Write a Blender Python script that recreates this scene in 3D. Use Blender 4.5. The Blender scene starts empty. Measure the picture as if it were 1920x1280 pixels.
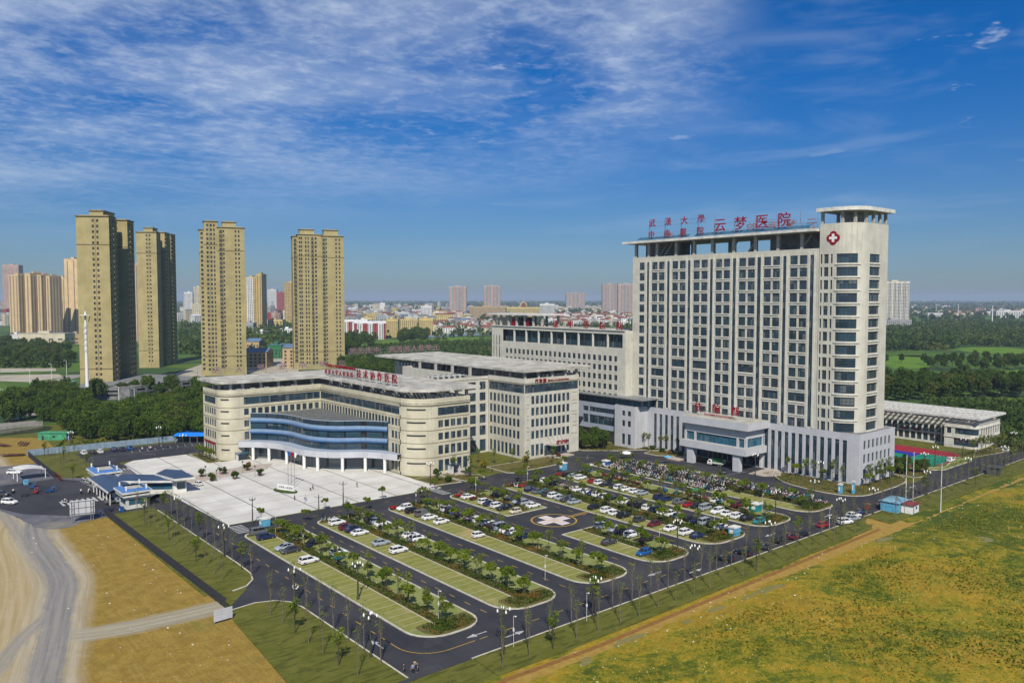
import bpy, bmesh, math, random
import numpy as np
from mathutils import Vector, Matrix
random.seed(7); np.random.seed(7)
R = math.radians
S = bpy.context.scene
col = S.collection
# ---------------------------------------------------------------- camera
CAMH = 60.0
HEAD = R(50.1); PIT = math.atan(80/1493.33)
cd = bpy.data.cameras.new('camera'); cam = bpy.data.objects.new('camera', cd); col.objects.link(cam)
cam.location = (0, 0, CAMH); cam.rotation_euler = (R(90)-PIT, 0, HEAD-R(90))
cd.sensor_width = 36; cd.lens = 28; cd.clip_start = 1; cd.clip_end = 40000
S.camera = cam
# ---------------------------------------------------------------- exposure
S.view_settings.view_transform = 'Standard'; S.view_settings.look = 'None'
S.view_settings.exposure = 0.14; S.view_settings.gamma = 1
# ---------------------------------------------------------------- sun
SUN_EL = 45.0; SUN_DIR = 233.0           # where the sun stands, degrees from +X
sd = bpy.data.lights.new('sun', 'SUN'); so = bpy.data.objects.new('sun', sd); col.objects.link(so)
sd.energy = 4.9; sd.angle = R(0.5); sd.color = (1, .93, .81)
sv = Vector((math.cos(R(SUN_EL))*math.cos(R(SUN_DIR)), math.cos(R(SUN_EL))*math.sin(R(SUN_DIR)), math.sin(R(SUN_EL))))
so.rotation_euler = sv.to_track_quat('Z', 'Y').to_euler(); so.location = (0, 0, 300)
# ---------------------------------------------------------------- world
class NT:
    def __init__(s, nt): s.t = nt; nt.nodes.clear()
    def n(s, ty, **k):
        o = s.t.nodes.new(ty)
        for a, b in k.items(): setattr(o, a, b)
        return o
    def put(s, sock, v):
        if v is None: return
        if isinstance(v, bpy.types.NodeSocket): s.t.links.new(v, sock)
        elif isinstance(v, (tuple, list)) and len(v) == 3 and len(sock.default_value) == 4: sock.default_value = (*v, 1)
        else: sock.default_value = v
    def math(s, op, a, b=None, c=None, clamp=False):
        o = s.n('ShaderNodeMath', operation=op, use_clamp=clamp)
        s.put(o.inputs[0], a)
        if b is not None: s.put(o.inputs[1], b)
        if c is not None: s.put(o.inputs[2], c)
        return o.outputs[0]
    def mix(s, f, a, b, mode='MIX'):
        o = s.n('ShaderNodeMix', data_type='RGBA', blend_type=mode)
        s.put(o.inputs[0], f); s.put(o.inputs[6], a); s.put(o.inputs[7], b); return o.outputs[2]
    def noise(s, vec, scale, detail=3, rough=.55, dist=0, out=0):
        o = s.n('ShaderNodeTexNoise'); s.put(o.inputs['Vector'], vec)
        o.inputs['Scale'].default_value = scale; o.inputs['Detail'].default_value = detail
        o.inputs['Roughness'].default_value = rough; o.inputs['Distortion'].default_value = dist
        return o.outputs[out]
    def ramp(s, f, a, b):           # smooth step of f between a and b
        o = s.n('ShaderNodeMapRange', interpolation_type='SMOOTHSTEP')
        s.put(o.inputs[0], f); o.inputs[1].default_value = a; o.inputs[2].default_value = b; return o.outputs[0]
    def sep(s, v):
        o = s.n('ShaderNodeSeparateXYZ'); s.put(o.inputs[0], v); return o.outputs
    def comb(s, x, y, z):
        o = s.n('ShaderNodeCombineXYZ')
        for i, v in enumerate((x, y, z)): s.put(o.inputs[i], v)
        return o.outputs[0]
    def vmath(s, op, a, b=None):
        o = s.n('ShaderNodeVectorMath', operation=op); s.put(o.inputs[0], a)
        if b is not None: s.put(o.inputs[1], b)
        return o.outputs['Value'] if op in ('DOT_PRODUCT', 'LENGTH') else o.outputs[0]
W = bpy.data.worlds.new('World'); S.world = W; W.use_nodes = True
def world():
    t = NT(W.node_tree)
    sky = t.n('ShaderNodeTexSky', sky_type='NISHITA', sun_disc=False, sun_elevation=R(SUN_EL),
              sun_rotation=R(90-SUN_DIR), altitude=100, air_density=1.0, dust_density=0.6, ozone_density=3.0)
    d = t.vmath('NORMALIZE', t.n('ShaderNodeTexCoord').outputs['Generated'])
    x, y, z = t.sep(d)
    fw = t.vmath('DOT_PRODUCT', d, (math.cos(HEAD), math.sin(HEAD), 0))
    rt = t.vmath('DOT_PRODUCT', d, (math.sin(HEAD), -math.cos(HEAD), 0))
    az = t.math('ARCTAN2', rt, fw)
    # deeper blue than the plain model, grading to grey-blue at the horizon
    hz = t.ramp(z, -0.03, 0.30)
    tint = t.mix(hz, (0.47, 0.61, 0.81), (0.03, 0.50, 1.06))
    base = t.mix(1, sky.outputs[0], tint, 'MULTIPLY')
    # clouds on a plane high above
    zz = t.math('ADD', t.math('MAXIMUM', z, 0.0), 0.06)
    p = t.comb(t.math('DIVIDE', x, zz), t.math('DIVIDE', y, zz), 0)
    big = t.noise(p, 0.55, 3, .5, .3)
    rip = t.noise(p, 9.0, 4, .6, .25)
    fin = t.noise(p, 22, 3, .65, .2)
    veil = t.noise(p, 1.1, 4, .55, .5)
    # the cloud sheet lies to the upper left, ends along a slanting edge on the right
    edge = t.math('SUBTRACT', t.math('ADD', az, t.math('MULTIPLY', t.math('SUBTRACT', big, .5), .30)), t.math('MULTIPLY', z, 0.55))
    m = t.math('SUBTRACT', 1, t.ramp(edge, -0.04, 0.20))
    low = t.ramp(t.math('SUBTRACT', z, t.math('MULTIPLY', t.math('ADD', az, .2), .10)), 0.07, 0.24)
    mask = t.math('MULTIPLY', m, low)
    tex = t.math('ADD', t.math('MULTIPLY', rip, .75), t.math('MULTIPLY', fin, .3))
    puff = t.ramp(t.math('ADD', tex, t.math('MULTIPLY', big, .45)), 0.60, 1.0)
    vv = t.math('MULTIPLY', t.ramp(t.math('ADD', t.math('MULTIPLY', veil, .6), t.math('MULTIPLY', big, .4)), .36, .64), .50)
    dens = t.math('MULTIPLY', mask, t.math('ADD', t.math('MULTIPLY', puff, .40), vv), clamp=True)
    # a few detached puffs to the right
    sc = t.ramp(t.math('ADD', t.math('MULTIPLY', t.noise(p, 3.1, 4, .6, .4), 1.0), t.math('MULTIPLY', rip, .25)), 0.76, 0.86)
    dens2 = t.math('MULTIPLY', t.math('MULTIPLY', sc, t.ramp(z, .1, .25)), .5)
    dens = t.math('MAXIMUM', dens, dens2)
    # thin low veil
    lv = t.math('MULTIPLY', t.math('MULTIPLY', t.ramp(t.noise(t.comb(t.math('MULTIPLY', az, 3), t.math('MULTIPLY', z, 16), 2), 1.6, 4, .6, .6), .45, .75), .16), t.ramp(z, .02, .12))
    dens = t.math('MAXIMUM', dens, lv)
    c = t.mix(dens, base, (6.6, 7.7, 9.6))
    bg = t.n('ShaderNodeBackground'); t.put(bg.inputs[0], c); bg.inputs[1].default_value = 0.075
    t.put(t.n('ShaderNodeOutputWorld').inputs[0], bg.outputs[0])
world()
# ---------------------------------------------------------------- map helper: a photo pixel to the metre grid on the ground
def ray(px, py):
    r = (px-960)/1493.33; u = -(py-640)/1493.33
    f = math.cos(PIT)+u*math.sin(PIT); z = u*math.cos(PIT)-math.sin(PIT)
    return (f*math.cos(HEAD)+r*math.sin(HEAD), f*math.sin(HEAD)-r*math.cos(HEAD), z)
def gp(px, py, z=0.0):
    d = ray(px, py); t = (z-CAMH)/d[2]; return (d[0]*t, d[1]*t)
def ht(py, X, Y):
    D = X*math.cos(HEAD)+Y*math.sin(HEAD); u = -(py-640)/1493.33
    return CAMH+(u*math.cos(PIT)-math.sin(PIT))/(math.cos(PIT)+u*math.sin(PIT))*D
def fr(x0, y0, s): return lambda x, y: (x0+x/s, y0+y/s)
# ---------------------------------------------------------------- materials
MAT = {}
def mat(name, c, rough=.8, var=.15, scale=1.0, c2=None, spec=.3, metal=0, bump=0, joints=None, per_obj=0, detail=4, grime=0):
    """plain surface: colour c varied by noise (towards c2), optional panel joints (du, dz, width, darkness)"""
    m = bpy.data.materials.new(name); m.use_nodes = True; t = NT(m.node_tree)
    tc = t.n('ShaderNodeTexCoord').outputs['Object']
    b = t.n('ShaderNodeBsdfPrincipled'); n = t.noise(tc, scale, detail)
    c2 = c2 or tuple(v*(1-var*2) for v in c)
    cc = t.mix(t.ramp(n, .3, .7), tuple(min(1, v*(1+var*.5)) for v in c), c2)
    if joints:
        du, dz, w, dk = joints
        x, y, z = t.sep(tc)
        a = t.math('PINGPONG', t.math('ADD', x, y), du/2); bb = t.math('PINGPONG', z, dz/2)
        j = t.math('MAXIMUM', t.math('LESS_THAN', a, w), t.math('LESS_THAN', bb, w))
        cc = t.mix(t.math('MULTIPLY', j, dk), cc, tuple(v*.45 for v in c))
        cell = t.n('ShaderNodeTexWhiteNoise')
        t.put(cell.inputs[0], t.comb(t.math('FLOOR', t.math('DIVIDE', t.math('ADD', x, y), du)), 0, t.math('FLOOR', t.math('DIVIDE', z, dz))))
        cc = t.mix(t.math('MULTIPLY', cell.outputs[0], .10), cc, tuple(v*.6 for v in c))
    if per_obj:
        oi = t.n('ShaderNodeObjectInfo').outputs['Random']
        cc = t.mix(t.math('MULTIPLY', oi, per_obj), cc, tuple(v*.5 for v in c))
    if grime:
        x, y, z = t.sep(tc); g = t.noise(t.comb(t.math('MULTIPLY', t.math('ADD', x, y), 1.1), 0, t.math('MULTIPLY', z, .07)), 1.0, 5, .7)
        cc = t.mix(t.math('MULTIPLY', t.ramp(g, .48, .72), grime), cc, tuple(v*.55 for v in c))
    t.put(b.inputs['Base Color'], cc); b.inputs['Roughness'].default_value = rough
    b.inputs['Specular IOR Level'].default_value = spec; b.inputs['Metallic'].default_value = metal
    if bump:
        bp = t.n('ShaderNodeBump'); bp.inputs['Strength'].default_value = bump; t.put(bp.inputs['Height'], t.noise(tc, scale*5, 5)); t.put(b.inputs['Normal'], bp.outputs[0])
    t.put(t.n('ShaderNodeOutputMaterial').inputs[0], b.outputs[0]); MAT[name] = m; return m
def glassmat(name, c, c2, rough=.06, per=True, grid=None, spec=.7):
    m = bpy.data.materials.new(name); m.use_nodes = True; t = NT(m.node_tree)
    tc = t.n('ShaderNodeTexCoord').outputs['Object']; b = t.n('ShaderNodeBsdfPrincipled')
    oi = t.n('ShaderNodeObjectInfo').outputs['Random']
    wn = t.n('ShaderNodeTexWhiteNoise'); x, y, z = t.sep(tc)
    t.put(wn.inputs[0], t.comb(t.math('FLOOR', t.math('DIVIDE', t.math('ADD', x, y), 1.5)), oi, t.math('FLOOR', t.math('DIVIDE', z, 2.1))))
    cc = t.mix(wn.outputs[0], c, c2)
    w2 = t.n('ShaderNodeTexWhiteNoise'); t.put(w2.inputs[0], t.comb(t.math('FLOOR', t.math('DIVIDE', t.math('ADD', x, y), .75)), t.math('MULTIPLY', oi, 7.3), t.math('FLOOR', t.math('DIVIDE', z, 2.1))))
    cc = t.mix(t.math('MULTIPLY', t.math('GREATER_THAN', w2.outputs[0], .87), .55), cc, (.16, .18, .18))
    if grid:
        a = t.math('PINGPONG', t.math('ADD', x, y), grid[0]/2); bb = t.math('PINGPONG', z, grid[1]/2)
        j = t.math('MAXIMUM', t.math('LESS_THAN', a, .08), t.math('LESS_THAN', bb, .07))
        cc = t.mix(j, cc, (.012, .014, .018))
    t.put(b.inputs['Base Color'], cc); b.inputs['Roughness'].default_value = rough
    b.inputs['Specular IOR Level'].default_value = spec
    bp = t.n('ShaderNodeBump'); bp.inputs['Strength'].default_value = .06; t.put(bp.inputs['Height'], t.noise(tc, .35, 2)); t.put(b.inputs['Normal'], bp.outputs[0])
    t.put(t.n('ShaderNodeOutputMaterial').inputs[0], b.outputs[0]); MAT[name] = m; return m
def leafmat(name, c, c2, c3=None, scale=.6, per=.35):
    m = bpy.data.materials.new(name); m.use_nodes = True; t = NT(m.node_tree)
    tc = t.n('ShaderNodeTexCoord').outputs['Object']; oi = t.n('ShaderNodeObjectInfo')
    v = t.vmath('ADD', tc, oi.outputs['Location'])
    cc = t.mix(t.ramp(t.noise(v, scale, 4, .65), .35, .65), c, c2)
    if c3: cc = t.mix(t.ramp(t.noise(v, scale*.33, 3, .5), .52, .66), cc, c3)
    cc = t.mix(t.math('MULTIPLY', oi.outputs['Random'], per), cc, tuple(q*.55 for q in c))
    d = t.n('ShaderNodeBsdfDiffuse'); t.put(d.inputs[0], cc); tr = t.n('ShaderNodeBsdfTranslucent'); t.put(tr.inputs[0], cc)
    ms = t.n('ShaderNodeMixShader'); ms.inputs[0].default_value = .25; t.put(ms.inputs[1], d.outputs[0]); t.put(ms.inputs[2], tr.outputs[0])
    t.put(t.n('ShaderNodeOutputMaterial').inputs[0], ms.outputs[0]); MAT[name] = m; return m
mat('cream', (.55, .53, .455), .75, .07, .25, joints=(1.2, .62, .022, .35), grime=.35)
mat('cream_warm', (.555, .515, .385), .75, .09, .2, joints=(1.1, .58, .02, .35), grime=.35)
mat('cream_plain', (.59, .575, .51), .75, .09, .5, grime=.3)
mat('podium', (.48, .49, .52), .6, .05, .3, joints=(1.5, .75, .025, .35), grime=.25)
mat('bluegrey', (.33, .38, .47), .45, .05, .3, joints=(1.6, 9, .03, .4))
mat('concrete', (.40, .385, .34), .85, .14, .35)
mat('louver', (.50, .485, .43), .85, .2, .25, grime=.4)
mat('roofgrey', (.20, .20, .20), .9, .2, .4)
mat('dark', (.03, .032, .036), .7, .2, 1)
mat('frame', (.045, .05, .055), .5, .1, 1)
mat('frame_white', (.6, .6, .6), .5, .05, 1)
mat('white', (.72, .72, .70), .55, .05, 1)
mat('offwhite', (.60, .59, .55), .7, .12, .6)
mat('red_sign', (.27, .004, .016), .45, .1, 1)
mat('red_back', (.30, .17, .19), .7, .2, 1)
mat('steel', (.30, .31, .32), .5, .2, 2, metal=.4)
mat('steel_dark', (.075, .08, .07), .6, .2, 2)
mat('bluepale', (.20, .29, .43), .4, .06, .4, joints=(1.3, 9, .03, .4)); mat('hall_glass', (.13, .14, .13), .5, .2, .8, joints=(1.6, 90, .05, .6))
mat('bluefascia', (.055, .135, .28), .4, .06, .4)
mat('tan', (.375, .31, .145), .85, .09, .12, joints=(1.75, 1.75, .035, .3), grime=.3)
mat('tan_trim', (.20, .165, .085), .85, .1, .5)
glassmat('glass', (.012, .024, .038), (.03, .062, .09))
glassmat('glass_blue', (.02, .075, .12), (.03, .12, .18))
glassmat('glass_atrium', (.012, .032, .05), (.025, .06, .085), grid=(1.5, 2.3))
glassmat('glass_dim', (.02, .022, .024), (.055, .055, .05), rough=.25, spec=.4)
# ---------------------------------------------------------------- object helpers
def tag(o, label=None, cat=None, group=None, kind=None):
    if label: o['label'] = label
    if cat: o['category'] = cat
    if group: o['group'] = group
    if kind: o['kind'] = kind
    return o
def empty(name, loc=(0, 0, 0), rz=0, label=None, cat=None, group=None):
    o = bpy.data.objects.new(name, None); o.empty_display_size = .5; col.objects.link(o)
    o.location = loc; o.rotation_euler.z = rz; tag(o, label, cat, group); return o
def link(name, me, parent=None, loc=None, rz=None):
    o = bpy.data.objects.new(name, me); col.objects.link(o); o.parent = parent
    if loc is not None: o.location = loc
    if rz is not None: o.rotation_euler.z = rz
    return o
def copy_tree(o, parent=None):
    c = o.copy(); col.objects.link(c); c.parent = parent
    for ch in o.children: copy_tree(ch, c)
    return c
class MB:
    def __init__(s): s.v = []; s.f = []; s.m = []; s.mats = []
    def mi(s, m):
        m = MAT[m] if isinstance(m, str) else m
        if m not in s.mats: s.mats.append(m)
        return s.mats.index(m)
    def face(s, pts, m):
        i = len(s.v); s.v.extend(pts); s.f.append(tuple(range(i, i+len(pts)))); s.m.append(s.mi(m))
    def box(s, x0, x1, y0, y1, z0, z1, m, top=None):
        p = [(x0, y0, z0), (x1, y0, z0), (x1, y1, z0), (x0, y1, z0), (x0, y0, z1), (x1, y0, z1), (x1, y1, z1), (x0, y1, z1)]
        i = len(s.v); s.v.extend(p); k = s.mi(m)
        for q in ((0, 3, 2, 1), (0, 1, 5, 4), (1, 2, 6, 5), (2, 3, 7, 6), (3, 0, 4, 7)): s.f.append(tuple(i+a for a in q)); s.m.append(k)
        s.f.append(tuple(i+a for a in (4, 5, 6, 7))); s.m.append(s.mi(top) if top else k)
    def prism(s, poly, z0, z1, m, top=None):
        n = len(poly); a = sum(poly[i][0]*poly[(i+1) % n][1]-poly[(i+1) % n][0]*poly[i][1] for i in range(n))
        if a < 0: poly = poly[::-1]
        i = len(s.v); s.v.extend([(p[0], p[1], z0) for p in poly]); s.v.extend([(p[0], p[1], z1) for p in poly]); k = s.mi(m)
        for j in range(n):
            q = (j+1) % n; s.f.append((i+j, i+q, i+n+q, i+n+j)); s.m.append(k)
        s.f.append(tuple(i+n+j for j in range(n))); s.m.append(s.mi(top) if top else k)
        s.f.append(tuple(i+j for j in reversed(range(n)))); s.m.append(k)
    def bar(s, a, b, w, m, h=None):
        a = Vector(a); b = Vector(b); d = b-a; L = d.length
        if L < 1e-6: return
        d /= L; u = d.cross(Vector((0, 0, 1)))
        if u.length < .01: u = Vector((1, 0, 0))
        u.normalize(); w2 = u.cross(d); h = h or w
        q = [a+u*(i*w/2)+w2*(j*h/2) for i, j in ((-1, -1), (1, -1), (1, 1), (-1, 1))]; q += [p+d*L for p in q]
        i = len(s.v); s.v.extend([tuple(p) for p in q]); k = s.mi(m)
        for f in ((0, 1, 5, 4), (1, 2, 6, 5), (2, 3, 7, 6), (3, 0, 4, 7), (4, 5, 6, 7), (3, 2, 1, 0)): s.f.append(tuple(i+c for c in f)); s.m.append(k)
    def tube(s, pts, r, m, n=8):
        """tapered tube through pts with radii r (list)"""
        k = s.mi(m); i0 = len(s.v); P = [Vector(p) for p in pts]
        for j, p in enumerate(P):
            d = (P[min(j+1, len(P)-1)]-P[max(j-1, 0)]).normalized(); u = d.cross(Vector((0, 0, 1)))
            if u.length < .05: u = Vector((1, 0, 0))
            u.normalize(); w = d.cross(u)
            for a in range(n):
                t = 2*math.pi*a/n; s.v.append(tuple(p+(u*math.cos(t)+w*math.sin(t))*r[j]))
        for j in range(len(P)-1):
            for a in range(n):
                b = (a+1) % n; s.f.append((i0+j*n+a, i0+j*n+b, i0+(j+1)*n+b, i0+(j+1)*n+a)); s.m.append(k)
        s.f.append(tuple(i0+(len(P)-1)*n+a for a in range(n))); s.m.append(k)
        s.f.append(tuple(i0+a for a in reversed(range(n)))); s.m.append(k)
    def lathe(s, c, prof, m, n=10):
        k = s.mi(m); i0 = len(s.v)
        for r, z in prof:
            for a in range(n):
                t = 2*math.pi*a/n; s.v.append((c[0]+r*math.cos(t), c[1]+r*math.sin(t), c[2]+z))
        for j in range(len(prof)-1):
            for a in range(n):
                b = (a+1) % n; s.f.append((i0+j*n+a, i0+j*n+b, i0+(j+1)*n+b, i0+(j+1)*n+a)); s.m.append(k)
        s.f.append(tuple(i0+(len(prof)-1)*n+a for a in range(n))); s.m.append(k)
        s.f.append(tuple(i0+a for a in reversed(range(n)))); s.m.append(k)
    def mesh(s, name):
        me = bpy.data.meshes.new(name); me.from_pydata(s.v, [], s.f)
        for m in s.mats: me.materials.append(m)
        me.polygons.foreach_set('material_index', s.m); me.update(); return me
    def build(s, name, parent=None, smooth=False, **k):
        me = s.mesh(name)
        if smooth: me.shade_smooth()
        o = link(name, me, parent); tag(o, **k); return o
# path walls: a path runs with the outside on its right hand
def seglen(P): 
    o = [0.0]
    for a, b in zip(P, P[1:]): o.append(o[-1]+math.hypot(b[0]-a[0], b[1]-a[1]))
    return o
def at_s(P, L, s):
    s = min(max(s, 0), L[-1])
    for i in range(len(P)-1):
        if s <= L[i+1]+1e-9:
            t = (s-L[i])/max(L[i+1]-L[i], 1e-9); a, b = P[i], P[i+1]
            d = ((b[0]-a[0])/max(L[i+1]-L[i], 1e-9), (b[1]-a[1])/max(L[i+1]-L[i], 1e-9))
            return (a[0]+(b[0]-a[0])*t, a[1]+(b[1]-a[1])*t), d
    return P[-1], (1, 0)
def off(P, d, closed=False):
    """shift a path outward (to its right) by d"""
    n = len(P); o = []
    for i in range(n):
        if closed: a, b, c = P[i-1], P[i], P[(i+1) % n]
        else: a, b, c = P[max(i-1, 0)], P[i], P[min(i+1, n-1)]
        def nr(p, q):
            dx, dy = q[0]-p[0], q[1]-p[1]; l = math.hypot(dx, dy)
            return None if l < 1e-9 else (dy/l, -dx/l)
        n1, n2 = nr(a, b), nr(b, c)
        if n1 is None: n1 = n2
        if n2 is None: n2 = n1
        mx, my = n1[0]+n2[0], n1[1]+n2[1]; q = max(n1[0]*mx+n1[1]*my, .3)
        o.append((b[0]+mx*d/q, b[1]+my*d/q))
    return o
def wall(mb, P, z0, z1, m, holes=(), depth=.3, rm=None):
    L = seglen(P); ss = sorted(set([round(s, 4) for s in L]+[round(v, 4) for h in holes for v in h[:2]]))
    zs = sorted(set([z0, z1]+[v for h in holes for v in h[2:4]]))
    Q = off(P, -depth); LQ = seglen(Q)
    pos = {s: at_s(P, L, s)[0] for s in ss}
    def inner(s, seg):
        (x, y), d = at_s(P, L, (s+seg)/2 if False else s)
        _, d = at_s(P, L, seg); return (x-d[1]*depth, y+d[0]*depth)
    rm = rm or m
    def inh(s, z): 
        for h in holes:
            if h[0]-1e-6 < s < h[1]+1e-6 and h[2]-1e-6 < z < h[3]+1e-6: return True
        return False
    # solid cells merged vertically per column
    for a, b in zip(ss, ss[1:]):
        if b-a < 1e-4: continue
        mid = (a+b)/2; run = None
        hz = [h for h in holes if h[0]-1e-6 < mid < h[1]+1e-6]
        cuts = sorted([(h[2], h[3]) for h in hz]); z = z0
        pa, pb = pos[a], pos[b]
        for (c0, c1) in cuts+[(z1, z1)]:
            if c0-z > 1e-4: mb.face([(*pa, z), (*pb, z), (*pb, c0), (*pa, c0)], m)
            z = c1
        ia, ib = inner(a, mid), inner(b, mid)
        for (c0, c1) in cuts:
            mb.face([(*pa, c0), (*pb, c0), (*ib, c0), (*ia, c0)], rm)
            mb.face([(*ia, c1), (*ib, c1), (*pb, c1), (*pa, c1)], rm)
    for h in holes:
        for s, sg in ((h[0], h[0]+.001), (h[1], h[1]-.001)):
            p = pos[round(s, 4)]; i = inner(s, sg)
            q = [(*p, h[2]), (*i, h[2]), (*i, h[3]), (*p, h[3])]
            mb.face(q if s == h[0] else q[::-1], rm)
_pc = {}
def pane_mesh(w, h, nx, nz, gm='glass', fm='frame', fw=.07):
    k = (round(w, 2), round(h, 2), nx, nz, gm, fm)
    if k in _pc: return _pc[k]
    mb = MB(); mb.face([(0, 0, 0), (w, 0, 0), (w, 0, h), (0, 0, h)], gm)
    for i in range(nx+1):
        x = min(max(w*i/nx, fw/2), w-fw/2); mb.box(x-fw/2, x+fw/2, -.05, .02, 0, h, fm)
    for i in range(nz+1):
        z = min(max(h*i/nz, fw/2), h-fw/2); mb.box(0, w, -.04, .015, z-fw/2, z+fw/2, fm)
    me = mb.mesh('window'); _pc[k] = me; return me
class Wins:
    """collects the windows of one building; the 100 that show largest become parts, the rest one part"""
    def __init__(s, parent, name='window', cap=100): s.p = parent; s.w = []; s.n = name; s.cap = cap; s.x = []
    def add(s, x, y, z, ang, me, size): s.w.append((x, y, z, ang, me, size))
    def holes(s, P, holes, depth, nx=2, nz=2, gm='glass', fm='frame'):
        L = seglen(P)
        for h in holes:
            (x, y), d = at_s(P, L, h[0]+1e-5); (x2, y2), d2 = at_s(P, L, h[1]-1e-5)
            w, hh = h[1]-h[0], h[3]-h[2]
            if abs(d[0]*d2[1]-d[1]*d2[0]) < .02:
                ax, ay = x-d[1]*(depth-.03), y+d[0]*(depth-.03)
                s.add(ax, ay, h[2], math.atan2(d[1], d[0]), pane_mesh(w, hh, nx if not callable(nx) else nx(w), nz, gm, fm), w*hh)
            else:
                ss = sorted([h[0], h[1]]+[q for q in L if h[0] < q < h[1]]); mb = MB(); pts = []
                for q in ss:
                    (a, b), dd = at_s(P, L, q+(1e-4 if q == h[0] else -1e-4)); pts.append((a-dd[1]*(depth-.03), b+dd[0]*(depth-.03)))
                for a, b in zip(pts, pts[1:]):
                    mb.face([(*a, h[2]), (*b, h[2]), (*b, h[3]), (*a, h[3])], gm)
                n = max(2, round(w/1.3)); LP = seglen(pts)
                for i in range(n+1):
                    (a, b), dd = at_s(pts, LP, LP[-1]*i/n); mb.bar((a+dd[1]*.03, b-dd[0]*.03, h[2]), (a+dd[1]*.03, b-dd[0]*.03, h[3]), .08, fm)
                for z in (h[2]+.04, (h[2]+h[3])/2, h[3]-.04):
                    for a, b in zip(pts, pts[1:]): mb.bar((*a, z), (*b, z), .08, fm)
                s.x.append(mb)
    def done(s, off=(0, 0, 0)):
        def key(w):
            return -w[5]/max(1, (w[0]+off[0])**2+(w[1]+off[1])**2)
        s.w.sort(key=key)
        for mb in s.x: mb.build(s.n, s.p)
        k = s.cap-len(s.x)
        for (x, y, z, a, me, _) in s.w[:k]: link(s.n, me, s.p, (x, y, z), a)
        rest = s.w[k:]
        if rest:
            mb = MB()
            for (x, y, z, a, me, _) in rest:
                ca, sa = math.cos(a), math.sin(a); i = len(mb.v)
                mb.v.extend([(x+v.co.x*ca-v.co.y*sa, y+v.co.x*sa+v.co.y*ca, z+v.co.z) for v in me.vertices])
                mm = [mb.mi(q) for q in me.materials]
                for p in me.polygons: mb.f.append(tuple(i+q for q in p.vertices)); mb.m.append(mm[p.material_index])
            mb.build(s.n, s.p, kind='stuff')
def arc(cx, cy, r, a0, a1, n=8):
    return [(cx+r*math.cos(R(a0+(a1-a0)*i/n)), cy+r*math.sin(R(a0+(a1-a0)*i/n))) for i in range(n+1)]
def text_obj(ch, size, parent, loc, rz, m, ext=.12, name='character', bold=.006, sx=1.0):
    c = bpy.data.curves.new('t', 'FONT'); c.body = ch; c.size = size; c.extrude = ext; c.offset = bold*size*.5
    c.resolution_u = 2
    o = bpy.data.objects.new('t', c); col.objects.link(o); bpy.context.view_layer.update()
    me = bpy.data.meshes.new_from_object(o.evaluated_get(bpy.context.evaluated_depsgraph_get()))
    bpy.data.objects.remove(o); bpy.data.curves.remove(c); me.materials.clear(); me.materials.append(MAT[m])
    r = Matrix.Rotation(R(90), 4, 'X'); me.transform(r)
    if sx != 1: me.transform(Matrix.Scale(sx, 4, (1, 0, 0)))
    return link(name, me, parent, loc, rz)
# ================================================================ GROUND
def groundmat(name, fn):
    m = bpy.data.materials.new(name); m.use_nodes = True; t = NT(m.node_tree)
    pos = t.n('ShaderNodeNewGeometry').outputs['Position']; b = t.n('ShaderNodeBsdfPrincipled')
    c, rg, h = fn(t, pos); t.put(b.inputs['Base Color'], c); b.inputs['Roughness'].default_value = rg; b.inputs['Specular IOR Level'].default_value = .2
    if h is not None:
        bp = t.n('ShaderNodeBump'); bp.inputs['Strength'].default_value = .6; bp.inputs['Distance'].default_value = .25; t.put(bp.inputs['Height'], h); t.put(b.inputs['Normal'], bp.outputs[0])
    t.put(t.n('ShaderNodeOutputMaterial').inputs[0], b.outputs[0]); MAT[name] = m; return m
def line(t, v, per, w, ph=0):
    return t.math('LESS_THAN', t.math('PINGPONG', t.math('ADD', v, ph), per/2), w/2)
def f_land(t, p):
    # far plain: patchwork of paddies, hedgerows, scrub
    vo = t.n('ShaderNodeTexVoronoi', feature='F1'); wp = t.vmath('ADD', p, t.vmath('SCALE', t.noise(p, .01, 2, out=1), None) if False else (0, 0, 0))
    t.put(vo.inputs['Vector'], wp); vo.inputs['Scale'].default_value = .011
    cell = t.sep(vo.outputs['Color'])
    c = t.mix(cell[0], (.055, .11, .012), (.08, .135, .014))
    c = t.mix(t.ramp(cell[1], .55, .7), c, (.035, .075, .016))
    c = t.mix(t.ramp(t.noise(p, .012, 5, .6), .5, .62), c, (.025, .055, .016))
    c = t.mix(t.ramp(t.noise(p, .08, 5, .7), .58, .72), c, (.04, .085, .018))
    c = t.mix(t.ramp(t.noise(p, .035, 3, .6), .66, .72), c, (.20, .16, .085))
    return c, .95, t.noise(p, .5, 4, .7)
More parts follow.
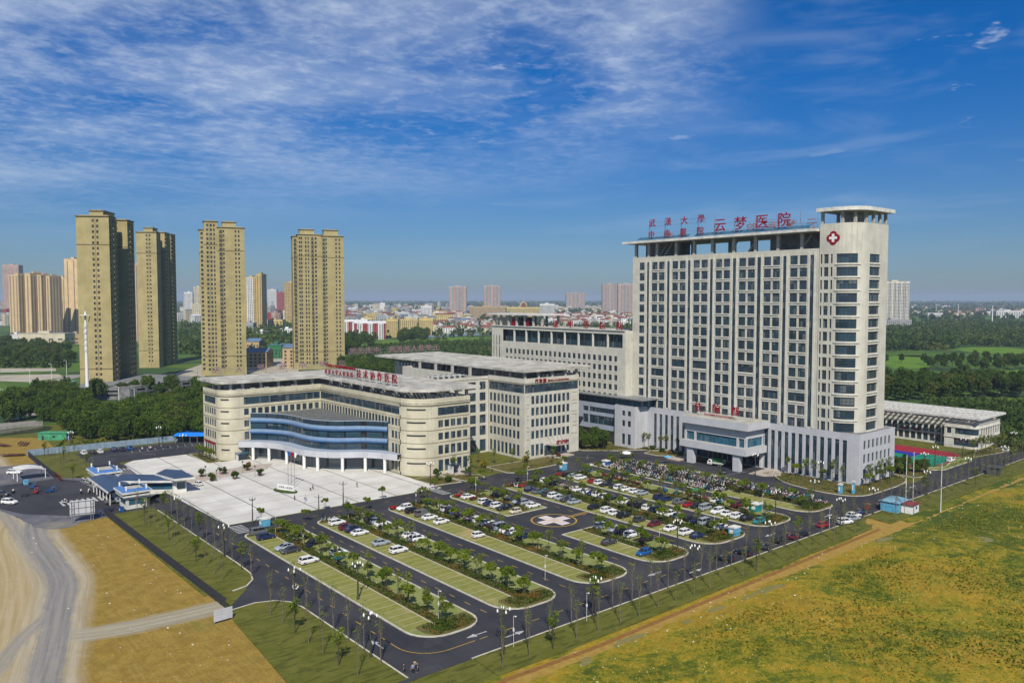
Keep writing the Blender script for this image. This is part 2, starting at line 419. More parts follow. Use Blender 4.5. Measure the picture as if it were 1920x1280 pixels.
def f_waste(t, p):
    # bare ochre soil with grass coming through in patches
    n1 = t.noise(p, .03, 6, .72, .9); n2 = t.noise(p, .55, 6, .75, .3); n3 = t.noise(p, .13, 5, .7, 1.0); n4 = t.noise(p, .95, 5, .85); n5 = t.noise(p, 1.9, 4, .85)
    x, y, z = t.sep(p)
    st = t.noise(t.comb(t.math('MULTIPLY', t.math('ADD', x, t.math('MULTIPLY', y, .6)), .12), t.math('MULTIPLY', t.math('SUBTRACT', y, t.math('MULTIPLY', x, .5)), .75), 0), 1, 5, .7, .4)
    c = t.mix(t.ramp(n2, .38, .62), (.340, .215, .014), (.225, .145, .010))
    c = t.mix(t.math('MULTIPLY', t.ramp(st, .48, .62), .6), c, (.32, .25, .035))
    c = t.mix(t.math('MULTIPLY', t.ramp(n5, .46, .60), .65), c, (.135, .10, .010))
    c = t.mix(t.math('MULTIPLY', t.ramp(n4, .55, .64), .5), c, (.37, .29, .06))
    fine = t.math('ADD', t.math('MULTIPLY', n4, .55), t.math('MULTIPLY', n5, .45))
    g = t.math('ADD', t.math('MULTIPLY', n1, .55), t.math('ADD', t.math('MULTIPLY', n3, .32), t.math('ADD', t.math('MULTIPLY', n2, .20), t.math('MULTIPLY', fine, .30))))
    g = t.math('ADD', g, t.math('ADD', t.math('MULTIPLY', t.ramp(x, 90, 260), .05), .008))
    c = t.mix(t.math('MULTIPLY', t.ramp(g, .655, .715), .85), c, (.19, .17, .010))
    c = t.mix(t.ramp(g, .715, .765), c, (.090, .108, .006))
    c = t.mix(t.math('MULTIPLY', t.ramp(g, .76, .80), .8), c, (.040, .068, .004))
    c = t.mix(t.ramp(n4, .70, .76), c, (.46, .39, .18))
    return c, .95, t.math('ADD', n2, t.math('MULTIPLY', n4, .5))
def curve(t, v, pts, lo, hi, vlo, vhi):
    """piecewise curve through pts (v, value)"""
    o = t.n('ShaderNodeFloatCurve'); c = o.mapping.curves[0]; P_ = sorted(((p[0]-lo)/(hi-lo), (p[1]-vlo)/(vhi-vlo)) for p in pts)
    c.points[0].location = P_[0]; c.points[1].location = P_[-1]
    for q in P_[1:-1]: c.points.new(*q)
    o.mapping.extend = 'HORIZONTAL'; o.mapping.update(); t.put(o.inputs[1], t.math('DIVIDE', t.math('SUBTRACT', v, lo), hi-lo))
    return t.math('ADD', t.math('MULTIPLY', o.outputs[0], vhi-vlo), vlo)
def f_soil(t, p):
    n = t.noise(p, .35, 6, .75, .4); x, y, z = t.sep(p); n4 = t.noise(p, 2.4, 5, .8); n3 = t.noise(p, .22, 5, .7, .6)
    st = t.noise(t.comb(t.math('MULTIPLY', x, 1.6), t.math('MULTIPLY', y, .07), 0), 1.2, 5, .65, .25)
    c = t.mix(t.ramp(n, .38, .62), (.275, .185, .035), (.205, .135, .022))
    c = t.mix(t.math('MULTIPLY', t.ramp(st, .48, .66), .4), c, (.32, .235, .075))
    c = t.mix(t.math('MULTIPLY', t.ramp(n4, .50, .66), .8), c, (.14, .088, .015))
    c = t.mix(t.math('MULTIPLY', t.ramp(t.noise(p, .10, 5, .7, .5), .58, .7), .7), c, (.14, .135, .03))
    def track(c, u, v, pts, rng_, half, edge, col1, col2, amt=1.0):
        k = curve(t, v, pts, *rng_); d = t.math('ABSOLUTE', t.math('SUBTRACT', t.math('ADD', u, t.math('MULTIPLY', t.math('SUBTRACT', n3, .5), 2.4)), k))
        m = t.math('SUBTRACT', 1, t.ramp(d, half, half+edge)); m2 = t.math('MULTIPLY', m, t.math('ADD', .45, t.math('MULTIPLY', n, .9)), clamp=True)
        rut = t.ramp(t.noise(t.comb(t.math('SUBTRACT', u, k), t.math('MULTIPLY', v, .03), 0), 1.1, 4, .6, .2), .4, .62)
        return t.mix(t.math('MULTIPLY', m2, amt, clamp=True), c, t.mix(rut, col1, col2))
    main = [(250, 38), (230.5, 35.1), (208.9, 34.5), (190.7, 33.8), (177, 31), (165.6, 28.1), (155.5, 25.6), (146.8, 23.3), (130, 19)]
    left = [(250, 31), (232, 27.6), (215, 27.1), (183, 23.6), (166, 20.2), (156, 18), (140, 13)]
    br = [(190, 32), (171.3, 27.6), (164.5, 23.4), (157.9, 20.1), (151.7, 17.4), (140, 12)]
    R1 = (125, 255, 8, 42)
    c = track(c, x, y, left, R1, 3.0, 4.5, (.40, .33, .21), (.33, .26, .14), .9)
    c = track(c, x, y, main, R1, 3.6, 3.6, (.38, .33, .24), (.30, .26, .18), 1.0)
    c = track(c, y, x, [(25, 158.5), (29.6, 156.9), (34.5, 155.2), (41.6, 154.2), (49.4, 153.8), (58, 154)], (25, 58, 150, 160), 2.0, 2.6, (.33, .30, .22), (.24, .225, .18), t.ramp(x, 26, 31))
    c = track(c, x, y, br, R1, .9, 1.5, (.25, .235, .205), (.20, .19, .17), .85)
    c = track(c, x, y, main, R1, 1.9, 1.4, (.225, .215, .20), (.165, .16, .16), 1.0)
    return c, .95, n
def f_track(t, p):
    n = t.noise(p, .25, 5, .65, .4)
    c = t.mix(t.ramp(n, .3, .7), (.33, .285, .20), (.25, .225, .17))
    c = t.mix(t.ramp(t.noise(p, .06, 3), .45, .6), c, (.36, .29, .17))
    return c, .95, n
def f_asphalt(t, p, k=1.0):
    n = t.noise(p, .09, 4, .6); n2 = t.noise(p, 1.4, 4, .7)
    c = t.mix(t.ramp(n, .35, .7), (.029*k, .030*k, .037*k), (.046*k, .046*k, .052*k))
    c = t.mix(t.math('MULTIPLY', t.ramp(n2, .55, .8), .35), c, (.085, .08, .075))
    x, y, z = t.sep(p); v = t.n('ShaderNodeTexVoronoi', feature='F1', distance='CHEBYCHEV'); t.put(v.inputs['Vector'], p); v.inputs['Scale'].default_value = .07
    c = t.mix(t.math('MULTIPLY', t.math('GREATER_THAN', t.sep(v.outputs['Color'])[0], .8), .35), c, (.065*k, .064*k, .066*k))
    ty = t.noise(t.comb(t.math('MULTIPLY', x, .9), t.math('MULTIPLY', y, .03), 0), 1, 3, .6)
    c = t.mix(t.math('MULTIPLY', t.ramp(ty, .5, .7), .35), c, (.020*k, .020*k, .024*k))
    c = t.mix(t.math('MULTIPLY', t.ramp(t.noise(p, .35, 5, .8, 1.5), .62, .66), .3), c, (.012, .012, .014))
    return c, .8, None
def f_lane(t, p):
    n = t.noise(p, .2, 5, .7, .5); c = t.mix(t.ramp(n, .35, .65), (.245, .23, .20), (.185, .18, .17)); return t.mix(t.math('MULTIPLY', t.ramp(t.noise(p, .5, 5, .7), .45, .7), .6), c, (.29, .25, .18)), .9, None
def f_asphalt_old(t, p):
    c, r, h = f_asphalt(t, p, 2.9); return t.mix(t.ramp(t.noise(p, .06, 4, .65, .6), .5, .75), c, (.20, .18, .14)), .85, None
def f_plaza(t, p):
    x, y, z = t.sep(p)
    c = t.mix(t.ramp(t.noise(p, .12, 4), .35, .7), (.60, .585, .54), (.50, .48, .44))
    wn = t.n('ShaderNodeTexWhiteNoise'); t.put(wn.inputs[0], t.comb(t.math('FLOOR', t.math('DIVIDE', x, 6.4)), t.math('FLOOR', t.math('DIVIDE', y, 9.5)), 0))
    c = t.mix(t.math('MULTIPLY', wn.outputs[0], .26), c, (.36, .35, .33))
    j = t.math('MAXIMUM', t.math('LESS_THAN', t.math('PINGPONG', t.math('ADD', x, 1), 12.8/2), .20), t.math('LESS_THAN', t.math('PINGPONG', t.math('ADD', y, 3), 9.5/2), .10))
    c = t.mix(t.math('MULTIPLY', j, .85), c, (.12, .115, .105))
    j2 = t.math('MAXIMUM', line(t, x, 6.4, .1), line(t, y, 4.75, .08))
    c = t.mix(t.math('MULTIPLY', j2, .28), c, (.25, .24, .22))
    c = t.mix(t.math('MULTIPLY', t.ramp(t.noise(p, .09, 5, .75, .8), .62, .76), .6), c, (.34, .28, .18))
    return c, .75, None
def f_granite(t, p):
    c = t.mix(t.ramp(t.noise(p, .5, 4, .8), .4, .6), (.42, .36, .30), (.33, .29, .26)); return c, .8, None
def f_lawn(t, p):
    n = t.noise(p, .25, 5, .7, .5); st = t.noise(t.vmath('MULTIPLY', p, (.22, 1.1, 1)), 1.0, 4, .6, .5)
    c = t.mix(t.ramp(n, .35, .65), (.085, .092, .010), (.118, .118, .020))
    c = t.mix(t.ramp(st, .48, .64), c, (.055, .063, .008))
    c = t.mix(t.ramp(t.noise(p, 2.5, 3, .7), .6, .75), c, (.15, .14, .04))
    return c, .95, n
def f_paver(t, p):
    # grass grown pavers with pale stall lines every 2.6 m
    x, y, z = t.sep(p); n = t.noise(p, .5, 5, .7)
    wn = t.n('ShaderNodeTexWhiteNoise'); t.put(wn.inputs[0], t.comb(0, t.math('FLOOR', t.math('DIVIDE', y, 2.55)), 0))
    c = t.mix(t.ramp(n, .35, .65), (.215, .210, .048), (.155, .170, .030))
    c = t.mix(t.math('MULTIPLY', wn.outputs[0], .4), c, (.26, .235, .10))
    c = t.mix(t.math('MULTIPLY', t.ramp(t.noise(t.vmath('MULTIPLY', p, (.5, 2.2, 1)), 1.1, 4, .7), .5, .65), .5), c, (.135, .175, .028))
    c = t.mix(t.ramp(t.noise(p, .06, 3), .55, .68), c, (.30, .245, .10))
    j = line(t, y, 2.55, .15)
    c = t.mix(t.math('MULTIPLY', j, .62), c, (.44, .44, .32))
    return c, .95, n
def f_bed(t, p):
    n = t.noise(p, .6, 4, .7); c = t.mix(t.ramp(n, .35, .65), (.075, .085, .02), (.14, .10, .035)); return c, .95, n
def f_strip(t, p):
    n = t.noise(p, .4, 4, .7); c = t.mix(t.ramp(n, .35, .65), (.21, .225, .075), (.16, .185, .05)); return c, .95, n
def f_kerb(t, p): return t.mix(t.ramp(t.noise(p, .8, 3), .3, .7), (.50, .47, .39), (.38, .35, .28)), .8, None
def flat(c, c2=None, sc=1.0, r=.8):
    c2 = c2 or tuple(v*.75 for v in c)
    return lambda t, p: (t.mix(t.ramp(t.noise(p, sc, 4, .7), .35, .7), c, c2), r, None)
for nm, f in dict(land=f_land, waste=f_waste, soil=f_soil, track=f_track, asphalt=f_asphalt, asphalt_old=f_asphalt_old, lane=f_lane, plaza=f_plaza, granite=f_granite,
                  lawn=f_lawn, paver=f_paver, bed=f_bed, strip=f_strip, kerb=f_kerb, mark_white=flat((.50, .50, .48), (.20, .20, .20), 3), mark_yellow=flat((.50, .30, .04), (.30, .19, .04), 2),
                  mark_pink=flat((.60, .52, .50), (.48, .42, .40), .8), court_red=flat((.30, .02, .035)), court_blue=flat((.02, .03, .32)), court_green=flat((.01, .22, .14)),
                  mud=flat((.33, .215, .045), (.24, .15, .03), .7), puddle=flat((.20, .175, .05), (.15, .13, .035), .6, .35), paddy=flat((.105, .195, .008), (.075, .155, .008), .05), paddy_dark=flat((.065, .125, .008), (.05, .095, .008), .05),
                  road_far=flat((.27, .25, .23), (.22, .20, .18), .05), pale_yard=flat((.40, .36, .29), (.30, .27, .2), .08), water=flat((.055, .065, .035), (.04, .05, .03), .05, .08), cut=flat((.24, .12, .03), (.16, .075, .02), 1.0)).items():
    groundmat(nm, f)
def rough(P, amp=.7, step=2.0, seed=1):
    q = random.Random(seed); o = []
    for i in range(len(P)):
        a, b = P[i], P[(i+1) % len(P)]; l = math.hypot(b[0]-a[0], b[1]-a[1]); n = max(1, int(l/step))
        for k in range(n): t = k/n; o.append((a[0]+(b[0]-a[0])*t+q.gauss(0, amp)*.5, a[1]+(b[1]-a[1])*t+q.gauss(0, amp)*.5))
    return o
def sheet(name, poly, z, m, kind='structure', zb=None):
    mb = MB()
    if zb is None:
        a = sum(poly[i][0]*poly[(i+1) % len(poly)][1]-poly[(i+1) % len(poly)][0]*poly[i][1] for i in range(len(poly)))
        mb.face([(p[0], p[1], z) for p in (poly if a > 0 else poly[::-1])], m)
    else: mb.prism(poly, zb, z, m)
    return mb.build(name, kind=kind)
def smooth_poly(P, n=2, closed=True):
    for _ in range(n):
        Q = []
        m = len(P)
        for i in range(m if closed else m-1):
            a, b = P[i], P[(i+1) % m]; Q += [(a[0]*.75+b[0]*.25, a[1]*.75+b[1]*.25), (a[0]*.25+b[0]*.75, a[1]*.25+b[1]*.75)]
        P = Q
    return P
def rrect(x0, x1, y0, y1, r, n=6):
    """rounded rectangle, r = radii for corners (x0y0, x1y0, x1y1, x0y1)"""
    P = []
    for (cx, cy, a, q) in ((x0, y0, 180, r[0]), (x1, y0, 270, r[1]), (x1, y1, 0, r[2]), (x0, y1, 90, r[3])):
        if q <= 0: P.append((cx, cy)); continue
        sx = 1 if cx == x0 else -1; sy = 1 if cy == y0 else -1
        P += arc(cx+sx*q, cy+sy*q, q, a, a+90, n)
    return P
def kerb(P, closed=True, w=.34, h=.15, name='kerb'):
    mb = MB(); n = len(P); A = off(P, w/2, closed); B = off(P, -w/2, closed)
    for i in range(n if closed else n-1):
        j = (i+1) % n; a, b, c, d = A[i], A[j], B[j], B[i]
        mb.face([(*a, h), (*b, h), (*c, h), (*d, h)], 'kerb'); mb.face([(*a, 0), (*b, 0), (*b, h), (*a, h)], 'kerb'); mb.face([(*c, 0), (*d, 0), (*d, h), (*c, h)], 'kerb')
    return mb.build(name, kind='structure')
PX = lambda L, z=0: [gp(*p, z) for p in L]
# base land as a big sheet (grid so it reads as terrain from anywhere)
sheet('ground', [(-9000, -9000), (22000, -9000), (22000, 22000), (-9000, 22000)], -.06, 'land')
sheet('site_ground', [(50, 86), (430, 86), (430, 430), (50, 430)], -.05, 'lawn')
# waste ground to the right of the hospital road
from mathutils import noise as mn
def wz(x, y):
    e = min(1, max(0, (91.5-y)/9)); h = .55*mn.fractal(Vector((x*.045, y*.045, 3)), 1, 2, 3)+.34*mn.fractal(Vector((x*.22, y*.22, 9)), 1, 2, 3)
    return -.032+e*max(0, h+.55)
def relief():
    X = np.arange(20, 641, 2.2); Y = np.arange(-200, 97.5, 2.2); vs = []; idx = {}; fs = []
    for i, x in enumerate(X):
        for j, y in enumerate(Y):
            vs.append((x, min(y, 96.5), wz(x, y))); idx[i, j] = len(vs)-1
    for i in range(len(X)-1):
        for j in range(len(Y)-1): fs.append((idx[i, j], idx[i+1, j], idx[i+1, j+1], idx[i, j+1]))
    me = bpy.data.meshes.new('waste_ground'); me.from_pydata(vs, [], fs); me.materials.append(MAT['waste']); me.shade_smooth(); o = link('waste_ground', me); o['kind'] = 'structure'
relief()
sheet('soil_field', [(-60, 60), (56, 60), (56, 97), (54, 240), (50, 250), (52, 352), (62, 352), (64, 392), (50, 404), (-60, 392)], -.035, 'soil')
# cut bank and trampled soil between lawn strip and waste ground
sheet('soil_bank', rough(smooth_poly([(66, 93), (78, 95.4), (96, 94.6), (150, 95.2), (205, 96.2), (212, 104), (222, 101), (214, 93), (232, 92), (300, 93.8), (356, 92), (352, 90), (270, 89), (205, 90), (150, 92.3), (110, 92.0), (84, 91.5), (70, 89)], 2), .9, 1.2), -.015, 'mud')
mb = MB()
cutp = [(64, 96), (66, 93.4), (78, 94.9), (96, 94.1), (150, 94.9), (205, 95.8)]
for a, b in zip(cutp, cutp[1:]): mb.face([(a[0], a[1]-.7, -.012), (b[0], b[1]-.7, -.012), (b[0], b[1]+.4, -.012), (a[0], a[1]+.4, -.012)], 'cut')
mb.build('bank_edge', kind='structure')
for P in ([(1385, 1124), (1415, 1108), (1450, 1096), (1480, 1093), (1462, 1103), (1425, 1119), (1400, 1125)], [(1320, 1148), (1345, 1134), (1365, 1138), (1355, 1148)],
          [(1085, 1240), (1100, 1228), (1115, 1235), (1108, 1248), (1090, 1250)], [(1150, 1206), (1175, 1192), (1215, 1184), (1212, 1192), (1170, 1206), (1148, 1214)],
          [(1825, 1014), (1850, 1009), (1868, 1022), (1840, 1022)], [(1640, 1012), (1670, 1004), (1680, 1012), (1650, 1020)], [(1273, 1165), (1300, 1160), (1310, 1166), (1285, 1172)]):
    Q_ = smooth_poly(PX(P), 2); sheet('puddle', rough(Q_, .3, .8), .03+sorted(wz(*q) for q in Q_)[len(Q_)//2], 'puddle')
# roads --------------------------------------------------------------------
KX = 66.3; KY = 104.0
sheet('road', [(54.5, 104), (78, 104), (420, 104), (430, 110), (430, 114.8), (336, 115.2), (290, 118), (268, 113), (262, 114.5), (249, 115), (249, 156), (240, 192), (246, 216), (246, 224), (224, 224), (224, 224), (164, 210), (164, 300), (150, 300), (150, 222), (143.4, 206), (76, 208), (74.4, 258), (66, 267), (57, 267), (55.5, 240), (62, 160), (54.5, 151)], .0, 'asphalt')
sheet('car_park_asphalt', [(66.5, 300), (75.5, 300), (75, 315), (80, 315.5), (112, 315.5), (125, 344), (66.5, 344)], .004, 'asphalt')
sheet('forecourt_road', rough(smooth_poly(PX([(-40, 880), (60, 868), (150, 862), (178, 880), (280, 880), (300, 930), (345, 915), (330, 905), (232, 965), (160, 975), (130, 990), (70, 992), (45, 975), (-40, 940)]), 1), .3, .8), .002, 'asphalt_old')
sheet('forecourt_asphalt', [(30, 300), (52, 300), (57, 292), (60, 262), (60, 240), (53, 239), (48, 243), (36, 256), (27, 280)], .006, 'asphalt')
# plaza -------------------------------------------------------------------
sheet('plaza', [(75.8, 208.6), (143.3, 206.6), (143.3, 291.4), (100, 291.4), (98.8, 314.3), (80, 314.8), (75.6, 310), (74.7, 290.5), (74.2, 258)], .10, 'plaza', zb=0)
mb = MB(); mb.face([(74.9, 262, .106), (112, 268.5, .106), (118, 277, .106), (110, 280, .106), (75, 270.5, .106)], 'granite'); mb.build('paved_walk', kind='structure')
# lawns ---------------------------------------------------------------------
def lawn(P, name='lawn', kb=True, op=None, m='lawn', z=.13):
    sheet(name, P, z, m, zb=0)
    if kb: kerb(P if op is None else op, closed=op is None)
L1 = [(53.6, 161.2), (59, 160.2)]+[(62.4, 161.2), (64.8, 164), (66, 168)]+[(66.3, 176), (66.1, 226), (66.0, 239.5), (53.3, 239.5)]
lawn(L1, op=off([(59, 160.2), (62.4, 161.2), (64.8, 164), (66, 168), (66.3, 176), (66.1, 236)], 0))
L2 = [(50, 105), (66.3, 105), (66.3, 143), (65.6, 147), (63.6, 149.6), (60, 151), (54, 150)]
lawn(L2, op=[(66.3, 105), (66.3, 143), (65.6, 147), (63.6, 149.6), (60, 151), (54.4, 150.2)])
lawn([(77.8, 96.4), (92, 96.0), (150, 96.4), (204, 97), (201, 103.9), (78.4, 103.9)], op=[(200.5, 104), (78.2, 104)])
lawn([(212, 96), (300, 95.8), (360, 94), (420, 92), (424, 103.9), (213.5, 103.9)], op=[(424, 104), (213.5, 104)])
lawn([(52.4, 300), (66.3, 291), (66.3, 343.5), (51.8, 348)], kb=False)
lawn([(142.8, 222.4), (143.6, 210.2), (152.9, 208.9), (153.4, 213), (152.3, 222)], m='bed')
lawn([(154.6, 209), (162.3, 208.6), (163.6, 210.6), (163.8, 214), (155, 221.8), (153.6, 221.6)], m='bed')
lawn([(173.8, 222), (173.2, 210), (175, 208.4), (190, 208.6), (199, 209.2), (204, 214), (204, 221.6)], m='bed')
lawn([(165.6, 224), (171.5, 210), (172.3, 212), (172, 245), (168, 245)], m='bed', kb=False)
lawn([(222, 222), (232, 213), (240.5, 208), (247.3, 200), (247.3, 216), (240, 235), (222, 244)], m='bed')
lawn([(240.8, 191), (245, 188), (247.4, 185.5), (247.4, 200), (242, 204), (236.5, 202.5), (236.4, 197)], m='bed')
lawn(smooth_poly([(247.3, 154), (244, 153), (238, 146), (233, 140), (230.6, 128), (231.6, 120), (234.5, 115.8), (240, 114.4), (262, 114.4), (271, 118), (273.2, 123), (260, 122.6), (247.3, 122.6)], 1), m='bed')
lawn([(273.6, 116), (279, 114.8), (287, 117.8), (288, 121), (288, 134), (273.6, 134)], m='bed')
lawn([(290, 117.6), (294, 114.9), (318, 115), (324, 118), (322, 122), (300, 116.9), (292, 121)], m='strip')
lawn([(327, 117.6), (336, 115.4), (360, 111.4), (372, 116), (346, 119), (342, 122)], m='bed')
lawn([(99.5, 292.2), (104, 292), (104, 313), (100, 314)], m='bed')
# sports court -------------------------------------------------------------
sheet('sports_court_red', [(290, 121.5), (322, 117.5), (330, 126), (331, 150), (296, 152)], .03, 'court_red')
sheet('sports_court_blue', [(293, 133), (318, 133), (318, 148), (293, 148)], .04, 'court_blue')
sheet('sports_court_green', [(294, 120.8), (319.5, 119.6), (319.5, 132.8), (294, 132.8)], .044, 'court_green')
sheet('sports_court_green', [(296, 135.5), (313, 135.5), (313, 146), (296, 146)], .048, 'court_green')
# parking islands ----------------------------------------------------------
ISL = [  # x0, x1, y0, y1, stall row widths left/right, extra cut
    (75.4, 89.6, 114.4, 197.5), (95.0, 109.8, 114.6, 196.8), (116.7, 131.5, 114.8, 196.2),
    (138.2, 152.8, 114.6, 145.2), (138.4, 152.8, 167.4, 196.6), (158.8, 176.2, 114.8, 196.4), (182.0, 198.2, 115.2, 195.5), (204.4, 229.5, 115.4, 206.0)]
ISL[7] = (204.4, 220.5, 115.0, 202.0)
for i, (x0, x1, y0, y1) in enumerate(ISL):
    r = [6, 5, 4, 3]
    if i == 3: r = [6, 5, 0, 0]
    if i == 4: r = [0, 0, 4, 3]
    P = rrect(x0, x1, y0, y1, r)
    kerb(off(P, 0, True), True, w=.42)
    sheet('parking_strip', off(P, -.12, True), .12, 'strip', zb=0)
    e0 = y0+(5.2 if r[0] else .5); e1 = y1-(3.2 if r[2] else .5)
    sheet('parking_stalls', [(x0+.75, e0), (x0+5.8, e0-.0), (x0+5.8, e1), (x0+.75, e1)], .126, 'paver')
    mb = MB(); mb.box(x0+5.85, x0+6.05, e0, e1, .12, .20, 'kerb'); mb.build('kerb', kind='structure')
    if i != 7:
        mb = MB(); mb.box(x1-5.55, x1-5.4, e0+3, e1, .12, .20, 'kerb'); mb.build('kerb', kind='structure')
    sheet('planting_bed', [(x0+6.1, y0+.6), (x1-5.6, y0+.6), (x1-5.6, y1-.6), (x0+6.1, y1-.6)], .128, 'bed')
    if r[0]: sheet('planting_bed', off(rrect(x0+2.2, x1-.4, y0+.3, y0+6.5, [3.5, 4.2, .5, 1]), 0, True), .132, 'bed')
    if r[2]: sheet('planting_bed', rrect(x0+.4, x1-.4, y1-3.2, y1-.3, [.5, .5, 3, 2.5]), .132, 'bed')
sheet('parking_strip', [(220.5, 140), (223.5, 139), (226, 150), (226.5, 170), (224, 196), (220.5, 199)], .10, 'strip', zb=0)
# markings -------------------------------------------------------------------
mk = MB()
def mline(a, b, w, m='mark_white', z=.006, mb=None):
    mb = mb or mk; d = (b[0]-a[0], b[1]-a[1]); l = math.hypot(*d); n = (-d[1]/l*w/2, d[0]/l*w/2)
    q = [(a[0]+n[0], a[1]+n[1], z), (a[0]-n[0], a[1]-n[1], z), (b[0]-n[0], b[1]-n[1], z), (b[0]+n[0], b[1]+n[1], z)]
    mb.face(q, m)
def dashes(a, b, m='mark_yellow', on=1.9, gap=3.3, w=.16):
    l = math.hypot(b[0]-a[0], b[1]-a[1]); s = 0
    while s+on < l:
        p = (a[0]+(b[0]-a[0])*s/l, a[1]+(b[1]-a[1])*s/l); q = (a[0]+(b[0]-a[0])*(s+on)/l, a[1]+(b[1]-a[1])*(s+on)/l); mline(p, q, w, m); s += on+gap
for x in (92.3, 113.3, 134.9, 155.8, 179.1, 201.3): dashes((x, 118), (x, 198))
dashes((71, 118), (71, 205)); dashes((84, 109.4), (420, 109.4), on=1.8, gap=4.4); dashes((82, 202.4), (205, 202.4), on=1.6, gap=6)
for a in range(0, 9):
    t0, t1 = R(180+a*10), R(190+a*10)
    mline((77.5+6.5*math.cos(t0), 115.9+6.5*math.sin(t0)), (77.5+6.5*math.cos(t1), 115.9+6.5*math.sin(t1)), .16, 'mark_yellow')
mline((71, 115.9), (71, 121), .16, 'mark_yellow'); mline((77.5, 109.4), (83, 109.4), .16, 'mark_yellow')
def arrow(x, y, ang, L=4.6):
    c, s = math.cos(R(ang)), math.sin(R(ang)); T = lambda u, v: (x+u*c-v*s, y+u*s+v*c)
    mline(T(0, 0), T(L*.6, 0), .28); q = [(*T(L*.55, -.65), .007), (*T(L, 0), .007), (*T(L*.55, .65), .007)]; mk.face(q, 'mark_white')
for (x, y, a) in ((87, 111.2, 180), (88, 107.0, 0), (136, 111.4, 180), (140, 106.8, 0), (69, 117, 90), (181, 111.2, 180), (205, 111, 0), (232, 107, 0), (262, 111, 180)): arrow(x, y, a)
for k in range(6): mline((75.2, 199.6+k*1.35), (78.9, 199.4+k*1.35), .55)
for k in range(7): mline((138.6, 199.3+k*1.15), (141.9, 199.2+k*1.15), .5)
for k in range(9): mline((46.8+k*1.45, 258.6), (46.8+k*1.45, 264.6), .7, z=.012)
for k in range(8): mline((66.6+k*1.15, 299.5), (66.6+k*1.15, 303), .55, z=.012)
for k in range(12): mline((84+k*2.9, 331.5), (84+k*2.9+1.2, 337.5), .13, z=.012)
mline((66.9, 330.8), (121, 331.2), .13, z=.012); mline((86, 326), (90, 322), .2, z=.012)
mline((206.5, 221.5), (215.4, 208.6), .14); mline((222, 197), (240, 180.6), .14); mline((224, 160), (240, 158), .14)
# helipad -------------------------------------------------------------------
hx, hy = 145.6, 156.4; hr = 6.1
ring = [(hx+hr*math.cos(t), hy+hr*math.sin(t)) for t in np.linspace(0, 2*math.pi, 49)]
for a, b in zip(ring, ring[1:]): mline(a, b, .42, 'mark_yellow')
for u, v in ((1, 0), (0, 1)):
    w = 1.55; l = 4.9; mk.face([(hx-u*l-v*w, hy-v*l-u*w, .008+v*.003), (hx+u*l-v*w, hy-u*w+v*l, .008+v*.003), (hx+u*l+v*w, hy+u*w+v*l, .008+v*.003), (hx-u*l+v*w, hy+u*w-v*l, .008+v*.003)], 'mark_pink')
for s in (-.7, .7): mline((hx-1.3, hy+s), (hx+1.3, hy+s), .25, 'mark_yellow', .016)
mline((hx, hy-.7), (hx, hy+.7), .25, 'mark_yellow', .019)
for k in range(10): mline((152+k*.66, hy-.8), (152+k*.66, hy+.8), .3, 'mark_yellow')
mk.build('road_marking', kind='structure')
mb = MB()
for a, b in (((292, 120), (321, 118.6)), ((321, 118.6), (321, 133)), ((294, 126.4), (319.5, 126.4))): mline(a, b, .12, z=.06, mb=mb)
mb.build('court_marking', kind='structure')
# far ground: paddies, lanes, yards, canal -----------------------------------
for P, m in (([(1660, 665), (1757, 667), (1758, 678), (1740, 690), (1662, 692)], 'paddy'), ([(1660, 690), (1740, 692), (1780, 700), (1700, 712), (1658, 712)], 'paddy_dark'),
             ([(1730, 750), (1862, 748), (1925, 748), (1925, 812), (1880, 800), (1800, 768), (1736, 760)], 'paddy'), ([(1757, 668), (1900, 671), (1925, 675), (1925, 690), (1800, 690), (1757, 685)], 'paddy_dark'),
             ([(1790, 650), (1925, 652), (1925, 664), (1810, 661)], 'paddy'), ([(1655, 714), (1925, 712), (1925, 735), (1655, 745)], 'paddy'), ([(1655, 658), (1925, 664), (1925, 672), (1655, 668)], 'paddy_dark'), ([(1655, 596), (1925, 592), (1925, 600), (1700, 604)], 'paddy_dark'), ([(1885, 694), (1925, 694), (1925, 712), (1890, 708)], 'paddy'), ([(1655, 714), (1712, 716), (1708, 728), (1655, 728)], 'paddy'),
             ([(1860, 770), (1925, 765), (1925, 830), (1885, 826)], 'paddy_dark'),
             ([(0, 652), (60, 656), (60, 668), (0, 668)], 'paddy'), ([(640, 645), (925, 628), (925, 655), (800, 668), (640, 664)], 'paddy'), ([(640, 655), (700, 650), (740, 680), (640, 700)], 'paddy_dark'),
             ([(350, 628), (380, 628), (380, 655), (350, 655)], 'paddy')):
    sheet('paddy_field', smooth_poly(PX(P), 1), -.05, m)
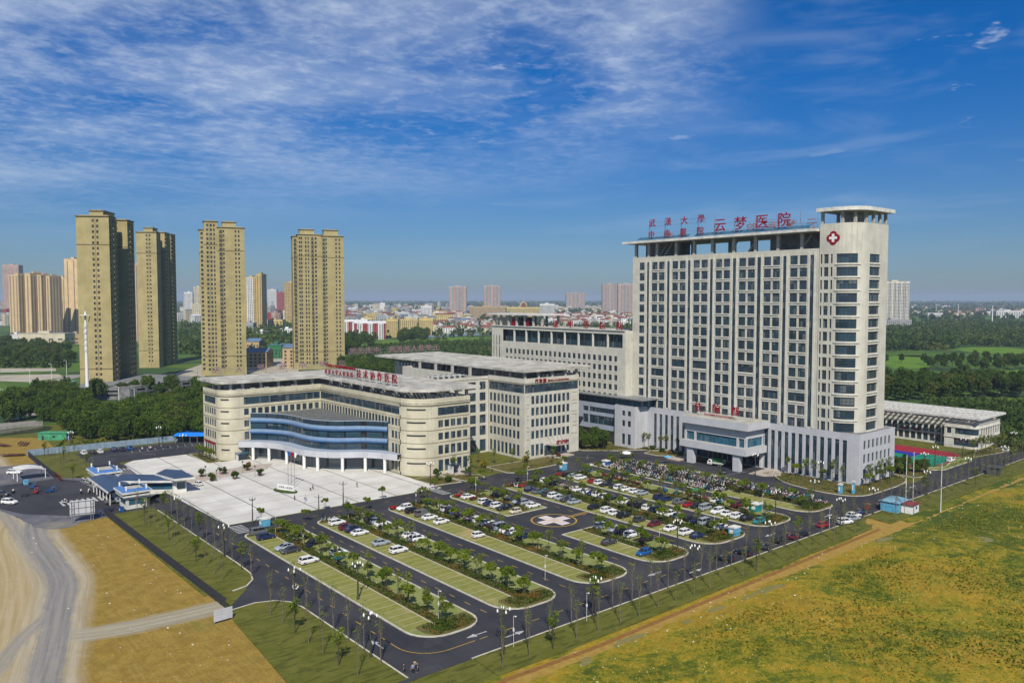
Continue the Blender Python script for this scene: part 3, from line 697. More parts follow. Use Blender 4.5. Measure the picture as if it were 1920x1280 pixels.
for P, m, nm in (([(0, 744), (60, 724), (125, 703), (150, 702), (150, 706), (110, 716), (0, 752)], 'road_far', 'road'), ([(0, 703), (110, 701), (120, 706), (60, 716), (0, 714)], 'pale_yard', 'yard'),
                 ([(0, 690), (105, 690), (105, 695), (0, 698)], 'pale_yard', 'yard'), ([(20, 768), (90, 760), (245, 758), (245, 775), (80, 778), (20, 778)], 'road_far', 'road'), ([(95, 744), (125, 740), (125, 750), (98, 750)], 'pale_yard', 'yard'),
                 ([(215, 752), (245, 752), (245, 774), (212, 772)], 'road_far', 'road'), ([(230, 705), (330, 700), (385, 680), (385, 705), (250, 720)], 'pale_yard', 'yard'), ([(440, 668), (560, 664), (560, 700), (440, 700)], 'pale_yard', 'yard'),
                 ([(-20, 795), (65, 788), (80, 792), (80, 797), (-20, 806)], 'road_far', 'road'), ([(-20, 808), (80, 798), (100, 800), (90, 808), (-20, 820)], 'water', 'canal'),
                 ([(1860, 805), (1925, 808), (1925, 850), (1870, 842)], 'pale_yard', 'yard')):
    sheet(nm, PX(P), -.04 if nm != 'canal' else -.045, m)
# ================================================================ BUILDINGS
def canopy(mb, x0, x1, y0, y1, z, th, m='louver', pitch=1.3, along='y', border=1.1, bw=.5):
    """open concrete louvre roof: border frame and deep parallel beams"""
    mb.box(x0, x1, y0, y0+border, z-th, z, m); mb.box(x0, x1, y1-border, y1, z-th, z, m)
    mb.box(x0, x0+border, y0+border, y1-border, z-th, z, m); mb.box(x1-border, x1, y0+border, y1-border, z-th, z, m)
    if along == 'y':
        a = x0+border+pitch*.6
        while a < x1-border-bw: mb.box(a, a+bw, y0+border, y1-border, z-th*.9, z-.03, m); a += pitch
    else:
        a = y0+border+pitch*.6
        while a < y1-border-bw: mb.box(x0+border, x1-border, a, a+bw, z-th*.9, z-.03, m); a += pitch
def canopy_poly(mb, P, z, th, m='louver', pitch=1.45, along='x', border=1.1, bw=.85):
    """louvre roof over a convex plan (counterclockwise): rim plus parallel beams cut to the plan"""
    I = off(P, -border, True); n = len(P)
    for i in range(n):
        j = (i+1) % n; a, b, c, d = P[i], P[j], I[j], I[i]
        mb.face([(*a, z-th), (*b, z-th), (*b, z), (*a, z)], m); mb.face([(*a, z), (*b, z), (*c, z), (*d, z)], m)
        mb.face([(*c, z-th), (*d, z-th), (*d, z), (*c, z)], m); mb.face([(*d, z-th), (*c, z-th), (*b, z-th), (*a, z-th)], m)
    k = 1 if along == 'x' else 0; lo = min(p[k] for p in I); hi = max(p[k] for p in I); t = lo+pitch*.6
    while t+bw < hi:
        xs = []
        for q in (t, t+bw):
            h = []
            for i in range(n):
                a, b = I[i], I[(i+1) % n]
                if (a[k]-q)*(b[k]-q) < 0: h.append(a[1-k]+(b[1-k]-a[1-k])*(q-a[k])/(b[k]-a[k]))
            if len(h) >= 2: xs.append((min(h), max(h)))
        if len(xs) == 2:
            a, b = max(xs[0][0], xs[1][0]), min(xs[0][1], xs[1][1])
            if along == 'x': mb.box(a, b, t, t+bw, z-th*.9, z-.03, m)
            else: mb.box(t, t+bw, a, b, z-th*.9, z-.03, m)
        t += pitch
def rooms(parent, o, L, m='roofgrey', name='roof_room'):
    for (x0, x1, y0, y1, z0, z1) in L: mb = MB(); mb.box(x0-o[0], x1-o[0], y0-o[1], y1-o[1], z0, z1, m); mb.build(name, parent)
def braces(parent, o, L, w=.5, m='concrete'):
    for (a, b) in L: mb = MB(); mb.bar((a[0]-o[0], a[1]-o[1], a[2]), (b[0]-o[0], b[1]-o[1], b[2]), w, m); mb.build('brace', parent)
def rows(s0, s1, n, w, z0, z1): return [(s0+(s1-s0)*(i+.5)/n-w/2, s0+(s1-s0)*(i+.5)/n+w/2, z0, z1) for i in range(n)]
# ---------------------------------------------------------------- outpatient building (L with a curved glass hall in its corner)
OP = empty('outpatient_building', (143.5, 291.4, 0), 0, 'cream outpatient building folded round a curved blue glass entrance hall beside the white plaza', 'hospital building')
ox, oy = 143.5, 291.4
def loc(P): return [(p[0]-ox, p[1]-oy) for p in P]
def ptx(*a): return a
path = [(172, 312), (105, 312), (105, 297.4)]   # left end, then round to the long face, inner corner, right wing, rounded corner, right end
path = [(105, 312)]+[(105, 298)]+arc(110.5, 297.0, 5.5, 180, 270, 8)+[(144, 291.4)]
path2 = [(144, 291.4), (144, 231.5)]+arc(153, 232, 9, 180, 270, 12)+[(167.2, 223)]
holes = []
LP = seglen(loc(path)); LQ = seglen(loc(path2))
s_end = LP[1]; s_arc0 = LP[1]; s_flat = LP[-2]; s_tot = LP[-1]
H1 = []; H1s = []
# left end face: four tall windows per storey, one wide band above
for (z0, z1) in ((1.0, 5.0), (7.4, 10.3), (12.2, 14.8), (16.6, 19.0)): H1 += rows(1.4, 13.6, 5, 1.75, z0, z1)
H1 += [(1.4, 13.4, 20.6, 23.2)]
s = s_flat
for (z0, z1) in ((1.2, 5.0), (7.4, 10.3), (12.2, 14.6), (16.6, 19.0)): H1 += [(s+2.6, s+4.4, z0, z1)]
H1 += [(s+2.5, s_tot-.15, 20.5, 23.3)]; H1 += [h for h in rows(s+5.0, s_tot-.3, 11, 1.75, 16.6, 19.0)]
slots = [(LP[3]+1.2, LP[3]+4.6, z, z+.62) for z in (3.6, 8.9, 13.5, 17.9, 22.3)]
mb = MB(); P1 = loc(path); P2 = loc(path2)
wall(mb, P1, 0, 26.2, 'cream_warm', H1+slots, .2)
H2 = [(.2, LQ[1]+.4, 20.5, 23.3)]
H2 += rows(.3, LQ[1]+.3, 27, 1.62, 16.5, 19.0)
for (z0, z1) in ((7.0, 10.2), (12.0, 14.6), (1.0, 5.0)): H2 += [(LQ[1]-6.0+k*2.2, LQ[1]-4.35+k*2.2, z0, z1) for k in range(3)]
f0 = LQ[-2]
for (z0, z1) in ((1.0, 5.0), (6.9, 10.0), (11.9, 14.3), (16.2, 18.6)): H2 += rows(f0+.4, f0+13.4, 5, 1.9, z0, z1)
H2 += [(f0+.6, LQ[-1]-.5, 20.3, 23.0)]
slots2 = [(LQ[3]+2.2, LQ[3]+9.0, z, z+.62) for z in (3.9, 8.9, 13.4, 17.8, 22.2)]
wall(mb, P2, 0, 26.2, 'cream_warm', H2+slots2, .2)
wall(mb, loc([(167.2, 223), (167.2, 312), (105, 312)]), 0, 26.2, 'cream_plain')
# roof deck and the parapet's inner side
wall(mb, [p for p in off(P1+P2[1:]+loc([(167.2, 312), (105, 312)]), -.4)][::-1], 24.6, 26.2, 'concrete')
mb.build('wall', OP)
mb = MB(); mb.prism(P1+P2[1:]+loc([(167.2, 312)]), 24.4, 24.6, 'roofgrey'); 
o_ = off(P1+P2[1:], 0); i_ = off(P1+P2[1:], -.4)
for k in range(len(o_)-1): mb.face([(*o_[k], 26.2), (*o_[k+1], 26.2), (*i_[k+1], 26.2), (*i_[k], 26.2)], 'cream_plain')
mb.build('roof', OP)
def bandline(parent, P, zs, proud=.1, h=.14, m='tan_trim', name='cornice'):
    mb = MB(); A = off(P, proud)
    for z in zs:
        for a, b, c, d in zip(A, A[1:], P, P[1:]):
            mb.face([(*a, z), (*b, z), (*b, z+h), (*a, z+h)], m); mb.face([(*a, z+h), (*b, z+h), (*d, z+h), (*c, z+h)], m); mb.face([(*c, z), (*d, z), (*b, z), (*a, z)], m)
    return mb.build(name, parent)
bandline(OP, P1, (6.0, 11.0, 15.3, 19.5, 23.6)); bandline(OP, P2, (6.0, 11.0, 15.3, 19.5, 23.6)); bandline(OP, P1+P2[1:], (23.95,), .16, .1, 'steel_dark')
WN = Wins(OP)
WN.holes(P1, H1, .2, lambda w: max(2, round(w/1.3)) , 2); WN.holes(P2, H2, .2, lambda w: max(1, round(w/1.3)), 2)
WN.holes(P1, slots, .2, 2, 1, 'glass_dim'); WN.holes(P2, slots2, .2, 2, 1, 'glass_dim'); WN.done((ox, oy, 0))
# roof canopy on columns
mb = MB()
canopy_poly(mb, loc(arc(109.4, 295.9, 6.0, 180, 270, 8)+[(170.6, 289.9), (170.6, 313.5), (103.4, 313.5)]), 29.6, .9)
canopy_poly(mb, loc(arc(152.6, 231.4, 10.0, 180, 270, 10)+[(170.6, 221.4), (170.6, 289.85), (142.6, 289.85)]), 29.58, .9, along='y')
mb.build('canopy', OP)
for (x, y) in [(105.8, 296.5), (105.8, 302.5), (108.5, 292.6)]+[(x, 292.2) for x in (113, 120, 127, 134, 141)]+[(144.9, y) for y in (284, 276, 268, 260, 252, 244, 236)]+[(146.6, 228.5), (151, 224.6), (157, 223.8), (162, 223.8), (166.3, 223.8)]:
    mb = MB(); mb.box(-.45, .45, -.45, .45, 0, 4.1, 'concrete'); mb.build('column', OP).location = (x-ox, y-oy, 24.6)
# roof rooms under the canopy
rooms(OP, (ox, oy), [(148, 160, 262, 275, 24.6, 28.5)]); rooms(OP, (ox, oy), [(112, 120, 301, 309, 24.6, 28.5), (150, 158, 236, 246, 24.6, 28.4)], 'concrete')
braces(OP, (ox, oy), [((148.5, 232+k*4, 24.6), (150.8, 234.4+k*4, 28.6)) for k in range(13)])
# curved glass hall: bulges from the left wing to the right wing
gx = [(115.4, 291.3), (119.6, 286.9), (123.0, 281), (124.6, 275), (124.9, 266.5), (126.4, 259.5), (130.2, 253.2), (134.2, 250.0), (138.8, 246.6), (143.9, 239.5)]
def spline(P, n=6):
    o = []
    for i in range(len(P)-1):
        p0, p1, p2, p3 = P[max(i-1, 0)], P[i], P[i+1], P[min(i+2, len(P)-1)]
        for k in range(n):
            t = k/n; o.append(tuple(.5*((2*p1[j])+(-p0[j]+p2[j])*t+(2*p0[j]-5*p1[j]+4*p2[j]-p3[j])*t*t+(-p0[j]+3*p1[j]-3*p2[j]+p3[j])*t**3) for j in (0, 1)))
    return o+[P[-1]]
G0 = loc(spline(gx, 5))
mb = MB(); wall(mb, G0, 0.1, 17.2, 'glass_atrium'); mb.build('glass_hall', OP)
mb = MB(); mb.prism(off(G0, -.15)+loc([(144.1, 239.5), (144.1, 291.5)]), 16.2, 16.5, 'glass_dim', 'hall_glass'); [mb.bar((*a_, 17.2), (*b_, 17.2), .18, 'bluegrey') for a_, b_ in zip(G0, G0[1:])]
mb.build('hall_roof', OP)
for k in range(11):
    xx = 126.4+k*1.6; ys = 290.8; ye = 261-(k)*1.5 if k < 9 else 247
    mb = MB(); mb.box(xx-ox, xx+.1-ox, ye-oy, ys-oy, 16.52, 16.68, 'steel'); mb.build('roof_rib', OP)
for z in (9.8, 14.0):
    mb = MB(); A = off(G0, .8)
    for a, b, c, d in zip(A, A[1:], G0, G0[1:]):
        mb.face([(*a, z), (*b, z), (*b, z+.5), (*a, z+.5)], 'bluefascia'); mb.face([(*a, z+.5), (*b, z+.5), (*b, z+1.25), (*a, z+1.25)], 'bluepale'); mb.face([(*a, z+1.25), (*b, z+1.25), (*d, z+1.4), (*c, z+1.4)], 'bluepale'); mb.face([(*c, z-.5), (*d, z-.5), (*b, z), (*a, z)], 'bluefascia')
    mb.build('fascia', OP)
mb = MB(); A = off(G0, 4.0); A = [(110.4-ox, 290.6-oy)]+A[1:-1]+[(142.4-ox, 231.2-oy)]; B = [(A[0][0], .0)]+G0[1:-1]+[(.5, 231.2-oy)]
for a, b, c, d in zip(A, A[1:], B, B[1:]):
    mb.face([(*a, 4.9), (*b, 4.9), (*b, 7.0), (*a, 7.0)], 'podium'); mb.face([(*a, 7.0), (*b, 7.0), (*d, 7.05), (*c, 7.05)], 'bluegrey'); mb.face([(*c, 4.9), (*d, 4.9), (*b, 4.9), (*a, 4.9)], 'white')
mb.build('entrance_canopy', OP)
LA = seglen(A)
for s in (.075, .165, .30, .475, .565, .70, .81, .915):
    (x, y), d = at_s(A, LA, LA[-1]*s); mb = MB(); mb.lathe((0, 0, 0), [(.55, 0), (.55, 4.9)], 'white', 14); mb.build('column', OP, smooth=False).location = (x-d[1]*.6, y+d[0]*.6, 0)
# red doorway band
(x, y), d = at_s(G0, seglen(G0), seglen(G0)[-1]*.42); (x2, y2), _ = at_s(G0, seglen(G0), seglen(G0)[-1]*.56)
mb = MB(); mb.bar((x+d[1]*.8, y-d[0]*.8, 4.3), (x2+d[1]*.8, y2-d[0]*.8, 4.3), .5, 'red_sign', .6); mb.build('doorway_banner', OP)
mb = MB(); mb.box(105.0-.12-ox, 105-ox, 299.0-oy, 311-oy, 5.2, 6.0, 'red_sign'); mb.build('banner', OP)
mb = MB()
for a in (109.3, 115): mb.box(a-ox, a+.2-ox, 288.6-oy, 290.6-oy, 0, 2.8, 'frame_white') if a < 110 else None
mb.box(109-ox, 113.4-ox, 287.8-oy, 291-oy, 2.8, 3.0, 'glass_blue'); mb.box(109.2-ox, 113.2-ox, 290.6-oy, 290.9-oy, 0, 2.8, 'glass_blue'); mb.build('side_porch', OP)
mb = MB(); mb.box(157.2-ox, 160.6-ox, 219.4-oy, 222.8-oy, 3.1, 3.3, 'glass_blue'); mb.box(157.4-ox, 157.6-ox, 219.6-oy, 222.8-oy, 0, 3.1, 'frame_white'); mb.box(160.2-ox, 160.4-ox, 219.6-oy, 222.8-oy, 0, 3.1, 'frame_white'); mb.box(157-ox, 161-ox, 217.8-oy, 222.8-oy, .1, .3, 'granite'); mb.build('side_porch', OP)
# rooftop letters ------------------------------------------------------------
def sign(parent, chars, x, y, z, dx, dy, pitch, size, rz, m='red_sign', posts=True, rh=1.3, name='rooftop_sign', sx=1.0, bold=.008):
    """letters standing on a light steel frame; dx,dy is the reading direction"""
    fr_ = MB(); n = len(chars)
    root = None; L = pitch*(n-1)+size
    for k in range(n+1 if posts else 0):
        px, py = x+dx*(pitch*k-.2), y+dy*(pitch*k-.2); bx, by = -dy, dx
        fr_.bar((px-bx*-.3, py-by*-.3, z-rh), (px-bx*-.3, py-by*-.3, z+size*.8), .09, 'steel')
        fr_.bar((px+bx*.3, py+by*.3, z+size*.4), (px+bx*1.7, py+by*1.7, z-rh), .08, 'steel')
    if posts:
        for zz in (z-.05, z+size*.45): fr_.bar((x+dy*-.3*1, y+dx*.3*1, zz), (x+dx*L-dy*.3, y+dy*L+dx*.3, zz), .09, 'steel')
        root = fr_.build(name, parent)
    else: root = empty(name); root.parent = parent
    for k, ch in enumerate(chars):
        if ch.strip(): text_obj(ch, size, root, (x+dx*pitch*k, y+dy*pitch*k, z), rz, m, sx=sx, bold=bold)
    return root
# facade facing -X reads towards -Y: rotate -90
RX = R(-90)
def sgn(parent, o, txt, x, y, z, pitch, size, **k): return sign(parent, txt, x-o[0], y-o[1], z-o[2], 0, -1, pitch, size, RX, **k)
o0 = (ox, oy, 0)
sgn(OP, o0, '华中科技大学同济医学院附属协和医院', 146.5, 291.0, 33.1, 1.42, 1.28, rh=3.2, bold=0)
sgn(OP, o0, '武汉大学人民医院', 145.6, 290.4, 30.6, 3.0, 2.0, rh=1.0)
sgn(OP, o0, '技术协作医院', 145.6, 264.6, 30.9, 5.0, 3.5, rh=1.3)
sign(OP, '云梦中医院人民', 166-ox, 312.6-oy, 31.0, -1, 0, 9.0, 3.0, R(180), m='red_back', rh=1.4)
def roof_unit(x, y, z, label, group):
    o = empty('air_conditioning_unit', (x, y, z), 0, label, 'air conditioner', group)
    if 'ac' not in _pc:
        mb = MB(); mb.box(-.9, .9, -.7, .7, .15, 1.7, 'frame_white'); mb.box(-.85, .85, -.72, -.7, .3, 1.5, 'steel_dark'); _pc['ac'] = mb.mesh('casing')
        mb = MB(); mb.lathe((0, 0, 1.7), [(.55, 0), (.55, .15)], 'steel_dark', 10); _pc['acf'] = mb.mesh('fan_grille')
    link('casing', _pc['ac'], o); link('fan_grille', _pc['acf'], o)
for k in range(18): roof_unit(154.5+(k % 6)*2.1, 226.5+(k//6)*2.6, 24.6, 'white roof unit under the canopy at the outpatient right corner', 'roof units, outpatient right corner')
for k in range(10): roof_unit(112+(k % 5)*5.5, 294.5+(k//5)*2.6, 24.6, 'white roof unit under the canopy of the outpatient left wing', 'roof units, outpatient left wing')
for k in range(14): roof_unit(207+(k % 7)*1.9, 225.2+(k//7)*2.4, 29.1, 'white roof unit under the front of the administration canopy', 'roof units, administration front')
for k in range(12): roof_unit(170.5+(k % 6)*2.6, 250+(k//6)*2.6, 28.8, 'white roof unit on the link wing roof', 'roof units, link wing')
for k in range(12): roof_unit(196+(k % 2)*2.2, 302+(k//2)*2.6, 29.1, 'white roof unit at the far end of the administration roof', 'roof units, administration far end')
# ---------------------------------------------------------------- administration block
AD = empty('administration_building', (192.5, 223, 0), 0, 'cream administration block with louvred roof between the outpatient building and the tall tower', 'hospital building')
ax, ay = 192.5, 223.0
A_ = lambda P: [(p[0]-ax, p[1]-ay) for p in P]
PA = A_([(192.5, 244.6), (192.5, 223), (220.8, 223)])
HA = []; fl = [(.9, 5.2), (7.4, 10.4), (11.9, 14.9), (16.2, 19.2), (20.5, 23.6)]
for (z0, z1) in fl:
    HA += [(k, k+1.15, z0, z1) for k in [1.4+i*2.36/2*1.0 for i in range(0)]]
    HA += [(.8+i*2.34, 2.3+i*2.34, z0, z1) for i in range(8)]
    for i in range(9):
        if z0 < 2 and i in (3, 4, 5): continue
        HA.append((25.0+i*2.28, 26.5+i*2.28, z0, z1))
HA += [(31.6, 38.6, .2, 4.2)]
band = [(.3, 21.3, 24.8, 27.8), (21.9, 49.4, 24.8, 27.8)]
mb = MB(); wall(mb, PA, 0, 30.3, 'cream', HA+band, .2)
# stepped slots beside the corner
for sx_ in (22.6, 46.2, 47.6):
    for (z0, z1) in fl[1:]:
        (x, y), d = at_s(PA, seglen(PA), sx_); 
        for zz in (z0, z1): mb.bar((x+d[1]*.04, y-d[0]*.04, zz), (x+d[0]*1.2+d[1]*.04, y+d[1]*1.2-d[0]*.04, zz), .12, 'tan_trim')
wall(mb, A_([(220.8, 223), (220.8, 328), (201, 328), (201, 300), (187.8, 300), (187.8, 262.2)]), 0, 30.3, 'cream')
mb.build('wall', AD)
# recessed link wing towards the outpatient block
PB = A_([(168.5, 262), (168.5, 244.6), (192.4, 244.6)])
mb = MB(); HB = []
for (z0, z1) in ((.6, 5.2), (6.9, 10.6), (11.6, 14.9), (16.0, 19.2), (20.4, 23.6), (24.8, 27.8)):
    HB += [(17.4+19.6, 17.4+22.6, z0, z1), (17.4+14.0, 17.4+17.8, z0, z1)] + ([(17.4+1.6, 17.4+5.6, z0, z1), (17.4+7.4, 17.4+11.4, z0, z1)])
wall(mb, PB, 0, 30.0, 'cream', HB, .3); mb.build('wall', AD)
mb = MB(); mb.prism(A_([(168.5, 262), (168.5, 244.6), (192.9, 244.6), (192.9, 262)]), 28.6, 28.8, 'roofgrey'); mb.prism(A_([(192.6, 223.1), (220.6, 223.1), (220.6, 328), (201, 328), (201, 300), (188, 300), (188, 244.8), (192.6, 244.8)]), 28.9, 29.1, 'roofgrey'); mb.build('roof', AD)
bandline(AD, PA, (27.95, 28.4), .12, .14)
WA = Wins(AD); WA.holes(PA, HA, .2, 1, 3); WA.holes(PA, band, .2, lambda w: round(w/1.2), 2); WA.holes(PB, HB, .3, 3, 3); WA.done((ax, ay, 0))
mb = MB(); canopy(mb, 191.2-ax, 227-ax, 221.8-ay, 330-ay, 33.6, .9, along='x', pitch=1.5, bw=.9); mb.build('canopy', AD)
for (x, y) in [(193.2, 223.7), (200, 223.7), (207, 223.7), (214, 223.7), (220, 223.7)]+[(193.2, y) for y in (232, 241)]+[(189, y) for y in (252, 264, 276, 288)]+[(202, 310), (202, 326), (219.6, 250), (219.6, 280), (219.6, 310)]:
    mb = MB(); mb.box(-.45, .45, -.45, .45, 0, 3.65, 'concrete'); mb.build('column', AD).location = (x-ax, y-ay, 29.1)
rooms(AD, (ax, ay), [(208, 218, 229, 240, 29.1, 32.6), (197, 206, 284, 298, 29.1, 32.6)])
braces(AD, (ax, ay), [((196, 228+k*4.2, 29.1), (198.5, 230.5+k*4.2, 32.6)) for k in range(16)]+[((198.5, 228+k*4.2, 32.5), (196, 230.5+k*4.2, 29.1)) for k in range(1, 16, 2)])
mb = MB(); mb.box(203.5-ax, 212-ax, 218.6-ay, 222.9-ay, 4.4, 4.75, 'concrete'); mb.box(202.5-ax, 213-ax, 217.4-ay, 222.9-ay, .02, .35, 'granite')
for k in range(4): mb.bar((204.4-ax+k*2.2, -.05, 8.2), (204.4-ax+k*2.2, -3.8, 4.8), .07, 'frame_white')
mb.build('entrance_canopy', AD)
sign(AD, '医技楼', 205.2-ax, -3.9, 4.95, 1, 0, 2.0, 1.7, 0, posts=False, name='entrance_sign')
sign(AD, '行政部', 197.6-ax, -.22, 28.55, 1, 0, 2.0, 1.7, 0, posts=False, name='wall_sign', bold=.012)
tx = text_obj('Ministry of Administration', 1.05, AD, (204.1-ax, -.2, 28.72), 0, 'red_sign', name='lettering', ext=.06)
# rear rooftop sign, its letters face away
sign(AD, '云梦县人民医院 中南医院', 227-ax, 329.0-ay, 34.6, -1, 0, 4.2, 3.4, R(180), m='red_back', rh=1.0)
# ---------------------------------------------------------------- surgical block behind
SU = empty('surgical_building', (245, 220.4, 0), 0, 'long cream block with open top floor gallery behind the administration block', 'hospital building')
sx0, sy0 = 245.0, 220.4
S_ = lambda P: [(p[0]-sx0, p[1]-sy0) for p in P]
Ls = 88.1
PS = S_([(245, 308.5), (245, 220.4), (249.4, 220.4)])
HS = [(8.4, Ls-1.6, 39.6, 45.3)]
for r_ in range(8):
    z1 = 36.2-r_*3.95
    HS += [(10.7+k*3.09, 12.5+k*3.09, z1-2.35, z1) for k in range(24)]
for a, b in [(1.0, 1.7), (3.2, 3.9), (5.4, 6.3)]:
    for z0, z1 in ((37.4, 42.2), (28.0, 36.8), (18, 27.4)): HS.append((a, b, z0, z1))
mb = MB(); wall(mb, PS, 0, 46.8, 'cream', HS, .3); wall(mb, S_([(249.4, 220.4), (249.4, 221), (266, 221), (266, 308.5), (245, 308.5)]), 0, 46.8, 'cream_plain'); mb.build('wall', SU)
mb = MB(); mb.prism(S_([(245.4, 221.3), (265.6, 221.3), (265.6, 308), (245.4, 308)]), 45.9, 46.1, 'roofgrey'); mb.box(-.5, 2.6, .2, Ls+.3, 46.8, 47.05, 'cream_plain'); mb.build('roof', SU)
mb = MB(); mb.box(2.0, 2.1, 1.6, Ls-8.4, 39.6, 45.3, 'glass')
for k in range(56): mb.box(1.93, 2.0, 1.7+k*1.4, 1.78+k*1.4, 39.6, 45.3, 'frame')
mb.build('gallery_glass', SU)
mb = MB(); mb.box(.3, 2.0, 1.6, Ls-8.4, 39.4, 39.6, 'roofgrey'); mb.build('gallery_floor', SU)
for k in range(1, 9):
    mb = MB(); mb.box(-.3, .3, -.35, .35, 0, 5.7, 'cream_plain'); mb.build('column', SU).location = (.5, 1.6+k*8.72, 39.6)
WS = Wins(SU); WS.holes(PS, HS[1:], .3, 1, 2); WS.done((sx0, sy0, 0))
mb = MB()
for r_ in range(6):
    for k in range(24): mb.box(-.12, 0, Ls-(12.55+k*3.09), Ls-(10.65+k*3.09), 36.2-r_*3.95-2.85, 36.2-r_*3.95-2.62, 'cream_plain')
mb.build('window_ledges', SU, kind='stuff')
mb = MB(); mb.box(-1.5, 13, 50, 90, 52.2, 52.9, 'offwhite'); mb.build('canopy', SU)
for (x, y) in [(0, 52), (0, 58), (0, 64), (0, 70), (0, 76), (0, 82), (0, 87.4), (12, 54), (12, 62), (12, 70), (12, 80)]:
    mb = MB(); mb.box(-.45, .45, -.45, .45, 0, 5.4, 'concrete'); mb.build('column', SU).location = (x+.6, y-.3, 46.8)
rooms(SU, (0, 0), [(3, 10, 76, 84, 46.1, 51)], 'concrete'); rooms(SU, (0, 0), [(3, 9, 66, 70, 46.1, 51.0)], 'dark')
sgn(SU, (sx0, sy0, 0), '国家二级甲等医院', 245.6, 294.0, 47.4, 9.7, 3.6, rh=.6)
# ---------------------------------------------------------------- glass bridge between blocks
BR = empty('glass_link_bridge', (241.5, 221.6, 0), 0, 'grey elevated link bridge with glass bands joining the administration block to the tower base', 'bridge')
hb = [(25, 37.0, 7.4, 10.4), (37.6, 41.2, 7.4, 10.4), (25, 37, 12.0, 14.6), (37.6, 41.2, 12.0, 14.6)]
hb = [(22.5-.2, 25.5, 7.4, 11.0), (26.2, 41.4, 7.4, 11.0), (22.3, 25.5, 12.4, 14.4), (26.2, 41.4, 12.4, 14.4)]
PBR = [(0, 42), (0, 0)]
mb = MB(); wall(mb, PBR, 5.4, 16.2, 'bluegrey', hb, .3); mb.box(.32, 3.3, 0, 42, 5.4, 16.2, 'bluegrey'); mb.build('wall', BR)
w_ = Wins(BR); w_.holes(PBR, hb, .3, lambda w: max(2, round(w/1.5)), 2); w_.done((241.5, 221.6, 0))
mb = MB(); mb.box(.6, 3.4, -12.2, 42, 16.85, 19.5, 'glass_blue'); mb.box(3.4, 7.6, -12.2, -1.4, 16.85, 19.5, 'glass_blue')
for k in range(19): mb.box(.52, .6, -12.2+k*2.95, -12.08+k*2.95, 16.85, 19.5, 'frame')
mb.build('clerestory', BR)
mb = MB(); mb.prism([(-1.4, -14.8), (7.8, -14.8), (7.8, -1.3), (3.3, -1.3), (3.3, 42.5), (-1.4, 42.5)], 19.5, 19.95, 'steel'); mb.build('roof', BR)
for y in (8, 20, 32):
    mb = MB(); mb.box(1, 2, -.5, .5, 0, 5.4, 'concrete'); mb.build('column', BR).location = (0, y, 0)
mb = MB(); PQ = [(-1.5, -.1), (-1.5, -10.9), (6.4, -10.9)]; hq = []
for (z0, z1) in ((1.2, 5.6), (8.6, 11.0), (12.9, 14.9)): hq += [(4.0, 5.6, z0, z1), (7.0, 8.7, z0, z1)]
wall(mb, PQ, 0, 16.9, 'podium', hq, .3); wall(mb, [(6.4, -.1), (-1.5, -.1)], 0, 16.9, 'podium'); mb.prism([(-1.3, -.3), (-1.3, -10.7), (6.4, -10.7), (6.4, -.3)], 16.5, 16.8, 'roofgrey'); mb.build('stair_block', BR)
w_ = Wins(BR); w_.holes(PQ, hq, .3, 1, 2); w_.done((241.5, 221.6, 0))
# ---------------------------------------------------------------- inpatient tower and its podium
TW = empty('inpatient_tower', (248, 123, 0), 0, 'tall cream hospital tower with red rooftop letters and a white cross emblem above the parking', 'hospital tower')
tx0, ty0 = 248.0, 123.0
T_ = lambda P: [(p[0]-tx0, p[1]-ty0) for p in P]
PP = T_([(248, 216.5), (248, 123), (273, 123)])
HP = []
yy = 216.5
fl_ = [206.9, 204.1, 201.3, 198.5, 195.7, 192.9, 190.1]+[156.6-2.62*i for i in range(12)]
for y in fl_: HP.append((216.5-y-.75, 216.5-y+.75, .3, 14.1))
HP.append((216.5-186.5, 216.5-158.2, .2, 5.4))
for (z0, z1) in ((1.6, 4.7), (6.7, 9.6), (11.3, 14.1)): HP += [(93.5+3.1+k*2.86, 93.5+4.6+k*2.86, z0, z1) for k in range(7)]
mb = MB(); wall(mb, PP, 0, 16.4, 'podium', HP, .35); wall(mb, T_([(273, 123), (273, 216.5), (248, 216.5)]), 0, 16.4, 'podium'); mb.build('podium_wall', TW)
mb = MB(); mb.prism(T_([(248.4, 123.4), (272.6, 123.4), (272.6, 216.1), (248.4, 216.1)]), 15.9, 16.1, 'roofgrey')
mb.box(.0, .4, .4, 93.5, 16.35, 16.42, 'podium'); mb.build('podium_roof', TW)
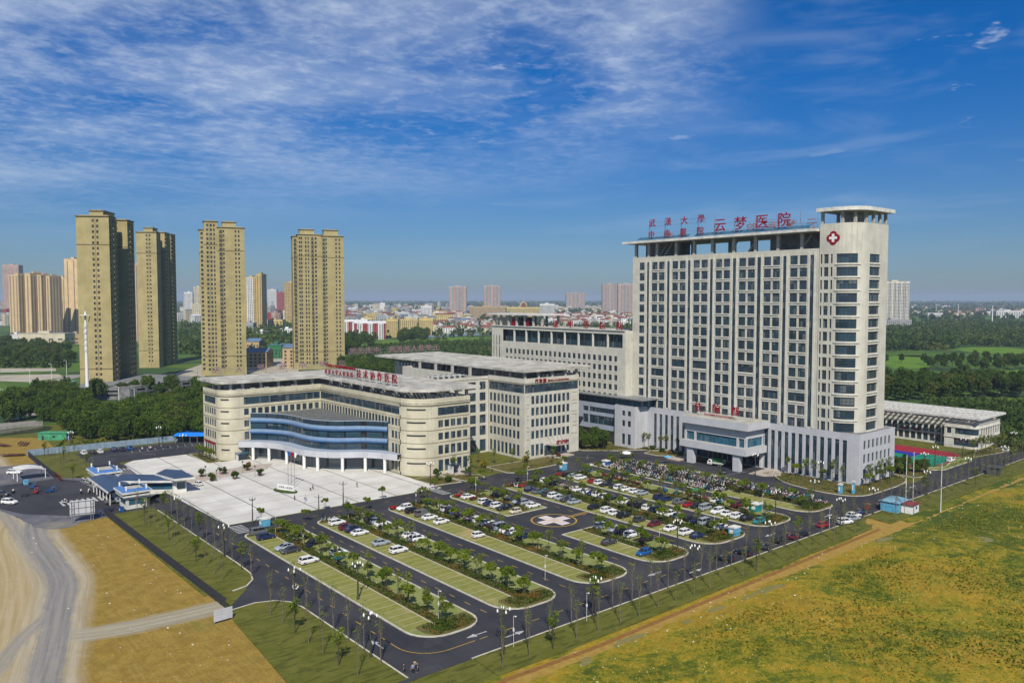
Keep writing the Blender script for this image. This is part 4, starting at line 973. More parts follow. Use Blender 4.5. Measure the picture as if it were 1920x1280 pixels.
# shaft: glass strips recessed between cream piers
TX = 249.5-tx0; y_ = lambda y: y-ty0
Z0, ZT = 16.4, 76.8; nfl = 14; pit = 4.27; ztop = 74.7
colx = []   # window columns as (y_left, y_right, kind)
pairs = [(210.6, 204.2), (200.3, 193.9), (190.1, 183.6), (179.9, 173.7), (169.8, 163.3), (159.6, 153.3), (149.4, 143.1)]
strips = [(213.2, 212.0), (202.9, 201.6), (192.8, 191.5), (182.5, 181.2), (172.5, 171.1), (162.3, 160.8), (152.1, 150.8), (142.0, 140.6)]
H = []; PT = T_([(249.5, 220.7), (249.5, 133)]+arc(256.7, 133, 7.2, 180, 270, 8)+[(270.2, 125.8)])
PTm = T_([(249.5, 220.7), (249.5, 138.6)])
wide = {(9, 1), (9, 2), (9, 4), (11, 5), (11, 6), (10, 0)}
for k in range(nfl):
    z1 = ztop-k*pit; z0 = z1-3.05
    H.append((220.7-217.1, 220.7-214.5, z0, z1)); H.append((220.7-139.9, 220.7-138.7+.6, z0, z1)) if False else None
    for j, (a, b) in enumerate(pairs):
        m_ = (a+b)/2
        if (k, j) in wide: H.append((220.7-a, 220.7-b, z0+.2, z1)); continue
        H.append((220.7-a, 220.7-m_-.38, z0, z1)); H.append((220.7-m_+.38, 220.7-b, z0, z1))
for (a, b) in strips: H.append((220.7-a, 220.7-b, Z0+.3, ztop))
mb = MB(); wall(mb, PTm, Z0-.3, ZT, 'cream', H, .22); mb.build('wall', TW)
# piers standing proud either side of every glass strip, sill bands per floor
for (a, b) in strips:
    for e in (a+.36, b-.36):
        q = MB(); q.box(-.14, 0, -.33, .33, Z0, ZT-1.2, 'cream_plain'); q.build('pier', TW).location = (TX, y_(e), 0)
sb = MB()
for k in range(nfl):
    z = ztop-k*pit-3.05-.35
    for (a, b) in pairs:
        sb.box(TX-.22, TX, y_(b), y_(a), z, z+.22, 'cream_plain'); sb.box(TX-.12, TX, y_(b), y_(a), z-.7, z-.55, 'cream_plain')
sb.build('sill_bands', TW, kind='stuff')
WT = Wins(TW); WT.holes(PTm, H, .22, lambda w: 2 if w < 4 else 5, 3); WT.holes(PP, HP, .35, 1, 5)
# corner tower with the emblem
PC = T_([(249.35, 138.6), (249.35, 133)]+arc(256.7, 133, 7.35, 180, 270, 10)+[(270.3, 125.65)])
LC = seglen(PC); HC = []
for k in range(nfl):
    z1 = ztop-k*pit; z0 = z1-3.05
    HC += [(.35, 1.0, z0, z1), (1.6, 3.2, z0, z1), (3.9, 4.6, z0, z1)] + [(LC[2]+.3, LC[2]+7.0, z0, z1)] + [(LC[-1]-12.6, LC[-1]-5.6, z0+.3, z1)]
mb = MB(); wall(mb, PC, Z0-.3, 84.7, 'cream', HC, .35); wall(mb, T_([(270.3, 125.65), (270.3, 138.6), (249.4, 138.6)]), Z0-.3, 84.7, 'cream'); mb.build('corner_tower_wall', TW)
WT.holes(PC, HC, .35, lambda w: max(2, round(w/1.1)), 2, 'glass'); WT.done((tx0, ty0, 0))
bl = MB(); A = off(PC, .28); 
for k in range(nfl):
    z = ztop-k*pit-3.05-.5
    seg = [i for i in range(len(PC)-1) if LC[2]-.5 <= LC[i] <= LC[2]+7.5]
    for i in seg: bl.face([(*A[i], z), (*A[i+1], z), (*A[i+1], z+.4), (*A[i], z+.4)], 'cream_plain'); bl.face([(*A[i], z+.4), (*A[i+1], z+.4), (*PC[i+1], z+.4), (*PC[i], z+.4)], 'cream_plain')
    bl.box(270.3-tx0-12.8, 270.3-tx0-5.4, 2.65-.3, 2.65, z+.2, z+.5, 'cream_plain'); bl.box(270.3-tx0-12.8, 270.3-tx0-5.4, 2.65-.2, 2.65, z-.6, z-.35, 'cream_plain')
bl.build('balcony_bands', TW, kind='stuff')
mb = MB(); wall(mb, T_([(270.2, 138.6), (270.2, 220.7), (249.5, 220.7)]), Z0-.3, ZT, 'cream_plain'); mb.build('wall', TW)
mb = MB(); mb.prism(T_([(249.9, 138.6), (269.8, 138.6), (269.8, 220.3), (249.9, 220.3)]), 75.6, 75.8, 'roofgrey'); mb.prism([(p[0], p[1]) for p in off(PC, -.3)[1:]]+T_([(269.9, 138.2), (249.8, 138.2)]), 84.2, 84.4, 'roofgrey'); mb.build('roof', TW)
# top pergola
mb = MB(); mb.prism(T_([(246.9, 139), (272, 139), (272, 224.4), (246.9, 224.4)]), 82.4, 83.3, 'offwhite', 'roofgrey'); mb.build('canopy', TW)
for y in [219.6, 212.8, 208.6, 199, 190.4, 182.0, 172.5, 163.5, 154.5, 145.5]:
    q = MB(); q.box(-.5, .5, -.55, .55, 0, 5.6, 'concrete'); q.build('column', TW).location = (TX+.9, y_(y), 76.8)
for y in [219, 205, 194.8, 187, 177, 168, 158, 149]:
    q = MB(); q.box(-.5, .5, -.6, .6, 0, 6.6, 'concrete'); q.build('column', TW).location = (268.6-tx0, y_(y), 75.8)
rooms(TW, (0, 0), [(TX+6, TX+12, y_(b_), y_(a_), 75.8, 82.4) for (a_, b_) in ((219, 201), (161, 140))])
braces(TW, (0, 0), [((TX+2, y_(y), 75.8), (TX+5, y_(y-2.5), 82)) for y in (209.5, 207, 176, 168, 147)], .6)
sp = MB()
for (a, b) in ((218, 192), (189.5, 141)):
    k = a
    while k-2.2 > b: sp.face([(TX-1.2, y_(k), 83.6), (TX-1.2, y_(k-2.0), 83.6), (TX+1.2, y_(k-2.0), 84.9), (TX+1.2, y_(k), 84.9)], 'glass_blue'); sp.bar((TX+1.2, y_(k-1), 83.3), (TX+1.2, y_(k-1), 84.8), .08, 'steel'); k -= 2.15
sp.build('solar_panels', TW, kind='stuff')
PCc = T_([(247.7, 138.9), (247.7, 133.5)]+arc(256.9, 133.4, 9.2, 180, 270, 8)+[(271.9, 124.2), (271.9, 139.2), (247.7, 139.2)])
mb = MB(); mb.prism(PCc, 88.6, 89.8, 'offwhite'); mb.build('canopy', TW)
for (x, y) in [(249.9, 138), (250.4, 131.4), (252.6, 128.2), (256.4, 126.6), (261, 126.4), (265.4, 126.4), (269.6, 126.4), (269.6, 133), (269.6, 138), (260, 138)]:
    q = MB(); q.box(-.42, .42, -.42, .42, 0, 4.3, 'concrete'); q.build('column', TW).location = (x-tx0, y-ty0, 84.3)
q = MB(); q.box(257-tx0, 263-tx0, 130-ty0, 135-ty0, 84.4, 87.6, 'concrete'); q.build('roof_room', TW)
# cross emblem: dark red lobed badge with a white cross
mb = MB(); cy_, cz_ = y_(133.9), 79.9; cx_ = 249.35-tx0-.12
for (u, v) in ((0, 1.05), (0, -1.05), (1.05, 0), (-1.05, 0)):
    n = 14; P = [(cx_, cy_+u+1.25*math.cos(2*math.pi*i/n), cz_+v+1.25*math.sin(2*math.pi*i/n)) for i in range(n)]
    mb.face(P, 'red_sign'); [mb.face([P[i], P[(i+1) % n], (cx_+.14, *P[(i+1) % n][1:]), (cx_+.14, *P[i][1:])], 'red_sign') for i in range(n)]; cx_ -= .006
mb.box(cx_-.02, cx_+.1, cy_-1.1, cy_+1.1, cz_-1.1, cz_+1.1, 'red_sign')
mb.box(cx_-.12, cx_-.03, cy_-.42, cy_+.42, cz_-1.35, cz_+1.35, 'white'); mb.box(cx_-.117, cx_-.03, cy_-1.35, cy_+1.35, cz_-.42, cz_+.42, 'white')
mb.build('emblem', TW)
ot = (tx0, ty0, 0)
sgn(TW, ot, '武漢大學', 248.6, 211.5, 88.9, 7.9, 3.3, rh=5.4); sgn(TW, ot, '中南醫院', 248.3, 211.5, 84.5, 7.9, 3.1, rh=1)
sgn(TW, ot, '云梦医院', 248.3, 180.0, 85.2, 8.7, 5.2, rh=1.7, bold=.012)
sign(TW, '云梦医院', 271.5-tx0, 152-ty0, 85.6, 0, 1, 8.4, 4.6, R(90), m='red_back', rh=1.8)
sign(TW, '中南', 271.5-tx0, 212-ty0, 85.2, 0, 1, 5.4, 3.4, R(90), m='red_back', rh=1.6)
# porte-cochere
mb = MB()
mb.box(235.2-tx0, 248.05-tx0, 156.3-ty0, 184.6-ty0, 5.9, 8.3, 'podium', 'concrete')
mb.box(236.6-tx0, 248.05-tx0, 157.2-ty0, 183.4-ty0, 11.6, 14.7, 'podium'); mb.box(236.6-tx0, 248.1-tx0, 157.2-ty0, 183.4-ty0, 8.3, 8.5, 'podium')
mb.box(234.9-tx0, 248.1-tx0, 155.4-ty0, 184.0-ty0, 14.7, 17.3, 'podium', 'concrete')
for y in (157.5, 160.6, 178.7, 183.0): mb.box(236.6-tx0, 237.4-tx0, y-.45-ty0, y+.45-ty0, 8.5, 11.6, 'podium')
mb.box(246.6-tx0, 247.2-tx0, 157.2-ty0, 158-ty0, 8.5, 11.6, 'podium')
mb.build('entrance_porch', TW)
mb = MB(); mb.box(237.0-tx0, 247.9-tx0, 157.5-ty0, 183.0-ty0, 8.5, 11.6, 'glass_blue')
for k in range(17): mb.box(236.93-tx0, 237.0-tx0, 158-ty0+k*1.55, 158.1-ty0+k*1.55, 8.5, 11.6, 'frame')
mb.build('porch_window', TW)
for y in (180.3, 160.6):
    q = MB(); q.box(-.75, .95, -1.4, 1.4, 0, 5.9, 'podium'); q.build('porch_pillar', TW).location = (236.6-tx0, y-ty0, 0)
mb = MB(); mb.box(-.3, .1, 60-25, 61-25, .1, 4.8, 'frame_white')
for k in range(9): mb.box(-.35, -.2, 41+k*2.1, 41.12+k*2.1, .1, 4.2, 'frame_white')
mb.box(-.4, .1, 41, 58, 4.2, 4.5, 'frame_white'); mb.build('entrance_door', TW)
sgn(TW, ot, '住院部', 240.6, 182.2, 19.0, 8.0, 3.5, rh=1.7, name='porch_sign', bold=.012)
text_obj('Inpatient Department', 1.35, TW, (240.4-tx0, 177.5-ty0, 17.5), RX, 'red_sign', name='lettering', ext=.05)
mb = MB(); mb.box(234.6-tx0, 248-tx0, 184.6-ty0, 190-ty0, 0, .35, 'granite'); mb.prism(T_([(236, 155.5), (236.4, 150), (241, 146.5), (248, 150), (248, 156)]), 0, .3, 'granite'); mb.build('ramp', TW)
# ---------------------------------------------------------------- low building at the right
LB = empty('rehabilitation_building', (342.5, 122, 0), 0, 'low three storey cream building with white louvred roof beyond the sports court', 'hospital building')
lx, ly = 342.5, 122.0
L_ = lambda P: [(p[0]-lx, p[1]-ly) for p in P]
PL = L_([(346.5, 176), (346.5, 134.4), (342.5, 134.4), (342.5, 125.6)]+arc(345.6, 125.2, 3.1, 180, 270, 6)+[(366.5, 122.1)])
LL = seglen(PL); HL = []
for (z0, z1) in ((.8, 3.9), (4.6, 7.6)): HL += [(1.0+k*2.55, 2.9+k*2.55, z0, z1) for k in range(16)]
HL += [(LL[2]+.9, LL[2]+2.6, 5.6, 7.9), (LL[2]+4.0, LL[3]+4.4, 5.6, 7.9), (LL[2]+3.6, LL[3]+4.6, .9, 3.7)]
f0 = LL[-2]
for (z0, z1) in ((.8, 3.8), (5.0, 8.0)): HL += [(f0+1.0+k*2.5, f0+2.5+k*2.5, z0, z1) for k in range(8)]
mb = MB(); wall(mb, PL, 0, 10.6, 'cream_plain', HL, .4); wall(mb, L_([(366.5, 122.1), (366.5, 176), (346.5, 176)]), 0, 10.6, 'cream_plain'); mb.build('wall', LB)
mb = MB(); mb.prism([(p[0], p[1]) for p in PL]+L_([(366.5, 176)]), 9.6, 9.8, 'roofgrey'); mb.build('roof', LB)
bandline(LB, PL, (4.1, 8.2), .25, .3, 'cream_plain')
w_ = Wins(LB); w_.holes(PL, HL, .4, 2, 2); w_.done((lx, ly, 0))
mb = MB(); canopy(mb, 341-lx, 368-lx, 120.5-ly, 178-ly, 13.0, .8, m='offwhite', along='x', pitch=2.2, bw=.55); mb.box(352-lx, 353-lx, 122-ly, 177-ly, 12.2, 13.3, 'offwhite'); mb.build('canopy', LB)
for y in (126, 134, 142, 150, 158, 166, 174):
    for x in (344.2 if y < 134 else 347.5, 364.5):
        q = MB(); q.box(-.3, .3, -.3, .3, 0, 2.5, 'concrete'); q.build('column', LB).location = (x-lx, y-ly, 9.8)
mb = MB(); mb.box(356-lx, 362-lx, 128-ly, 150-ly, 9.8, 12, 'roofgrey'); mb.build('roof_room', LB)
for k, y in enumerate((163.4, 158.3, 153.2, 148.1)):
    q = MB(); q.box(-.16, -.04, 0, 2.6, 4.2, 5.2, 'red_sign'); q.build('balcony_banner', LB).location = (346.5-lx, y-ly-2.4, 0)
# ---------------------------------------------------------------- residential towers
def res_tower(rz_az, px, py, z, wings, cols, label, name='apartment_tower', fh=3.5, base=0, m='tan', group='tall tan apartment towers'):
    """px,py: ground pixel of the front left corner. wings: (u0,u1,v0,v1,h). cols: (wing, face, [(s0,s1)], z0, z1) face f=front, r=right"""
    x, y = gp(px, py, z); z = 0; th = HEAD-R(rz_az)       # direction of +v (away) in the ground plane
    o = empty(name, (x, y, 0), th-R(90), label, 'apartment tower')
    for wi, (u0, u1, v0, v1, h) in enumerate(wings):
        mb = MB(); P = [(u0, v1), (u0, v0), (u1, v0), (u1, v1)]; Hh = []; lw = v1-v0; fw = u1-u0
        win = []
        for (w, f, segs, hh) in cols:
            if w != wi: continue
            n = int((h-base-2)/fh); 
            for k in range(n):
                zt = h-1.6-k*fh
                for (a, b) in segs:
                    a2, b2 = (lw+a, lw+b) if f == 'f' else ((lw+fw+a, lw+fw+b) if f == 'r' else (lw-b, lw-a))
                    Hh.append((a2, b2, zt-hh, zt))
        wall(mb, P, -z-.3, h, m, Hh, .35); wall(mb, [(u1, v1), (u0, v1)], -z-.3, h, m)
        mb.build('wall', o)
        W_ = WW[o.name] if o.name in WW else WW.setdefault(o.name, Wins(o)); W_.holes(P, Hh, .35, 1 if True else 2, 1, 'glass_dim')
        rb = MB(); rb.box(u0-.0, u1+.0, v0, v1, h, h+.3, m, 'concrete'); rb.box(u0-.7, u1+.7, v0-.7, v1+.1, h+.3, h+.7, 'tan_trim', 'concrete'); rb.box(u0+1.2, u1-1.2, v0+1.5, v1-1, h+.7, h+1.3, m, 'concrete'); rb.build('roof', o)
        bb = MB(); n_ = int((h-base-2)/fh)
        for (w, f, segs, hh) in cols:
            if w != wi: continue
            for (a, b) in segs:
                if b-a < 1.75: continue
                for k in range(n_):
                    z_ = h-1.6-k*fh-hh
                    if f == 'f': bb.box(u0+a-.15, u0+b+.15, v0-.55, v0, z_-.25, z_-.05, 'tan_trim'); bb.box(u0+a-.1, u0+b+.1, v0-.55, v0-.48, z_-.05, z_+.65, 'steel_dark')
                    else: bb.box(u1, u1+.7, v0+a-.15, v0+b+.15, z_-.25, z_+.6, m)
        if bb.v: bb.build('balcony', o, kind='stuff')
        tb = MB(); zt = h-5*fh+.2; tb.box(u0-.3, u1+.3, v0-.3, v1-.2, zt-.35, zt, 'tan_trim'); 
        if h > 60: tb.box(u0-.3, u1+.3, v0-.3, v1-.2, 15, 15.35, 'tan_trim')
        for (w, f, segs, hh) in cols:
            if w == wi and f == 'f' and len(segs) > 1 and segs[1][0]-segs[0][1] < 1.6:
                c = (segs[0][1]+segs[1][0])/2; tb.box(u0+c-.14, u0+c+.14, v0-.18, v0-.0, base, h-1, 'tan_trim')
        tb.build('trim', o)
    WW[o.name].done((x, y, 0)); return o
WW = {}
t1 = res_tower(-6, 150.8, 721, 5, [(0, 20, 0, 11, 112), (4, 12.5, 11, 29.9, 116.5), (12.5, 16.0, 19, 24, 110), (9, 20.5, 30, 42, 112.4)],
    [(0, 'f', [(9.6, 10.9), (12.3, 13.6)], 1.7), (1, 'r', [(1.0, 3.0)], 1.9), (2, 'f', [(.7, 2.9)], 2.0), (2, 'r', [(.8, 4.2)], 2.0), (3, 'r', [(.5, 2.0), (3.5, 5.5), (7.5, 9.5)], 1.9), (0, 'r', [(1.5, 3), (6, 8)], 1.8)],
    'tallest tan apartment tower, leftmost of the four, behind the white mast', base=5)
t2 = res_tower(-5, 261, 685, 2, [(0, 17, 0, 10, 117), (3, 10.5, 10, 22, 121.5), (10.5, 13.4, 12.5, 17, 116), (8, 16.6, 22, 33, 118.5), (10, 18, 33.2, 46, 118)],
    [(0, 'f', [(8.2, 9.4), (10.8, 12.0)], 1.7), (2, 'f', [(.4, 2.5)], 2.0), (2, 'r', [(.8, 3.8)], 2.0), (3, 'r', [(1, 3), (5, 7)], 1.9), (4, 'r', [(1, 3), (5, 7), (9, 11)], 1.9)],
    'tan apartment tower with shadow low on its front, second of the four', base=2)
t3 = res_tower(-22, 379, 700, 2, [(0, 3.4, 3, 16, 113), (3.4, 13.4, 1.2, 18, 119.5), (13.4, 33, 0, 16, 115), (17, 27, 4, 12, 119.5)],
    [(0, 'f', [(.9, 2.6)], 2.0), (1, 'f', [(1.6, 3.2), (4.4, 5.8), (6.8, 7.9)], 2.1), (2, 'f', [(1.0, 3.0), (3.7, 4.8), (12.4, 13.6), (14.8, 16.0)], 1.9)],
    'tan apartment tower above the left end of the outpatient roof, third of four', base=2)
t4 = res_tower(-20, 552.5, 689, 2, [(0, 4, 4, 18, 112), (4, 24, 1.5, 20, 113.5), (24, 42, 0, 18, 112.6), (6, 18, 6, 14, 118), (26, 38, 5, 13, 118)],
    [(0, 'f', [(1.0, 3.2)], 2.1), (1, 'f', [(.8, 2.0), (2.6, 3.8), (6.0, 7.2), (8.2, 9.2), (11.2, 13.0), (14.0, 15.6)], 2.1), (2, 'f', [(-.0+.3, 2.2), (2.9, 4.0), (11.0, 12.2), (13.8, 15.0)], 1.9)],
    'tan apartment tower with dense window grid behind the red rooftop letters, rightmost of four', base=2)
for o in (t1, t2, t3, t4): o['group'] = 'four tan apartment towers'
# parking deck wall below the towers
dk = empty('parking_deck', (*gp(140, 738, 0), 0), 0, 'long dark grey parking deck with slit openings in front of the tan towers', 'parking deck')
A0 = gp(134, 752); A1 = gp(243, 748); A2 = gp(400, 726); dx_, dy_ = dk.location[:2]
P = [(p[0]-dx_, p[1]-dy_) for p in (A0, A1, A2)]; LD = seglen(P)
H = [(LD[1]*.6+k*9, LD[1]*.6+k*9+6, z, z+1.2) for k in range(18) for z in (2.0, 4.4) if LD[1]*.6+k*9+6 < LD[-1] and not (LD[1]*.6+k*9 < LD[1] < LD[1]*.6+k*9+6)]
mb = MB(); wall(mb, P, 0, 7.2, 'roofgrey', H, .6, 'dark'); B_ = off(P, -60); mb.prism(P+B_[::-1], 6.6, 6.9, 'roofgrey'); wall(mb, off(P, -.7), 0, 6.6, 'dark'); mb.build('wall', dk)
# ================================================================ VEHICLES, PEOPLE, STREET FURNITURE
PAINT = {}
for nm, c in dict(white=(.70, .70, .69), black=(.012, .012, .014), silver=(.30, .34, .38), grey=(.12, .12, .125), navy=(.012, .022, .075), blue=(.01, .085, .28), red=(.30, .012, .018), maroon=(.11, .012, .02),
                  teal=(.01, .20, .22), green=(.02, .12, .05), cream=(.55, .50, .36), pink=(.55, .36, .38), brown=(.10, .05, .03), darkgrey=(.045, .045, .05), orange=(.45, .12, .02), yellow=(.5, .36, .03)).items():
    m = mat('paint_'+nm, c, .28, .03, 2, spec=.6)
    PAINT[nm] = 'paint_'+nm
mat('tyre', (.012, .012, .012), .85, .1, 3); mat('rim', (.35, .35, .36), .35, .1, 3, metal=.6)
glassmat('car_glass', (.008, .010, .013), (.014, .018, .022), rough=.08)
mat('lamp_white', (.80, .80, .76), .25, .02, 1); mat('tail_red', (.35, .01, .01), .3, .05, 2)
mat('bark', (.075, .062, .045), .9, .25, 3); mat('bark_pale', (.17, .145, .10), .9, .25, 3); mat('iron_green', (.055, .058, .035), .6, .2, 3)
def loft(mb, st, m, caps=True):
    """st: (x, zb, zs, zt, wb, ws, wt) rings"""
    k = mb.mi(m); i0 = len(mb.v)
    for (x, zb, zs, zt, wb, ws, wt) in st:
        mb.v += [(x, -wb, zb), (x, -ws, zs), (x, -wt, zt), (x, wt, zt), (x, ws, zs), (x, wb, zb)]
    n = 6
    for j in range(len(st)-1):
        for a in range(n):
            b = (a+1) % n; mb.f.append((i0+j*n+a, i0+(j+1)*n+a, i0+(j+1)*n+b, i0+j*n+b)); mb.m.append(k)
    mb.f.append(tuple(i0+a for a in range(n))); mb.m.append(k); e = i0+(len(st)-1)*n
    mb.f.append(tuple(e+a for a in reversed(range(n)))); mb.m.append(k)
CARS = {  # kind: body rings, glass (x0 bottom,x1 bottom,x0 top,x1 top,z0,z1,w0,w1), wheel x, length
    'sedan': ([(-2.3, .42, .62, .80, .70, .76, .66), (-2.2, .25, .6, 1.00, .80, .87, .74), (-1.5, .22, .6, 1.05, .84, .91, .78), (.9, .22, .6, .97, .84, .91, .80), (1.8, .22, .58, .86, .82, .89, .74), (2.25, .3, .5, .66, .70, .80, .62)], (-1.85, 1.05, -1.1, .25, 1.0, 1.46, .78, .58), (-1.38, 1.38)),
    'suv': ([(-2.25, .45, .75, 1.0, .76, .82, .74), (-2.2, .32, .7, 1.12, .84, .90, .80), (-1.5, .28, .7, 1.14, .86, .93, .82), (.95, .28, .7, 1.08, .86, .93, .82), (1.85, .28, .68, .98, .84, .91, .76), (2.25, .36, .6, .78, .74, .82, .66)], (-2.12, 1.05, -1.85, .35, 1.08, 1.68, .82, .66), (-1.36, 1.38)),
    'van': ([(-2.1, .4, .8, 1.15, .76, .80, .78), (-2.05, .3, .75, 1.2, .80, .83, .80), (1.5, .3, .75, 1.15, .80, .84, .80), (1.95, .32, .7, .95, .78, .82, .74), (2.1, .38, .6, .8, .72, .78, .66)], (-2.02, 1.75, -1.92, 1.15, 1.14, 1.86, .80, .70), (-1.3, 1.35)),
    'mini': ([(-1.7, .4, .7, 1.0, .68, .72, .68), (-1.6, .3, .7, 1.05, .72, .76, .70), (.7, .3, .7, 1.0, .72, .76, .70), (1.4, .32, .62, .86, .70, .74, .64), (1.65, .38, .55, .7, .62, .68, .56)], (-1.58, 1.0, -1.35, .45, 1.0, 1.56, .70, .58), (-1.05, 1.05)),
    'hatch': ([(-2.05, .42, .65, .85, .72, .78, .70), (-1.98, .26, .62, 1.02, .80, .87, .76), (-1.4, .24, .62, 1.04, .82, .89, .78), (.9, .24, .6, .98, .82, .89, .78), (1.65, .24, .58, .86, .80, .87, .72), (2.0, .32, .5, .68, .68, .78, .62)], (-1.92, 1.0, -1.5, .25, 1.0, 1.5, .77, .60), (-1.28, 1.25))}
_cm = {}
def car_meshes(kind, color):
    st, g, wx = CARS[kind]; k = (kind, color)
    if k in _cm: return _cm[k]
    x0, x1, t0, t1, z0, z1, w0, w1 = g
    mb = MB(); loft(mb, st, PAINT[color])
    # roof skin, pillars in body colour
    rt = .05
    mb.face([(t0, -w1, z1), (t1, -w1, z1), (t1, w1, z1), (t0, w1, z1)], PAINT[color])
    mb.box(t0-.02, t1+.02, -w1-.01, w1+.01, z1-.07, z1+.015, PAINT[color])
    for s in (-1, 1):
        for (a, b) in ((x0, t0), (x1, t1), ((x0+x1)/2-.05, (t0+t1)/2-.02)):
            mb.bar((a, s*(w0+.005), z0-.03), (b, s*(w1+.005), z1-.03), .07, PAINT[color])
    bm_ = mb.mesh('body')
    gk = ('g', kind)
    if gk not in _cm:
        mb = MB(); P = [(x0, -w0, z0), (x1, -w0, z0), (x1, w0, z0), (x0, w0, z0), (t0, -w1, z1-.03), (t1, -w1, z1-.03), (t1, w1, z1-.03), (t0, w1, z1-.03)]
        for f in ((0, 1, 5, 4), (1, 2, 6, 5), (2, 3, 7, 6), (3, 0, 4, 7)): mb.face([P[i] for i in f], 'car_glass')
        _cm[gk] = mb.mesh('window_glass')
    _cm[k] = bm_; return bm_
def wheel_mesh(r=.33, w=.2):
    mb = MB(); k = mb.mi('tyre'); n = 14
    for y in (-w/2, w/2): mb.v += [(r*math.cos(2*math.pi*a/n), y, r*math.sin(2*math.pi*a/n)) for a in range(n)]
    for a in range(n): b = (a+1) % n; mb.f.append((a, b, n+b, n+a)); mb.m.append(k)
    for y, s in ((-w/2, 0), (w/2, n)): mb.f.append(tuple(s+a for a in (range(n) if s else reversed(range(n))))); mb.m.append(k)
    q = mb.mi('rim')
    for y in (-w/2-.006, w/2+.006):
        i = len(mb.v); mb.v += [(r*.62*math.cos(2*math.pi*a/n), y, r*.62*math.sin(2*math.pi*a/n)) for a in range(n)]; mb.f.append(tuple(i+a for a in range(n))); mb.m.append(q)
    return mb.mesh('wheel')
WHEEL = wheel_mesh(); WHEEL_S = wheel_mesh(.26, .16)
def one(mb_f, nm):
    mb = MB(); mb_f(mb); return mb.mesh(nm)
HL = one(lambda m: m.box(-.06, .04, -.2, .2, -.07, .07, 'lamp_white'), 'headlight'); TL = one(lambda m: m.box(-.05, .05, -.16, .16, -.09, .09, 'tail_red'), 'tail_light')
PLT = one(lambda m: m.box(-.02, .02, -.2, .2, -.06, .06, PAINT['blue']), 'number_plate')
def car(kind, color, x, y, rz, label, group=None, cat='car', near=True, z=.13):
    o = empty('parked_car', (x, y, z), rz, label, cat, group)
    link('body', car_meshes(kind, color), o); link('window_glass', _cm[('g', kind)], o)
    st, g, wx = CARS[kind]; w = st[2][4]
    wm = WHEEL if kind != 'mini' else WHEEL_S; r = .33 if kind != 'mini' else .26
    for a in wx:
        for s in (-1, 1): link('wheel', wm, o, (a, s*(w-.02), r))
    if near:
        xf, xr = st[-1][0]-.06, st[0][0]+.02; zf = st[-1][2]+.12; zr = st[0][2]+.14
        for s in (-1, 1): link('headlight', HL, o, (xf, s*.55, zf)); link('tail_light', TL, o, (xr, s*.6, zr))
        link('number_plate', PLT, o, (xr-.03, 0, zr-.1))
    return o
_sc = {}
def scooter_mesh(color):
    if color in _sc: return _sc[color]
    mb = MB(); p = PAINT[color]
    for x in (-.6, .62): mb.tube([(x, -.05, .24), (x, .05, .24)], [.24, .24], 'tyre', 10)
    mb.box(-.75, -.1, -.16, .16, .38, .62, p); mb.box(-.1, .3, -.14, .14, .26, .34, p); mb.bar((.3, 0, .3), (.5, 0, .95), .24, p, .1); mb.box(-.72, .0, -.13, .13, .62, .75, 'tyre')
    mb.bar((.46, -.32, 1.02), (.46, .32, 1.02), .06, 'steel_dark'); mb.bar((.62, 0, .25), (.48, 0, 1.0), .08, 'steel_dark'); mb.box(.42, .56, -.13, .13, .82, 1.04, p); mb.box(-.98, -.7, -.15, .15, .72, .98, p)
    _sc[color] = mb.mesh('scooter'); return _sc[color]
def scooter(color, x, y, rz, label, group, z=.13):
    o = link('parked_scooter', scooter_mesh(color), None, (x, y, z), rz); tag(o, label, 'scooter', group); return o
def trike(color, x, y, rz, label, z=.13, group=None, hood=False):
    o = empty('cargo_tricycle', (x, y, z), rz, label, 'tricycle', group)
    mb = MB(); p = PAINT[color]; mb.box(-1.5, .25, -.55, .55, .5, .56, p); mb.box(-1.5, .25, -.55, -.5, .56, .9, p); mb.box(-1.5, .25, .5, .55, .56, .9, p); mb.box(-1.5, -1.45, -.5, .5, .56, .9, p); mb.box(.2, .25, -.5, .5, .56, .9, p); mb.build('cargo_bed', o)
    mb = MB(); mb.bar((.9, 0, .35), (1.15, 0, 1.1), .22, p); mb.box(.3, .75, -.25, .25, .6, .78, 'tyre'); mb.bar((1.1, -.35, 1.08), (1.1, .35, 1.08), .06, 'steel_dark'); mb.box(.25, 1.0, -.2, .2, .3, .42, p)
    if hood: mb.box(.1, 1.25, -.5, .5, 1.55, 1.62, p); [mb.bar((a, s*.46, .5), (a, s*.46, 1.56), .05, 'steel') for a in (.15, 1.2) for s in (-1, 1)]
    mb.build('frame', o)
    for (a, b) in ((-.9, -.6), (-.9, .6), (1.2, 0)): link('wheel', WHEEL_S, o, (a, b, .26))
    return o
ordn = ['first', 'second', 'third', 'fourth', 'fifth', 'sixth', 'seventh', 'eighth', 'ninth', 'tenth', 'eleventh', 'twelfth', 'thirteenth', 'fourteenth', 'fifteenth', 'sixteenth', 'seventeenth', 'eighteenth', 'nineteenth', 'twentieth',
        'twenty-first', 'twenty-second', 'twenty-third', 'twenty-fourth', 'twenty-fifth', 'twenty-sixth', 'twenty-seventh', 'twenty-eighth', 'twenty-ninth', 'thirtieth']
C1 = fr(460, 980, 4.8); C2 = fr(560, 900, 6.4); C3 = fr(820, 840, 6.4); C4 = fr(1040, 840, 6.4); QF = fr(1300, 860, 5.333)
